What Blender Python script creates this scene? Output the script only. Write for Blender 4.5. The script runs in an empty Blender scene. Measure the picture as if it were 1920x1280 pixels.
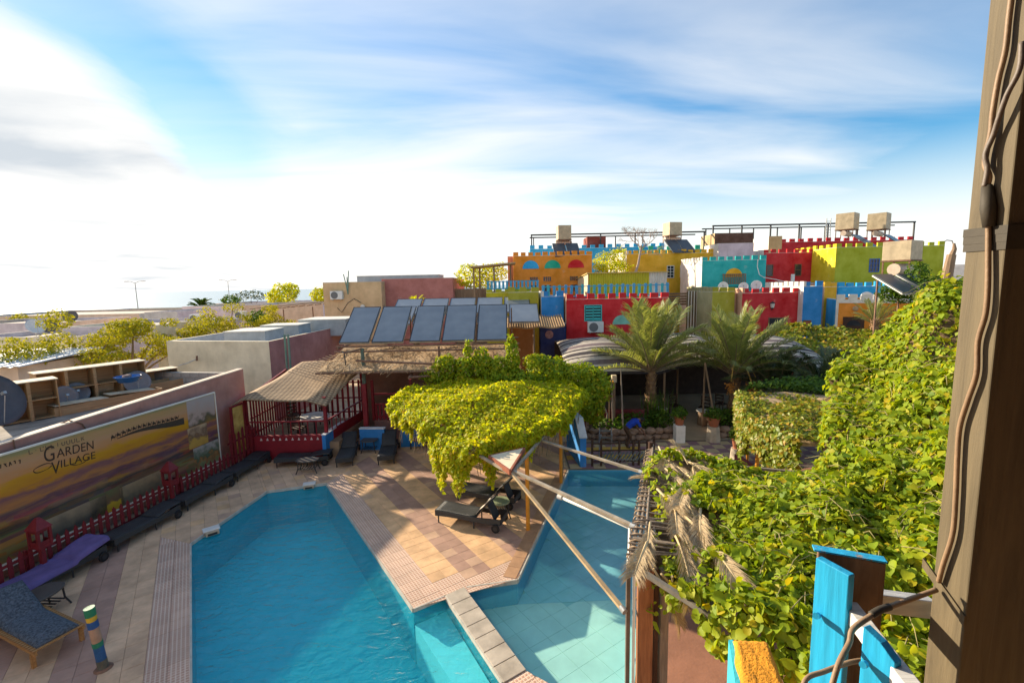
import bpy, bmesh, math, random
import numpy as np
from mathutils import Vector, Matrix
from mathutils.geometry import delaunay_2d_cdt
PI = math.pi
rad = math.radians
random.seed(7)
RNG = np.random.default_rng(11)
SC = bpy.context.scene
COL = SC.collection

# ------------------------------------------------------------------ camera
cam = bpy.data.cameras.new('camera')
cam.sensor_width = 36.0
cam.lens = 16.31
cam.clip_start = 0.05
cam.clip_end = 40000
camo = bpy.data.objects.new('camera', cam)
COL.objects.link(camo)
PITCH, ROLL = rad(7.0), 0.02
_up = Vector((0, math.sin(PITCH), math.cos(PITCH)))
_fw = Vector((0, math.cos(PITCH), -math.sin(PITCH)))
_rt = Vector((1, 0, 0))
_cr = _rt * math.cos(ROLL) - _up * math.sin(ROLL)
_cu = _rt * math.sin(ROLL) + _up * math.cos(ROLL)
M = Matrix.Identity(4)
for i in range(3):
 M[i][0], M[i][1], M[i][2] = _cr[i], _cu[i], -_fw[i]
M[0][3], M[1][3], M[2][3] = 0.0, 0.0, 6.5
camo.matrix_world = M
SC.camera = camo

# ------------------------------------------------------------------ light
SUN_EL = rad(20)
SUN_AZ = rad(-54)          # low sun, left of the view direction, just out of frame
sdir = Vector((math.sin(SUN_AZ) * math.cos(SUN_EL), math.cos(SUN_AZ) * math.cos(SUN_EL), math.sin(SUN_EL)))
sl = bpy.data.lights.new('sun', 'SUN')
sl.energy = 4.0
sl.angle = rad(0.8)
sl.color = (1.0, 0.84, 0.62)
so = bpy.data.objects.new('sun', sl)
so.rotation_euler = sdir.to_track_quat('Z', 'Y').to_euler()
so.location = (-30, -10, 40)
COL.objects.link(so)

W = bpy.data.worlds.new('World')
SC.world = W
W.use_nodes = True
wt = W.node_tree
wt.nodes.clear()
def wn(t, **k):
 n = wt.nodes.new(t)
 for a, b in k.items():
  setattr(n, a, b)
 return n
def wl(a, b):
 wt.links.new(a, b)
def wmath(op, a, b=None, clamp=False):
 n = wn('ShaderNodeMath', operation=op, use_clamp=clamp)
 for i, s in enumerate((a, b)):
  if s is None:
   continue
  if isinstance(s, (int, float)):
   n.inputs[i].default_value = s
  else:
   wl(s, n.inputs[i])
 return n.outputs[0]
def wramp(src, lo, hi):
 n = wn('ShaderNodeMapRange', interpolation_type='SMOOTHSTEP')
 wl(src, n.inputs[0])
 n.inputs[1].default_value = lo
 n.inputs[2].default_value = hi
 return n.outputs[0]
wout = wn('ShaderNodeOutputWorld')
wbg = wn('ShaderNodeBackground')
wbg.inputs[1].default_value = 0.12
wl(wbg.outputs[0], wout.inputs[0])
sky = wn('ShaderNodeTexSky', sky_type='NISHITA')
sky.sun_disc = False
sky.sun_elevation = SUN_EL
sky.sun_rotation = math.atan2(sdir.x, sdir.y)
sky.air_density = 1.15
sky.dust_density = 0.08
sky.ozone_density = 2.6
hs = wn('ShaderNodeHueSaturation')
hs.inputs['Saturation'].default_value = 1.6
hs.inputs['Value'].default_value = 0.62
wl(sky.outputs[0], hs.inputs['Color'])
tc = wn('ShaderNodeTexCoord')
sp = wn('ShaderNodeSeparateXYZ')
wl(tc.outputs['Generated'], sp.inputs[0])
zc = wmath('MAXIMUM', wmath('ADD', sp.outputs[2], 0.045), 0.02)
px = wmath('DIVIDE', sp.outputs[0], zc)
py = wmath('DIVIDE', sp.outputs[1], zc)
cb = wn('ShaderNodeCombineXYZ')
wl(px, cb.inputs[0]); wl(py, cb.inputs[1])
# thin high streaks, drawn out along the wind
mp = wn('ShaderNodeMapping')
mp.inputs['Rotation'].default_value = (0, 0, rad(24))
mp.inputs['Scale'].default_value = (0.5, 1.5, 1.0)
wl(cb.outputs[0], mp.inputs[0])
n1 = wn('ShaderNodeTexNoise')
n1.inputs['Scale'].default_value = 0.62
n1.inputs['Detail'].default_value = 8
n1.inputs['Roughness'].default_value = 0.5
n1.inputs['Distortion'].default_value = 0.9
wl(mp.outputs[0], n1.inputs['Vector'])
mp2 = wn('ShaderNodeMapping')
mp2.inputs['Rotation'].default_value = (0, 0, rad(-15))
mp2.inputs['Scale'].default_value = (0.75, 0.55, 1.0)
mp2.inputs['Location'].default_value = (3.1, 1.7, 0)
wl(cb.outputs[0], mp2.inputs[0])
n2 = wn('ShaderNodeTexNoise')
n2.inputs['Scale'].default_value = 0.9
n2.inputs['Detail'].default_value = 10
n2.inputs['Roughness'].default_value = 0.55
n2.inputs['Distortion'].default_value = 0.4
wl(mp2.outputs[0], n2.inputs['Vector'])
# cloud bank whose edge runs as a line over the ground to the left
bank = wmath('ADD', wmath('MULTIPLY', px, -0.963), wmath('MULTIPLY', py, -0.27))
bank = wmath('ADD', bank, wmath('MULTIPLY', wmath('SUBTRACT', n2.outputs[0], 0.5), 1.1))
bankm = wramp(bank, 0.82, 1.35)
# the streaks thin out to the right and thicken with distance
far = wmath('ADD', wmath('MULTIPLY', wmath('ABSOLUTE', py), 0.075), wmath('MULTIPLY', px, -0.095))
streak = wmath('ADD', n1.outputs[0], wmath('SUBTRACT', far, 0.10))
streakm = wmath('MULTIPLY', wramp(streak, 0.10, 0.98), 0.95)
gap = wmath('MULTIPLY', wramp(bank, 0.30, 0.72), wmath('SUBTRACT', 1.0, wramp(py, 2.4, 4.6)))
streakm = wmath('MULTIPLY', streakm, wmath('SUBTRACT', 1.0, wmath('MULTIPLY', gap, 0.45)))
cloud = wmath('MAXIMUM', bankm, streakm)
hazef = wramp(sp.outputs[2], 0.27, 0.02)
hazef = wmath('MULTIPLY', hazef, 0.97)
cloud = wmath('MAXIMUM', cloud, hazef)
ccol = wn('ShaderNodeValToRGB')
ccol.color_ramp.elements[0].position = 0.36
ccol.color_ramp.elements[0].color = (0.60, 0.65, 0.70, 1)
ccol.color_ramp.elements[1].position = 0.60
ccol.color_ramp.elements[1].color = (1.0, 0.985, 0.955, 1)
mp3 = wn('ShaderNodeMapping')
mp3.inputs['Location'].default_value = (7.3, -2.2, 0)
mp3.inputs['Scale'].default_value = (0.6, 0.42, 1.0)
wl(cb.outputs[0], mp3.inputs[0])
n3 = wn('ShaderNodeTexNoise')
n3.inputs['Scale'].default_value = 1.3
n3.inputs['Detail'].default_value = 9
n3.inputs['Distortion'].default_value = 0.5
wl(mp3.outputs[0], n3.inputs['Vector'])
# thick parts of the bank are greyer
thick = wramp(bank, 1.3, 3.2)
shade = wmath('ADD', n3.outputs[0], wmath('SUBTRACT', 0.05, wmath('MULTIPLY', thick, 0.20)))
shade = wmath('ADD', shade, wmath('MULTIPLY', hazef, 0.3))
shade = wmath('ADD', shade, wmath('MULTIPLY', wmath('SUBTRACT', 1.0, bankm), 0.35))
wl(shade, ccol.inputs[0])
csc = wn('ShaderNodeVectorMath', operation='SCALE')
wl(ccol.outputs[0], csc.inputs[0])
csc.inputs['Scale'].default_value = 3.75
mx = wn('ShaderNodeMix', data_type='RGBA')
wl(cloud, mx.inputs[0])
wl(hs.outputs[0], mx.inputs[6])
wl(csc.outputs[0], mx.inputs[7])
wl(mx.outputs[2], wbg.inputs[0])

SC.view_settings.view_transform = 'Standard'
SC.view_settings.look = 'None'
SC.view_settings.gamma = 1.0
SC.view_settings.use_curve_mapping = False
SC.view_settings.exposure = 1.35
SC.render.engine = 'CYCLES'
SC.cycles.transparent_max_bounces = 12
SC.cycles.max_bounces = 8
SC.cycles.diffuse_bounces = 5

# ------------------------------------------------------------------ materials
MATS = {}
def _nodes(name):
 m = bpy.data.materials.new(name)
 m.use_nodes = True
 t = m.node_tree
 b = t.nodes['Principled BSDF']
 return m, t, b
def c4(c):
 return (c[0], c[1], c[2], 1.0)
def mul(c, k):
 return tuple(min(1.0, max(0.0, a * k)) for a in c)
def mat(name, col, rough=0.75, var=0.18, scale=3.0, bump=0.15, bscale=None, metal=0.0, spec=0.4, stretch=None, col2=None, tint=0.0):
 """plain surface: base colour broken by two noises, fine relief"""
 if name in MATS:
  return MATS[name]
 m, t, b = _nodes(name)
 N, Lk = t.nodes, t.links
 tcn = N.new('ShaderNodeTexCoord')
 mpn = N.new('ShaderNodeMapping')
 if tint:
  gg = N.new('ShaderNodeNewGeometry')
  Lk.new(gg.outputs['Position'], mpn.inputs[0])
 else:
  Lk.new(tcn.outputs['Object'], mpn.inputs[0])
 if stretch:
  mpn.inputs['Scale'].default_value = stretch
 nz = N.new('ShaderNodeTexNoise')
 nz.inputs['Scale'].default_value = scale
 nz.inputs['Detail'].default_value = 8
 nz.inputs['Roughness'].default_value = 0.62
 Lk.new(mpn.outputs[0], nz.inputs['Vector'])
 cr = N.new('ShaderNodeValToRGB')
 cr.color_ramp.elements[0].position = 0.3
 cr.color_ramp.elements[1].position = 0.7
 cr.color_ramp.elements[0].color = c4(mul(col, 1 - var))
 cr.color_ramp.elements[1].color = c4(col2 if col2 else mul(col, 1 + var * 0.8))
 Lk.new(nz.outputs[0], cr.inputs[0])
 last = cr.outputs[0]
 if tint:
  last = tinted(t, last, gg, tint)
 Lk.new(last, b.inputs['Base Color'])
 b.inputs['Roughness'].default_value = rough
 b.inputs['Metallic'].default_value = metal
 b.inputs['Specular IOR Level'].default_value = spec
 if bump > 0:
  nb = N.new('ShaderNodeTexNoise')
  nb.inputs['Scale'].default_value = bscale or scale * 8
  nb.inputs['Detail'].default_value = 5
  Lk.new(mpn.outputs[0], nb.inputs['Vector'])
  bp = N.new('ShaderNodeBump')
  bp.inputs['Strength'].default_value = bump
  bp.inputs['Distance'].default_value = 0.02
  Lk.new(nb.outputs[0], bp.inputs['Height'])
  Lk.new(bp.outputs[0], b.inputs['Normal'])
 MATS[name] = m
 return m
def tinted(t, last, gg, tint):
 """each tile a little lighter or darker, broad grime over all of them"""
 N, Lk = t.nodes, t.links
 def mth(op, a, b2):
  n = N.new('ShaderNodeMath')
  n.operation = op
  for i, q in enumerate((a, b2)):
   if isinstance(q, (int, float)):
    n.inputs[i].default_value = q
   else:
    Lk.new(q, n.inputs[i])
  return n.outputs[0]
 oi = N.new('ShaderNodeObjectInfo')
 rn = mth('FRACT', mth('ADD', oi.outputs['Random'], gg.outputs['Random Per Island']), 0)
 gr = N.new('ShaderNodeTexNoise')
 gr.inputs['Scale'].default_value = 0.55
 gr.inputs['Detail'].default_value = 9
 gr.inputs['Roughness'].default_value = 0.7
 Lk.new(gg.outputs['Position'], gr.inputs['Vector'])
 mr = N.new('ShaderNodeMapRange')
 mr.inputs[1].default_value, mr.inputs[2].default_value = 0.36, 0.62
 mr.inputs[3].default_value, mr.inputs[4].default_value = 0.80, 1.05
 Lk.new(gr.outputs[0], mr.inputs[0])
 k = mth('MULTIPLY', mr.outputs[0], mth('ADD', 1 - tint, mth('MULTIPLY', rn, 2 * tint)))
 vm = N.new('ShaderNodeVectorMath')
 vm.operation = 'SCALE'
 Lk.new(last, vm.inputs[0])
 Lk.new(k, vm.inputs['Scale'])
 return vm.outputs[0]
def plaster(name, col, dirt=0.35):
 """painted render: blotchy coat, vertical rain streaks, grit"""
 if name in MATS:
  return MATS[name]
 m, t, b = _nodes(name)
 N, Lk = t.nodes, t.links
 tcn = N.new('ShaderNodeTexCoord')
 nz = N.new('ShaderNodeTexNoise')
 nz.inputs['Scale'].default_value = 0.9
 nz.inputs['Detail'].default_value = 9
 nz.inputs['Roughness'].default_value = 0.65
 Lk.new(tcn.outputs['Object'], nz.inputs['Vector'])
 cr = N.new('ShaderNodeValToRGB')
 cr.color_ramp.elements[0].position = 0.32
 cr.color_ramp.elements[1].position = 0.68
 cr.color_ramp.elements[0].color = c4(mul(col, 0.74))
 cr.color_ramp.elements[1].color = c4(tuple(0.9 * a * 1.14 + 0.1 * 0.5 for a in col))
 Lk.new(nz.outputs[0], cr.inputs[0])
 mpn = N.new('ShaderNodeMapping')
 mpn.inputs['Scale'].default_value = (5.0, 5.0, 0.35)
 Lk.new(tcn.outputs['Object'], mpn.inputs[0])
 n2_ = N.new('ShaderNodeTexNoise')
 n2_.inputs['Scale'].default_value = 1.0
 n2_.inputs['Detail'].default_value = 6
 Lk.new(mpn.outputs[0], n2_.inputs['Vector'])
 r2 = N.new('ShaderNodeMapRange')
 r2.inputs[1].default_value = 0.55
 r2.inputs[2].default_value = 0.8
 r2.inputs[3].default_value = 0.0
 r2.inputs[4].default_value = dirt
 Lk.new(n2_.outputs[0], r2.inputs[0])
 mxn = N.new('ShaderNodeMix')
 mxn.data_type = 'RGBA'
 Lk.new(r2.outputs[0], mxn.inputs[0])
 Lk.new(cr.outputs[0], mxn.inputs[6])
 dc = tuple(0.55 * a + 0.45 * d for a, d in zip(mul(col, 0.7), (0.20, 0.16, 0.12)))
 mxn.inputs[7].default_value = c4(dc)
 n4 = N.new('ShaderNodeTexNoise')
 n4.inputs['Scale'].default_value = 1.7
 n4.inputs['Detail'].default_value = 12
 n4.inputs['Roughness'].default_value = 0.75
 Lk.new(tcn.outputs['Object'], n4.inputs['Vector'])
 r4 = N.new('ShaderNodeMapRange')
 r4.inputs[1].default_value, r4.inputs[2].default_value = 0.60, 0.68
 r4.inputs[3].default_value, r4.inputs[4].default_value = 0.0, 0.30
 Lk.new(n4.outputs[0], r4.inputs[0])
 mx4 = N.new('ShaderNodeMix')
 mx4.data_type = 'RGBA'
 Lk.new(r4.outputs[0], mx4.inputs[0])
 Lk.new(mxn.outputs[2], mx4.inputs[6])
 mx4.inputs[7].default_value = (0.62, 0.52, 0.42, 1)
 Lk.new(mx4.outputs[2], b.inputs['Base Color'])
 b.inputs['Roughness'].default_value = 0.85
 b.inputs['Specular IOR Level'].default_value = 0.25
 nb = N.new('ShaderNodeTexNoise')
 nb.inputs['Scale'].default_value = 14
 nb.inputs['Detail'].default_value = 5
 Lk.new(tcn.outputs['Object'], nb.inputs['Vector'])
 bp = N.new('ShaderNodeBump')
 bp.inputs['Strength'].default_value = 0.3
 bp.inputs['Distance'].default_value = 0.015
 Lk.new(nb.outputs[0], bp.inputs['Height'])
 Lk.new(bp.outputs[0], b.inputs['Normal'])
 MATS[name] = m
 return m
def leafmat(name, cols, trans=0.35, rough=0.45, spec=0.35):
 """leaves: each leaf its own tint (random per island), some light shining through"""
 if name in MATS:
  return MATS[name]
 m, t, b = _nodes(name)
 N, Lk = t.nodes, t.links
 g = N.new('ShaderNodeNewGeometry')
 oi = N.new('ShaderNodeObjectInfo')
 ad = N.new('ShaderNodeMath')
 ad.operation = 'ADD'
 Lk.new(g.outputs['Random Per Island'], ad.inputs[0])
 Lk.new(oi.outputs['Random'], ad.inputs[1])
 fr = N.new('ShaderNodeMath')
 fr.operation = 'FRACT'
 Lk.new(ad.outputs[0], fr.inputs[0])
 cr = N.new('ShaderNodeValToRGB')
 el = cr.color_ramp.elements
 el[0].position, el[0].color = 0.0, c4(cols[0])
 el[1].position, el[1].color = 1.0, c4(cols[-1])
 for i, c in enumerate(cols[1:-1]):
  e = el.new((i + 1) / (len(cols) - 1))
  e.color = c4(c)
 Lk.new(fr.outputs[0], cr.inputs[0])
 Lk.new(cr.outputs[0], b.inputs['Base Color'])
 b.inputs['Roughness'].default_value = rough
 b.inputs['Specular IOR Level'].default_value = spec
 tr = N.new('ShaderNodeBsdfTranslucent')
 hv = N.new('ShaderNodeMix')
 hv.data_type = 'RGBA'
 hv.blend_type = 'MULTIPLY'
 hv.inputs[0].default_value = 1.0
 hv.inputs[7].default_value = (1.25, 1.15, 0.45, 1)
 Lk.new(cr.outputs[0], hv.inputs[6])
 Lk.new(hv.outputs[2], tr.inputs[0])
 ms = N.new('ShaderNodeMixShader')
 ms.inputs[0].default_value = trans
 out = N['Material Output']
 Lk.new(b.outputs[0], ms.inputs[1])
 Lk.new(tr.outputs[0], ms.inputs[2])
 Lk.new(ms.outputs[0], out.inputs[0])
 MATS[name] = m
 return m
def weave(name, col, col2, sx=24, sz=24, rough=0.6, axis='UV'):
 """woven strips (wicker, mats): two crossed wave bands"""
 if name in MATS:
  return MATS[name]
 m, t, b = _nodes(name)
 N, Lk = t.nodes, t.links
 tcn = N.new('ShaderNodeTexCoord')
 mpn = N.new('ShaderNodeMapping')
 Lk.new(tcn.outputs['Object'], mpn.inputs[0])
 w1 = N.new('ShaderNodeTexWave')
 w1.bands_direction = 'X'
 w1.inputs['Scale'].default_value = sx
 w1.inputs['Distortion'].default_value = 1.2
 w2 = N.new('ShaderNodeTexWave')
 w2.bands_direction = 'Y'
 w2.inputs['Scale'].default_value = sz
 w2.inputs['Distortion'].default_value = 1.2
 Lk.new(mpn.outputs[0], w1.inputs[0])
 Lk.new(mpn.outputs[0], w2.inputs[0])
 mm = N.new('ShaderNodeMath')
 mm.operation = 'MULTIPLY'
 Lk.new(w1.outputs['Fac'], mm.inputs[0])
 Lk.new(w2.outputs['Fac'], mm.inputs[1])
 nz = N.new('ShaderNodeTexNoise')
 nz.inputs['Scale'].default_value = 2.5
 nz.inputs['Detail'].default_value = 6
 Lk.new(tcn.outputs['Object'], nz.inputs['Vector'])
 ad = N.new('ShaderNodeMath')
 ad.operation = 'ADD'
 Lk.new(mm.outputs[0], ad.inputs[0])
 Lk.new(nz.outputs[0], ad.inputs[1])
 sc = N.new('ShaderNodeMath')
 sc.operation = 'MULTIPLY'
 sc.inputs[1].default_value = 0.6
 Lk.new(ad.outputs[0], sc.inputs[0])
 cr = N.new('ShaderNodeValToRGB')
 cr.color_ramp.elements[0].position = 0.15
 cr.color_ramp.elements[1].position = 0.8
 cr.color_ramp.elements[0].color = c4(col)
 cr.color_ramp.elements[1].color = c4(col2)
 Lk.new(sc.outputs[0], cr.inputs[0])
 Lk.new(cr.outputs[0], b.inputs['Base Color'])
 b.inputs['Roughness'].default_value = rough
 bp = N.new('ShaderNodeBump')
 bp.inputs['Strength'].default_value = 0.5
 bp.inputs['Distance'].default_value = 0.01
 Lk.new(mm.outputs[0], bp.inputs['Height'])
 Lk.new(bp.outputs[0], b.inputs['Normal'])
 MATS[name] = m
 return m
def wood(name, col, col2, rough=0.7, along='Z', paint=None):
 """grained wood; with paint: a coat worn off along the grain"""
 if name in MATS:
  return MATS[name]
 m, t, b = _nodes(name)
 N, Lk = t.nodes, t.links
 tcn = N.new('ShaderNodeTexCoord')
 mpn = N.new('ShaderNodeMapping')
 s = [9.0, 9.0, 9.0]
 s['XYZ'.index(along)] = 0.7
 mpn.inputs['Scale'].default_value = s
 Lk.new(tcn.outputs['Object'], mpn.inputs[0])
 nz = N.new('ShaderNodeTexNoise')
 nz.inputs['Scale'].default_value = 2.2
 nz.inputs['Detail'].default_value = 9
 nz.inputs['Roughness'].default_value = 0.68
 nz.inputs['Distortion'].default_value = 0.6
 Lk.new(mpn.outputs[0], nz.inputs['Vector'])
 cr = N.new('ShaderNodeValToRGB')
 cr.color_ramp.elements[0].position = 0.3
 cr.color_ramp.elements[1].position = 0.7
 cr.color_ramp.elements[0].color = c4(col)
 cr.color_ramp.elements[1].color = c4(col2)
 Lk.new(nz.outputs[0], cr.inputs[0])
 last = cr.outputs[0]
 if paint:
  n2_ = N.new('ShaderNodeTexNoise')
  n2_.inputs['Scale'].default_value = 1.3
  n2_.inputs['Detail'].default_value = 10
  n2_.inputs['Roughness'].default_value = 0.7
  Lk.new(mpn.outputs[0], n2_.inputs['Vector'])
  r2 = N.new('ShaderNodeMapRange')
  r2.inputs[1].default_value = 0.585
  r2.inputs[2].default_value = 0.635
  Lk.new(n2_.outputs[0], r2.inputs[0])
  n3_ = N.new('ShaderNodeTexNoise')
  n3_.inputs['Scale'].default_value = 4
  n3_.inputs['Detail'].default_value = 6
  Lk.new(mpn.outputs[0], n3_.inputs['Vector'])
  cp = N.new('ShaderNodeValToRGB')
  cp.color_ramp.elements[0].position = 0.3
  cp.color_ramp.elements[1].position = 0.7
  cp.color_ramp.elements[0].color = c4(mul(paint, 0.72))
  cp.color_ramp.elements[1].color = c4(mul(paint, 1.12))
  Lk.new(n3_.outputs[0], cp.inputs[0])
  mxn = N.new('ShaderNodeMix')
  mxn.data_type = 'RGBA'
  Lk.new(r2.outputs[0], mxn.inputs[0])
  Lk.new(cp.outputs[0], mxn.inputs[6])
  Lk.new(last, mxn.inputs[7])
  last = mxn.outputs[2]
 Lk.new(last, b.inputs['Base Color'])
 b.inputs['Roughness'].default_value = rough
 b.inputs['Specular IOR Level'].default_value = 0.3
 bp = N.new('ShaderNodeBump')
 bp.inputs['Strength'].default_value = 0.6
 bp.inputs['Distance'].default_value = 0.006
 Lk.new(nz.outputs[0], bp.inputs['Height'])
 Lk.new(bp.outputs[0], b.inputs['Normal'])
 MATS[name] = m
 return m

# ------------------------------------------------------------------ mesh helpers
class MB:
 """collects shapes of ONE part and links them as one mesh object"""
 def __init__(s):
  s.v, s.f, s.m = [], [], []
 def add(s, vs, fs, mi=0):
  o = len(s.v)
  s.v += [tuple(p) for p in vs]
  s.f += [tuple(i + o for i in f) for f in fs]
  s.m += [mi] * len(fs)
  return s
 def box(s, a, b, mi=0):
  x0, y0, z0 = a
  x1, y1, z1 = b
  if x0 > x1: x0, x1 = x1, x0
  if y0 > y1: y0, y1 = y1, y0
  if z0 > z1: z0, z1 = z1, z0
  vs = [(x0, y0, z0), (x1, y0, z0), (x1, y1, z0), (x0, y1, z0), (x0, y0, z1), (x1, y0, z1), (x1, y1, z1), (x0, y1, z1)]
  return s.add(vs, [(0, 3, 2, 1), (4, 5, 6, 7), (0, 1, 5, 4), (1, 2, 6, 5), (2, 3, 7, 6), (3, 0, 4, 7)], mi)
 def obox(s, c, size, mt=None, mi=0):
  """box of given size about c, turned by a 3x3 matrix"""
  hx, hy, hz = size[0] / 2, size[1] / 2, size[2] / 2
  vs = []
  for z in (-hz, hz):
   for x, y in ((-hx, -hy), (hx, -hy), (hx, hy), (-hx, hy)):
    p = Vector((x, y, z))
    if mt is not None:
     p = mt @ p
    vs.append(p + Vector(c))
  return s.add(vs, [(0, 3, 2, 1), (4, 5, 6, 7), (0, 1, 5, 4), (1, 2, 6, 5), (2, 3, 7, 6), (3, 0, 4, 7)], mi)
 def bar(s, p, q, w, h, mi=0, up=(0, 0, 1)):
  p, q = Vector(p), Vector(q)
  d = q - p
  L_ = d.length
  y = d.normalized()
  u = Vector(up)
  if abs(y.dot(u)) > 0.97:
   u = Vector((0, 1, 0))
  x = y.cross(u).normalized()
  z = x.cross(y)
  mt = Matrix((x, y, z)).transposed()
  return s.obox((p + q) / 2, (w, L_, h), mt, mi)
 def tube(s, pts, r, n=8, mi=0, cap=True, r1=None):
  pts = [Vector(p) for p in pts]
  k = len(pts)
  rings = []
  prev = None
  for i, p in enumerate(pts):
   d = (pts[min(i + 1, k - 1)] - pts[max(i - 1, 0)]).normalized()
   u = Vector((0, 0, 1)) if abs(d.z) < 0.95 else Vector((1, 0, 0))
   if prev is not None:
    u = prev
   x = d.cross(u).normalized()
   y = x.cross(d).normalized()
   prev = y
   rr = r[i] if isinstance(r, (list, tuple)) else (r if r1 is None else r + (r1 - r) * i / (k - 1))
   rings.append([p + (x * math.cos(2 * PI * j / n) + y * math.sin(2 * PI * j / n)) * rr for j in range(n)])
  vs = [p for rg in rings for p in rg]
  fs = []
  for i in range(k - 1):
   for j in range(n):
    a, b2 = i * n + j, i * n + (j + 1) % n
    fs.append((a, b2, b2 + n, a + n))
  if cap:
   fs.append(tuple(range(n))[::-1])
   fs.append(tuple(range((k - 1) * n, k * n)))
  return s.add(vs, fs, mi)
 def cyl(s, p, q, r, n=12, mi=0, r1=None):
  return s.tube([p, q], r, n, mi, True, r1)
 def prism(s, poly, z0, z1, mi=0):
  n = len(poly)
  vs = [(p[0], p[1], z0) for p in poly] + [(p[0], p[1], z1) for p in poly]
  fs = [tuple(range(n))[::-1], tuple(range(n, 2 * n))]
  for i in range(n):
   j = (i + 1) % n
   fs.append((i, j, j + n, i + n))
  return s.add(vs, fs, mi)
 def loft(s, a, b, mi=0):
  """solid between two outlines with the same number of points"""
  n = len(a)
  fs = [tuple(range(n))[::-1], tuple(range(n, 2 * n))]
  for i in range(n):
   j = (i + 1) % n
   fs.append((i, j, j + n, i + n))
  return s.add(list(a) + list(b), fs, mi)
 def poly(s, pts, mi=0):
  return s.add(pts, [tuple(range(len(pts)))], mi)
 def ball(s, c, r, seg=12, rings=8, sc=(1, 1, 1), mi=0):
  vs, fs = [], []
  for i in range(rings + 1):
   th = PI * i / rings
   for j in range(seg):
    ph = 2 * PI * j / seg
    vs.append((c[0] + r * sc[0] * math.sin(th) * math.cos(ph), c[1] + r * sc[1] * math.sin(th) * math.sin(ph), c[2] + r * sc[2] * math.cos(th)))
  for i in range(rings):
   for j in range(seg):
    a, b2 = i * seg + j, i * seg + (j + 1) % seg
    fs.append((a, a + seg, b2 + seg, b2))
  return s.add(vs, fs, mi)
 def sheet(s, fn, nu, nv, thick=0.0, mi=0):
  """curved sheet fn(u,v)->point, closed to a slab when thick"""
  P = [[Vector(fn(i / nu, j / nv)) for j in range(nv + 1)] for i in range(nu + 1)]
  vs = [p for r in P for p in r]
  w = nv + 1
  top = [(i * w + j, (i + 1) * w + j, (i + 1) * w + j + 1, i * w + j + 1) for i in range(nu) for j in range(nv)]
  if not thick:
   return s.add(vs, top, mi)
  k = len(vs)
  vs2 = vs + [p - Vector((0, 0, thick)) for p in vs]
  fs = top + [tuple(a + k for a in f)[::-1] for f in top]
  edge = [i * w for i in range(nu + 1)] + [nu * w + j for j in range(1, nv + 1)] + [i * w + nv for i in range(nu - 1, -1, -1)] + [j for j in range(nv - 1, 0, -1)]
  for a, b2 in zip(edge, edge[1:] + edge[:1]):
   fs.append((b2, a, a + k, b2 + k))
  return s.add(vs2, fs, mi)
 def mesh(s, name, mats, smooth=False):
  me = bpy.data.meshes.new(name)
  me.from_pydata(s.v, [], s.f)
  if not isinstance(mats, (list, tuple)):
   mats = [mats]
  for mm in mats:
   me.materials.append(mm)
  if len(mats) > 1:
   me.polygons.foreach_set('material_index', s.m)
  if smooth:
   me.polygons.foreach_set('use_smooth', [True] * len(me.polygons))
  me.update()
  return me
 def build(s, name, mats, parent=None, smooth=False, bevel=0.0, world=True):
  me = s.mesh(name, mats, smooth)
  bm_ = bmesh.new()
  bm_.from_mesh(me)
  bmesh.ops.recalc_face_normals(bm_, faces=bm_.faces)
  bm_.to_mesh(me)
  bm_.free()
  return link(name, me, parent, bevel, world)
def link(name, me, parent=None, bevel=0.0, world=True):
 o = bpy.data.objects.new(name, me)
 COL.objects.link(o)
 if parent is not None:
  o.parent = parent
  if world:
   l = Vector((0, 0, 0))
   p = parent
   while p is not None:
    l += p.location
    p = p.parent
   o.location = -l
 if bevel:
  b = o.modifiers.new('bevel', 'BEVEL')
  b.width = bevel
  b.segments = 2
  b.limit_method = 'ANGLE'
 return o
def tag(o, label, cat, group=None, kind=None):
 o['label'] = label
 o['category'] = cat
 if group:
  o['group'] = group
 if kind:
  o['kind'] = kind
 return o
def thing(name, label, cat, loc=(0, 0, 0), rz=0.0, group=None):
 o = bpy.data.objects.new(name, None)
 o.empty_display_size = 0.2
 COL.objects.link(o)
 o.location = loc
 o.rotation_euler = (0, 0, rz)
 return tag(o, label, cat, group)
def struct(o):
 o['kind'] = 'structure'
 return o
def stuff(o):
 o['kind'] = 'stuff'
 return o
def copy_tree(o, parent=None):
 c = o.copy()
 COL.objects.link(c)
 c.parent = parent
 for ch in list(o.children):
  copy_tree(ch, c)
 return c
def numesh(name, V, F, mats, smooth=False):
 """mesh from numpy arrays, all faces with the same number of corners"""
 me = bpy.data.meshes.new(name)
 nv, nf, k = len(V), len(F), F.shape[1]
 me.vertices.add(nv)
 me.vertices.foreach_set('co', np.ascontiguousarray(V, dtype=np.float32).ravel())
 me.loops.add(nf * k)
 me.loops.foreach_set('vertex_index', np.ascontiguousarray(F, dtype=np.int32).ravel())
 me.polygons.add(nf)
 me.polygons.foreach_set('loop_start', np.arange(0, nf * k, k, dtype=np.int32))
 me.polygons.foreach_set('loop_total', np.full(nf, k, dtype=np.int32))
 for mm in (mats if isinstance(mats, (list, tuple)) else [mats]):
  me.materials.append(mm)
 if smooth:
  me.polygons.foreach_set('use_smooth', np.ones(nf, dtype=bool))
 me.update(calc_edges=True)
 me.validate()
 return me
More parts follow.
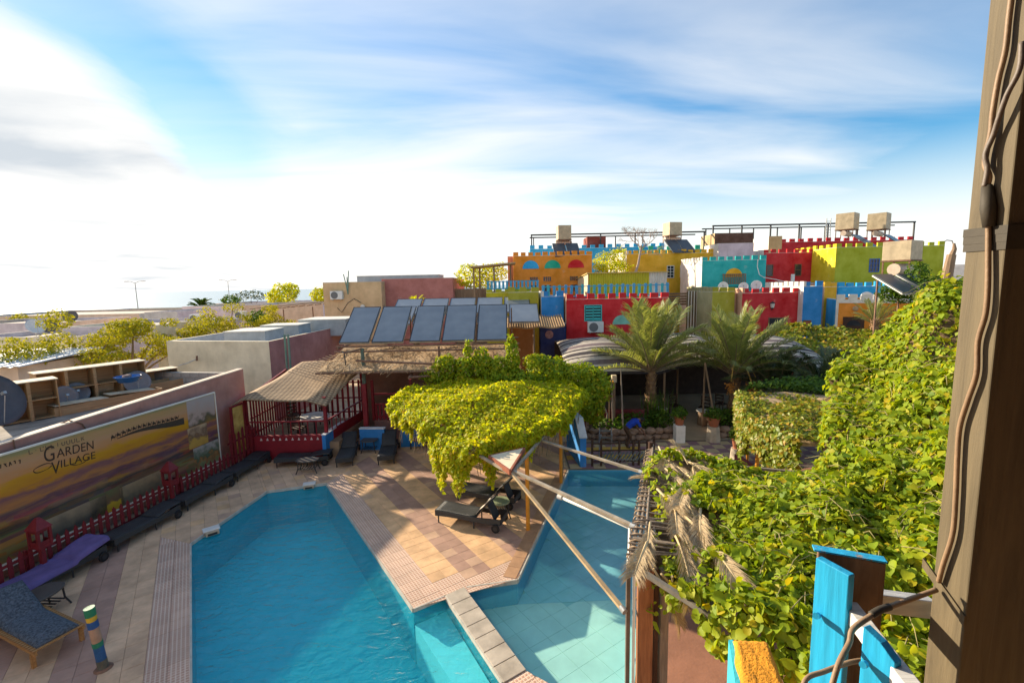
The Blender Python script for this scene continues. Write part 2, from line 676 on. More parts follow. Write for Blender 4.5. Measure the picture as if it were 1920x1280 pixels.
# leaf shapes: along +y, facing +z
LEAF4 = (np.array([(0, 0, 0), (-0.36, 0.42, 0.10), (0.36, 0.42, 0.10), (0, 0.5, 0), (0, 1.0, -0.14)], dtype=float),
         np.array([(0, 3, 1), (0, 2, 3), (3, 4, 1), (3, 2, 4)]))
_ro = [(0, 0.0, 0.0), (-0.30, 0.10, 0.10), (-0.46, 0.40, 0.17), (-0.36, 0.74, 0.10), (0, 1.0, -0.08), (0.36, 0.74, 0.10), (0.46, 0.40, 0.17), (0.30, 0.10, 0.10), (0, 0.45, 0.0)]
LEAF8 = (np.array(_ro, dtype=float), np.array([(8, (i + 1) % 8, i) for i in range(8)]))
def frames(Nrm, rng, jit=0.5, down=0.35):
 """per leaf axes: z near the surface normal, y hanging down a little"""
 n = len(Nrm)
 z = Nrm + rng.normal(0, jit, (n, 3))
 z /= np.linalg.norm(z, axis=1, keepdims=True) + 1e-9
 y = rng.normal(0, 1, (n, 3))
 y[:, 2] -= down * 2
 y -= z * np.sum(y * z, axis=1, keepdims=True)
 y /= np.linalg.norm(y, axis=1, keepdims=True) + 1e-9
 x = np.cross(y, z)
 return x, y, z
def leaves(P, Nrm, size, tmpl=LEAF4, rng=RNG, jit=0.5, down=0.35, svar=0.35):
 tv, tf = tmpl
 n = len(P)
 x, y, z = frames(Nrm, rng, jit, down)
 s = size * (1 + rng.uniform(-svar, svar, n))
 V = P[:, None, :] + s[:, None, None] * (tv[None, :, 0:1] * x[:, None, :] + tv[None, :, 1:2] * y[:, None, :] + tv[None, :, 2:3] * z[:, None, :])
 F = tf[None, :, :] + (np.arange(n) * len(tv))[:, None, None]
 return V.reshape(-1, 3), F.reshape(-1, tf.shape[1])
def blob_points(blobs, n, rng=RNG, shell=0.28, lump=0.16):
 """points in the outer shell of a union of lumpy ellipsoids (cx,cy,cz,rx,ry,rz)"""
 B = np.array(blobs, dtype=float)
 area = (B[:, 3] * B[:, 4] + B[:, 4] * B[:, 5] + B[:, 3] * B[:, 5])
 idx = rng.choice(len(B), n, p=area / area.sum())
 d = rng.normal(0, 1, (n, 3))
 d /= np.linalg.norm(d, axis=1, keepdims=True)
 k = 1 - shell * rng.random(n) ** 1.6
 k *= 1 + lump * np.sin(d[:, 0] * 7 + idx) * np.sin(d[:, 1] * 6 + 2 * idx) + lump * 0.7 * np.sin(d[:, 2] * 9 + idx * 3)
 P = B[idx, :3] + d * B[idx, 3:6] * k[:, None]
 Nn = d / B[idx, 3:6]
 Nn /= np.linalg.norm(Nn, axis=1, keepdims=True)
 keep = np.ones(n, bool)
 for i in range(len(B)):
  q = (P - B[i, :3]) / B[i, 3:6]
  keep &= (np.sum(q * q, axis=1) > 0.42) | (idx == i)
 return P[keep], Nn[keep]

# ------------------------------------------------------------------ setting: land, sea, hills
MAIN_POOL = [(-2.95, 3.31), (-2.53, 4.29), (-0.24, 6.89), (-1.52, 9.11), (-2.12, 8.72), (-6.34, 14.94), (-8.07, 14.41), (-8.47, 11.35)]
SIDE_POOL = [(-1.15, 9.36), (0.13, 7.14), (1.60, 6.10), (1.86, 6.76), (4.92, 15.5), (1.88, 15.66), (0.01, 9.60)]
def inside(p, poly):
 c = False
 j = len(poly) - 1
 for i in range(len(poly)):
  a, b = poly[i], poly[j]
  if (a[1] > p[1]) != (b[1] > p[1]) and p[0] < (b[0] - a[0]) * (p[1] - a[1]) / (b[1] - a[1]) + a[0]:
   c = not c
  j = i
 return c
m_ground = mat('sandy_ground', (0.52, 0.41, 0.28), 0.95, 0.3, 0.5, 0.4, 20)
outer = [(-420, -60), (700, -60), (700, 190), (160, 190), (60, 150), (-60, 140), (-420, 120)]
pts = [Vector(p) for p in outer + MAIN_POOL + SIDE_POOL]
eds = []
o_ = 0
for pl in (outer, MAIN_POOL, SIDE_POOL):
 eds += [(o_ + i, o_ + (i + 1) % len(pl)) for i in range(len(pl))]
 o_ += len(pl)
rv, re_, rf, *_ = delaunay_2d_cdt(pts, eds, [], 1, 1e-5)
mb = MB()
keepf = []
for f in rf:
 c = sum((rv[i] for i in f), Vector((0, 0))) / len(f)
 if not inside(c, MAIN_POOL) and not inside(c, SIDE_POOL):
  keepf.append(tuple(f))
mb.add([(p.x, p.y, -0.03) for p in rv], keepf)
struct(mb.build('ground', m_ground))

m_sea, t, b = _nodes('sea_water')
b.inputs['Base Color'].default_value = (0.36, 0.46, 0.50, 1)  # pale base: haze and glare over the water put into the colour
b.inputs['Roughness'].default_value = 0.4
nz = t.nodes.new('ShaderNodeTexNoise')
nz.inputs['Scale'].default_value = 0.25
nz.inputs['Detail'].default_value = 6
tcn = t.nodes.new('ShaderNodeTexCoord')
t.links.new(tcn.outputs['Object'], nz.inputs['Vector'])
bp = t.nodes.new('ShaderNodeBump')
bp.inputs['Strength'].default_value = 0.6
bp.inputs['Distance'].default_value = 1.0
t.links.new(nz.outputs[0], bp.inputs['Height'])
t.links.new(bp.outputs[0], b.inputs['Normal'])
mb = MB()
mb.poly([(-14000, 60, -11), (14000, 60, -11), (14000, 16000, -11), (-14000, 16000, -11)])
struct(mb.build('sea', m_sea))
# desert hills beyond the village on the right
m_hill = mat('desert_hill', (0.40, 0.24, 0.14), 0.95, 0.35, 0.02, 0.5, 0.2)
def hillfn(u, v):
 x = 150 + u * 1500
 y = 190 + v * 800
 h = 30 * (v ** 0.8) * min(1, u * 2.2) * (0.7 + 0.3 * math.sin(u * 21) * math.cos(v * 9 + u * 5)) + 4 * math.sin(u * 47 + v * 13) * v
 return (x, y, -0.3 + max(0.0, h))
mb = MB()
mb.sheet(hillfn, 60, 24)
struct(mb.build('hills', m_hill, smooth=True))

# ------------------------------------------------------------------ pools
def pool_tile_mat(name, c1, c2, sc):
 if name in MATS:
  return MATS[name]
 m, t, b = _nodes(name)
 N, Lk = t.nodes, t.links
 tcn = N.new('ShaderNodeTexCoord')
 br = N.new('ShaderNodeTexVoronoi')
 br.distance = 'CHEBYCHEV'
 br.inputs['Scale'].default_value = sc
 br.inputs['Randomness'].default_value = 0.0
 Lk.new(tcn.outputs['Object'], br.inputs['Vector'])
 nz = N.new('ShaderNodeTexNoise')
 nz.inputs['Scale'].default_value = 2.0
 nz.inputs['Detail'].default_value = 5
 Lk.new(tcn.outputs['Object'], nz.inputs['Vector'])
 mxn = N.new('ShaderNodeMix')
 mxn.data_type = 'RGBA'
 Lk.new(nz.outputs[0], mxn.inputs[0])
 mxn.inputs[6].default_value = c4(c1)
 mxn.inputs[7].default_value = c4(c2)
 mr = N.new('ShaderNodeMapRange')
 mr.inputs[1].default_value = 0.42
 mr.inputs[2].default_value = 0.5
 mr.inputs[3].default_value = 1.0
 mr.inputs[4].default_value = 0.93
 Lk.new(br.outputs['Distance'], mr.inputs[0])
 vm = N.new('ShaderNodeVectorMath')
 vm.operation = 'SCALE'
 Lk.new(mxn.outputs[2], vm.inputs[0])
 Lk.new(mr.outputs[0], vm.inputs['Scale'])
 Lk.new(vm.outputs[0], b.inputs['Base Color'])
 b.inputs['Roughness'].default_value = 0.3
 MATS[name] = m
 return m
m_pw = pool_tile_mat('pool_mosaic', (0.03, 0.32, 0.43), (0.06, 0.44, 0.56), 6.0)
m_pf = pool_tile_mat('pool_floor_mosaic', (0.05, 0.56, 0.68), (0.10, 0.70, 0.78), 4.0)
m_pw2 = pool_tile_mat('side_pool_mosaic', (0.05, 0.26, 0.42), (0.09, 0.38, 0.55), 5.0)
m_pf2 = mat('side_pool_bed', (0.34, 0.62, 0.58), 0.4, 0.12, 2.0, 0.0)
def basin(name, poly, depth, mw, mf):
 mb = MB()
 n = len(poly)
 for i in range(n):
  a, b = poly[i], poly[(i + 1) % n]
  mb.poly([(a[0], a[1], -0.016), (b[0], b[1], -0.016), (b[0], b[1], -depth), (a[0], a[1], -depth)], 0)
 mb.poly([(p[0], p[1], -depth) for p in poly], 1)
 o = struct(mb.build(name, [mw, mf]))
 return o
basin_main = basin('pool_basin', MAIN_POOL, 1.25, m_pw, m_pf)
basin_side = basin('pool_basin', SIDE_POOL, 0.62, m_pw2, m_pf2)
# submerged steps where the main pool meets the divider
mb = MB()
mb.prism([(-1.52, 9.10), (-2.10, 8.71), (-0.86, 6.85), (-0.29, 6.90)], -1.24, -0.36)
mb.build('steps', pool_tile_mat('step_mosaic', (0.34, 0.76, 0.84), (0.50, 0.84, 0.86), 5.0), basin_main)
# floor slabs of the shallow pool, a part each
GA = math.atan2(0.566, 0.824)
AX = Vector((math.cos(GA), math.sin(GA)))
BX = Vector((-math.sin(GA), math.cos(GA)))
def ab(p):
 p = Vector((p[0], p[1]))
 return (p.dot(AX), p.dot(BX))
def clip(poly, region):
 """Sutherland-Hodgman against a convex CCW region"""
 out = list(poly)
 n = len(region)
 for i in range(n):
  a, b = region[i], region[(i + 1) % n]
  ex, ey = b[0] - a[0], b[1] - a[1]
  inp, out = out, []
  if not inp:
   break
  for k in range(len(inp)):
   p, q = inp[k - 1], inp[k]
   sp_ = ex * (p[1] - a[1]) - ey * (p[0] - a[0])
   sq = ex * (q[1] - a[1]) - ey * (q[0] - a[0])
   if (sp_ >= 0) != (sq >= 0):
    t_ = sp_ / (sp_ - sq)
    out.append((p[0] + (q[0] - p[0]) * t_, p[1] + (q[1] - p[1]) * t_))
   if sq >= 0:
    out.append(q)
 return out
def parea(p):
 return 0.5 * sum(p[i - 1][0] * p[i][1] - p[i][0] * p[i - 1][1] for i in range(len(p)))
def shrink(poly, d):
 """inset a convex CCW polygon by d (clip with each edge moved in)"""
 n = len(poly)
 res = list(poly)
 for i in range(n):
  a, b = poly[i], poly[(i + 1) % n]
  ex, ey = b[0] - a[0], b[1] - a[1]
  L_ = math.hypot(ex, ey)
  if L_ < 1e-4:
   continue
  nx, ny = -ey / L_ * d, ex / L_ * d
  A, Bq = (a[0] + nx, a[1] + ny), (b[0] + nx, b[1] + ny)
  inp, res = res, []
  for k in range(len(inp)):
   p, q = inp[k - 1], inp[k]
   s1 = ex * (p[1] - A[1]) - ey * (p[0] - A[0])
   s2 = ex * (q[1] - A[1]) - ey * (q[0] - A[0])
   if (s1 >= 0) != (s2 >= 0):
    t_ = s1 / (s1 - s2)
    res.append((p[0] + (q[0] - p[0]) * t_, p[1] + (q[1] - p[1]) * t_))
   if s2 >= 0:
    res.append(q)
  if not res:
   return []
 return res
slab_mesh = {}
m_slab = mat('pool_floor_slab', (0.62, 0.82, 0.70), 0.35, 0.16, 1.2, 0.0)
m_slab2 = mat('pool_floor_slab_blue', (0.34, 0.64, 0.68), 0.35, 0.16, 1.2, 0.0)
SQ = 0.46
spab = [ab(p) for p in SIDE_POOL]
# convex halves of the side pool
half1 = [ab(p) for p in ((0.01, 9.60), (-1.15, 9.36), (0.13, 7.14), (1.60, 6.10), (1.86, 6.76), (2.90, 9.70))]
half2 = [ab(p) for p in ((0.01, 9.60), (2.90, 9.70), (4.92, 15.5), (1.88, 15.66))]
for hi, hf in enumerate((half1, half2)):
 for i in range(-2, 36):
  for j in range(2, 42):
   a0, b0 = i * SQ - 2, j * SQ - 2
   cpoly = clip([(a0, b0), (a0 + SQ, b0), (a0 + SQ, b0 + SQ), (a0, b0 + SQ)], hf)
   if len(cpoly) < 3 or parea(cpoly) < 0.03:
    continue
   cpoly = shrink(cpoly, 0.003)
   if len(cpoly) < 3:
    continue
   mb = MB()
   mb.prism(cpoly, -0.615, -0.604)
   o = mb.build('floor_slab', m_slab if hi == 0 else m_slab2, basin_side, world=False)
   o.rotation_euler = (0, 0, GA)
# water
def water_mat(name, tint, bs, bstr, dist, body=(0.02, 0.3, 0.5), turb=0.0):
 m, t, b = _nodes(name)
 N, Lk = t.nodes, t.links
 N.remove(b)
 tr = N.new('ShaderNodeBsdfTransparent')
 tr.inputs[0].default_value = c4(tint)
 gl = N.new('ShaderNodeBsdfGlossy')
 gl.inputs['Roughness'].default_value = 0.02
 fr = N.new('ShaderNodeFresnel')
 fr.inputs[0].default_value = 1.33
 tcn = N.new('ShaderNodeTexCoord')
 mpn = N.new('ShaderNodeMapping')
 mpn.inputs['Rotation'].default_value = (0, 0, rad(-30))
 mpn.inputs['Scale'].default_value = (0.6, 1.0, 1)
 Lk.new(tcn.outputs['Object'], mpn.inputs[0])
 nz = N.new('ShaderNodeTexNoise')
 nz.inputs['Scale'].default_value = bs
 nz.inputs['Detail'].default_value = 4
 nz.inputs['Roughness'].default_value = 0.55
 nz.inputs['Distortion'].default_value = 0.5
 Lk.new(mpn.outputs[0], nz.inputs['Vector'])
 bp = N.new('ShaderNodeBump')
 bp.inputs['Strength'].default_value = bstr
 bp.inputs['Distance'].default_value = dist
 Lk.new(nz.outputs[0], bp.inputs['Height'])
 Lk.new(bp.outputs[0], gl.inputs['Normal'])
 Lk.new(bp.outputs[0], fr.inputs['Normal'])
 ms = N.new('ShaderNodeMixShader')
 df = N.new('ShaderNodeBsdfDiffuse')
 df.inputs[0].default_value = c4(body)
 Lk.new(bp.outputs[0], df.inputs['Normal'])
 m0 = N.new('ShaderNodeMixShader')
 m0.inputs[0].default_value = turb
 Lk.new(tr.outputs[0], m0.inputs[1])
 Lk.new(df.outputs[0], m0.inputs[2])
 ge = N.new('ShaderNodeNewGeometry')
 iv = N.new('ShaderNodeMath')
 iv.operation = 'SUBTRACT'
 iv.inputs[0].default_value = 1.0
 Lk.new(ge.outputs['Backfacing'], iv.inputs[1])
 mf = N.new('ShaderNodeMath')
 mf.operation = 'MULTIPLY'
 Lk.new(fr.outputs[0], mf.inputs[0])
 Lk.new(iv.outputs[0], mf.inputs[1])
 Lk.new(mf.outputs[0], ms.inputs[0])
 Lk.new(m0.outputs[0], ms.inputs[1])
 Lk.new(gl.outputs[0], ms.inputs[2])
 Lk.new(ms.outputs[0], N['Material Output'].inputs[0])
 return m
m_w1 = water_mat('pool_water', (0.52, 0.92, 0.94), 5.4, 1.0, 0.085, (0.02, 0.46, 0.58), 0.2)
m_w2 = water_mat('side_pool_water', (0.80, 0.95, 0.97), 2.8, 0.8, 0.028, (0.10, 0.42, 0.50), 0.12)
def water(poly, m):
 mb = MB()
 mb.poly([(p[0], p[1], -0.085) for p in poly])
 o = struct(mb.build('water', m))
 if o.data.polygons[0].normal.z < 0:
  o.data.flip_normals()
 return o
water(MAIN_POOL, m_w1)
water(SIDE_POOL, m_w2)

# ------------------------------------------------------------------ deck of 33 cm tiles
WL = (0.1616, 0.987)
WP = (0.987, -0.1616)
def L(al, pe, z=0.0):
 """frame of the left wall: metres along it, metres out from it"""
 return (al * WL[0] + pe * WP[0], al * WL[1] + pe * WP[1], z)
def L2(al, pe):
 return L(al, pe)[:2]
R1 = [L2(2.5, -12.5), (-2.95, 3.31), (-8.47, 11.35), L2(10.2, -12.5)]
R2 = [L2(10.2, -12.5), (-8.47, 11.35), (-8.07, 14.41), L2(15.6, -12.8)]
R3 = [L2(15.6, -12.8), (-8.07, 14.41), (-6.34, 14.94), (-5.2, 18.9), (-7.0, 19.3)]
R4 = [(-6.34, 14.94), (-2.12, 8.72), (0.01, 9.60), (1.88, 15.66), (1.9, 19.2), (-5.2, 18.9)]
R5 = [(0.13, 7.14), (-0.24, 6.89), (-2.53, 4.29), (-2.95, 3.31), (0.5, 1.5), (2.6, 4.9), (1.60, 6.10)]
TS = 0.33
m_cream = mat('tile_cream', (0.66, 0.43, 0.26), 0.7, 0.16, 2.2, 0.12, 60, tint=0.07)
m_cream2 = mat('tile_sand', (0.71, 0.44, 0.23), 0.7, 0.18, 2.2, 0.12, 60, tint=0.07)
m_pink = mat('tile_dusty_pink', (0.56, 0.36, 0.24), 0.7, 0.2, 2.0, 0.12, 60, tint=0.07)
m_purp = mat('tile_mauve', (0.43, 0.26, 0.19), 0.7, 0.2, 2.0, 0.12, 60, tint=0.07)
def waffle_mat():
 m, t, b = _nodes('tile_waffle')
 N, Lk = t.nodes, t.links
 tcn = N.new('ShaderNodeTexCoord')
 vo = N.new('ShaderNodeTexVoronoi')
 vo.distance = 'CHEBYCHEV'
 vo.inputs['Scale'].default_value = 1 / 0.066
 vo.inputs['Randomness'].default_value = 0
 Lk.new(tcn.outputs['Object'], vo.inputs['Vector'])
 nz = N.new('ShaderNodeTexNoise')
 nz.inputs['Scale'].default_value = 1.7
 nz.inputs['Detail'].default_value = 7
 Lk.new(tcn.outputs['Object'], nz.inputs['Vector'])
 cr = N.new('ShaderNodeValToRGB')
 cr.color_ramp.elements[0].position, cr.color_ramp.elements[1].position = 0.3, 0.7
 cr.color_ramp.elements[0].color = (0.44, 0.23, 0.16, 1)
 cr.color_ramp.elements[1].color = (0.60, 0.36, 0.25, 1)
 Lk.new(nz.outputs[0], cr.inputs[0])
 mr = N.new('ShaderNodeMapRange')
 mr.inputs[1].default_value, mr.inputs[2].default_value = 0.30, 0.38
 mr.inputs[3].default_value, mr.inputs[4].default_value = 0.0, 1.0
 Lk.new(vo.outputs['Distance'], mr.inputs[0])
 mxn = N.new('ShaderNodeMix')
 mxn.data_type = 'RGBA'
 Lk.new(mr.outputs[0], mxn.inputs[0])
 Lk.new(cr.outputs[0], mxn.inputs[6])
 mxn.inputs[7].default_value = (0.70, 0.53, 0.40, 1)
 gg = N.new('ShaderNodeNewGeometry')
 Lk.new(tinted(t, mxn.outputs[2], gg, 0.08), b.inputs['Base Color'])
 b.inputs['Roughness'].default_value = 0.75
 bp = N.new('ShaderNodeBump')
 bp.inputs['Strength'].default_value = 0.7
 bp.inputs['Distance'].default_value = 0.006
 bp.invert = True
 Lk.new(mr.outputs[0], bp.inputs['Height'])
 Lk.new(bp.outputs[0], b.inputs['Normal'])
 return m
m_waf = waffle_mat()
TM = {'w': m_waf, 'c': m_cream, 's': m_cream2, 'p': m_pink, 'm': m_purp}
A_L, A_R = -0.55, 3.20
def kind_left(a, b, reg):
 i = int((A_L - a) / TS)
 if reg in (2, 3):
  return random.choice('cccsccp')
 if i < 2: return 'w'
 return {0: 'c', 1: 'c', 2: 'm', 3: 'm'}[(i - 2) % 4] if random.random() > 0.05 else 'p'
S_A, S_B = ab((-2.12, 8.72)), ab((0.01, 9.60))
def kind_right(a, b, reg):
 ex, ey = S_B[0] - S_A[0], S_B[1] - S_A[1]
 dist = (ex * (b - S_A[1]) - ey * (a - S_A[0])) / math.hypot(ex, ey)
 i = int((a - A_R) / TS)
 if i < 2 or dist < 0.62: return 'w'
 k = (i - 2) % 4
 if k < 2: return 's' if random.random() > 0.08 else 'c'
 return 'm' if random.random() > 0.12 else 'p'
m_joint = mat('tile_joint', (0.20, 0.15, 0.12), 0.95, 0.2, 6, 0.0)
mb = MB()
for r in (R1, R2, R3, R4, R5):
 mb.poly([(p[0], p[1], -0.012) for p in r])
deck = struct(mb.build('deck', m_joint))
tiles = []
for ri, (reg, off, kf) in enumerate(((R1, A_L, kind_left), (R2, A_L, kind_left), (R3, A_L, kind_left), (R4, A_R, kind_right), (R5, A_R, kind_right)), 1):
 rg = [ab(p) for p in reg]
 if parea(rg) < 0:
  rg.reverse()
 a_lo, a_hi = min(p[0] for p in rg), max(p[0] for p in rg)
 b_lo, b_hi = min(p[1] for p in rg), max(p[1] for p in rg)
 for i in range(int((a_lo - off) / TS) - 1, int((a_hi - off) / TS) + 2):
  for j in range(int(b_lo / TS) - 1, int(b_hi / TS) + 2):
   a0, b0 = off + i * TS, j * TS
   cp_ = clip([(a0, b0), (a0 + TS, b0), (a0 + TS, b0 + TS), (a0, b0 + TS)], rg)
   if len(cp_) < 3:
    continue
   ar = parea(cp_)
   if ar < 0.004:
    continue
   k = kf(a0 + TS / 2, b0 + TS / 2, ri) if ri != 5 else 'w'
   cx = sum(p[0] for p in cp_) / len(cp_)
   cy = sum(p[1] for p in cp_) / len(cp_)
   w_ = AX * cx + BX * cy
   # how large it shows: area over squared distance, only what lies in the frame
   dep = w_.y * math.cos(PITCH) + 6.5 * math.sin(PITCH)
   upv = w_.y * math.sin(PITCH) - 6.5 * math.cos(PITCH)
   vis = abs(w_.x / dep) < 1.12 and abs(upv / dep) < 0.75 and dep > 0
   tiles.append((ar / dep ** 3 if vis else 0, cp_, k, ar > 0.99 * TS * TS, (a0, b0)))
tiles.sort(key=lambda t_: -t_[0])
def tile_into(mb, poly, dz=0.0, mi=0):
 p1 = shrink(poly, 0.0022)
 p2 = shrink(poly, 0.0055)
 if len(p1) < 3 or len(p2) != len(p1):
  p2 = p1
 if len(p1) < 3:
  return
 n = len(p1)
 vs = [(p[0], p[1], -0.011) for p in p1] + [(p[0], p[1], -0.003 + dz) for p in p1] + [(p[0], p[1], dz) for p in p2]
 fs = []
 for l in (0, 1):
  for i in range(n):
   j = (i + 1) % n
   fs.append((l * n + i, l * n + j, l * n + n + j, l * n + n + i))
 fs.append(tuple(range(2 * n, 3 * n)))
 mb.add(vs, fs, mi)
full = {}
for k in TM:
 mb = MB()
 tile_into(mb, [(0, 0), (TS, 0), (TS, TS), (0, TS)])
 full[k] = mb.mesh('tile', TM[k])
NT = 300
for sc_, poly, k, isfull, (a0, b0) in tiles[:NT]:
 dz = random.uniform(-0.0012, 0.0012)
 if isfull:
  o = bpy.data.objects.new('tile', full[k])
  w_ = AX * a0 + BX * b0
  o.location = (w_.x, w_.y, dz)
 else:
  mb = MB()
  tile_into(mb, poly, dz)
  o = bpy.data.objects.new('tile', mb.mesh('tile', TM[k]))
 o.rotation_euler = (0, 0, GA)
 o.parent = deck
 COL.objects.link(o)
mb = MB()
keys = list(TM)
for sc_, poly, k, isfull, ofs in tiles[NT:]:
 tile_into(mb, poly, random.uniform(-0.0012, 0.0012), keys.index(k))
o = link('tile', mb.mesh('tile', [TM[k] for k in keys]), deck)
o.rotation_euler = (0, 0, GA)
stuff(o)
# pale coping lip round the pools, the terracotta edge of the shallow pool
m_lip = mat('coping_lip', (0.50, 0.47, 0.40), 0.6, 0.25, 5, 0.1)
m_terra = mat('coping_terracotta', (0.42, 0.24, 0.13), 0.65, 0.25, 3, 0.15)
def rail_along(mb, pl, w, z0, z1, side=1):
 for i in range(len(pl) - 1):
  a, b = Vector(pl[i]), Vector(pl[i + 1])
  d = (b - a).normalized()
  nn = Vector((-d.y, d.x)) * side
  q = [a, b, b + nn * w, a + nn * w]
  mb.prism([tuple(p) for p in q], z0, z1)
mb = MB()
rail_along(mb, [(-0.26, 6.92), (-1.52, 9.11), (-2.12, 8.72), (-6.34, 14.94), (-8.07, 14.41), (-8.47, 11.35), (-2.95, 3.31)], 0.028, -0.075, 0.006, 1)
struct(mb.build('coping', m_lip))
mb = MB()
rail_along(mb, [(1.88, 15.66), (0.01, 9.60), (-1.10, 9.38)], 0.03, -0.10, 0.005, 1)
struct(mb.build('coping', m_lip))
cop = struct(MB().prism([(0.06, 9.77), (0.00, 9.62), (0.02, 9.62), (0.08, 9.76)], -0.01, 0.008).build('coping', m_terra))
cs, ce = Vector((0.01, 9.60)), Vector((1.88, 15.66))
cd = (ce - cs).normalized()
cn = Vector((-cd.y, cd.x))
nco = 16
for i in range(nco):
 a = cs + cd * ((ce - cs).length * i / nco + 0.004)
 b2 = cs + cd * ((ce - cs).length * (i + 1) / nco - 0.004)
 q = [a + cn * 0.034, a + cn * 0.33, b2 + cn * 0.33, b2 + cn * 0.034]
 MB().prism([tuple(p) for p in q][::-1], -0.008, 0.012).build('coping_stone', m_terra, cop)
# divider wall between the two pools
m_div = mat('divider_stone', (0.44, 0.38, 0.30), 0.65, 0.3, 2.5, 0.2, 30)
dv = struct(MB().prism([(-1.52, 9.11), (-0.24, 6.89), (0.13, 7.14), (-1.15, 9.36)], -1.24, -0.045).build('divider_wall', m_pw))
da, db = Vector((-1.52, 9.11)), Vector((-0.24, 6.89))
dn = Vector((0.37, 0.25))
for i in range(7):
 a = da + (db - da) * (i / 7 + 0.003)
 b2 = da + (db - da) * ((i + 1) / 7 - 0.003)
 MB().prism([tuple(p) for p in (a, a + dn, b2 + dn, b2)], -0.043, 0.015).build('cap_stone', m_div, dv, bevel=0.006)
# floor of the courtyard beyond: chequered tiles
CT = 0.42
m_ctl = mat('court_tile_light', (0.55, 0.42, 0.24), 0.75, 0.2, 3, 0.1)
m_ctd = mat('court_tile_mauve', (0.30, 0.17, 0.18), 0.75, 0.2, 3, 0.1)
m_cty = mat('court_tile_yellow', (0.60, 0.36, 0.06), 0.75, 0.2, 3, 0.1)
court = struct(MB().poly([(1.92, 15.70, -0.012), (14, 15.45, -0.012), (14, 18.3, -0.012), (1.92, 18.6, -0.012)]).build('courtyard', m_joint))
ctm = {}
for k, mm in (('l', m_ctl), ('d', m_ctd), ('y', m_cty)):
 mb = MB()
 tile_into(mb, [(0, 0), (CT, 0), (CT, CT), (0, CT)])
 ctm[k] = mb.mesh('tile', mm)
for i in range(24):
 for j in range(6):
  x, y = 1.98 + i * CT, 15.74 + j * CT
  k = 'ld'[(i + j) % 2]
  if i < 7 and j in (2, 3, 4):
   k = 'y' if j != 3 else 'd'
  o = bpy.data.objects.new('tile', ctm[k])
  o.location = (x, y, 0)
  o.parent = court
  COL.objects.link(o)
# plain paving below the pergola on the right
m_pav = mat('court_paving', (0.34, 0.16, 0.10), 0.8, 0.25, 1.5, 0.2, 20)
pav = struct(MB().poly([(1.95, 6.0, -0.008), (2.8, 3.5, -0.008), (12, 3.5, -0.008), (12, 15.4, -0.008), (5.0, 15.45, -0.008)]).build('pavement', m_pav))

# ------------------------------------------------------------------ shared builders
WANG = math.atan2(WL[1], WL[0])
def house(name, label, cat, x0, x1, y0, y1, zt, front, left=None, cap=None, merlon=None, z0=0.0, par=0.45, group=None, rz=0.0, sides=('f', 'l'), right=None):
 """flat-roofed block: walls, sunken roof, parapet, battlements; front is y0"""
 cx, cy = (x0 + x1) / 2, y0
 t = thing(name, label, cat, (cx, cy, z0), rz, group)
 w, d = x1 - x0, y1 - y0
 hx = w / 2
 left = left or front
 right = right or left
 cap = cap or mat('parapet_top', (0.55, 0.50, 0.42), 0.85, 0.25, 3, 0.1)
 H = zt - z0
 mb = MB()
 mb.box((-hx, 0, 0), (hx, d, H - par))
 # front / left / right / back faces get their own coat
 mb.m = [0, 0, 0, 2, 0, 1]
 th = 0.16
 for (a, b, mi) in (((-hx, 0), (hx, th), 0), ((-hx, d - th), (hx, d), 0), ((-hx, th), (-hx + th, d - th), 1), ((hx - th, th), (hx, d - th), 2)):
  mb.box((a[0], a[1], H - par), (b[0], b[1], H), mi)
  # outer faces keep the coat of the wall they continue; ends too
 k = len(mb.m)
 # left ends of the front parapet belong to the left wall
 mb.m[6 + 5] = 1
 mb.m[6 + 3] = 2
 mb.m[12 + 5] = 1
 mb.build('wall', [front, left, right], t, world=False)
 MB().box((-hx + th, th, H - par), (hx - th, d - th, H - par + 0.02)).build('roof', mat('roof_screed', (0.42, 0.36, 0.30), 0.9, 0.3, 1, 0.2), t, world=False)
 mb = MB()
 for (a, b) in (((-hx, 0), (hx, th)), ((-hx, d - th), (hx, d)), ((-hx, th), (-hx + th, d - th)), ((hx - th, th), (hx, d - th))):
  mb.box((a[0] + 0.004, a[1] + 0.004, H + 0.001), (b[0] - 0.004, b[1] - 0.004, H + 0.018))
 mb.build('parapet_cap', cap, t, world=False)
 if merlon:
  mw, mh, gap = merlon
  pitch = mw + gap
  def row(L_, place, m, nm='merlon'):
   n = max(2, int(round((L_ - mw) / pitch)) + 1)
   st = (L_ - mw) / (n - 1)
   me = MB().box((-mw / 2, -th / 2 + 0.003, 0), (mw / 2, th / 2 - 0.003, mh)).mesh(nm, m)
   for i in range(n):
    o = bpy.data.objects.new(nm, me)
    p, r_ = place(mw / 2 + i * st)
    o.location = (p[0], p[1], H + 0.0185)
    o.rotation_euler = (0, 0, r_)
    o.parent = t
    o.scale = (random.uniform(0.9, 1.06), 1, random.uniform(0.85, 1.1))
    COL.objects.link(o)
  if 'f' in sides:
   row(w, lambda s_: ((-hx + s_, th / 2), 0), front)
  if 'l' in sides:
   row(d, lambda s_: ((-hx + th / 2, s_), PI / 2), left)
 return t
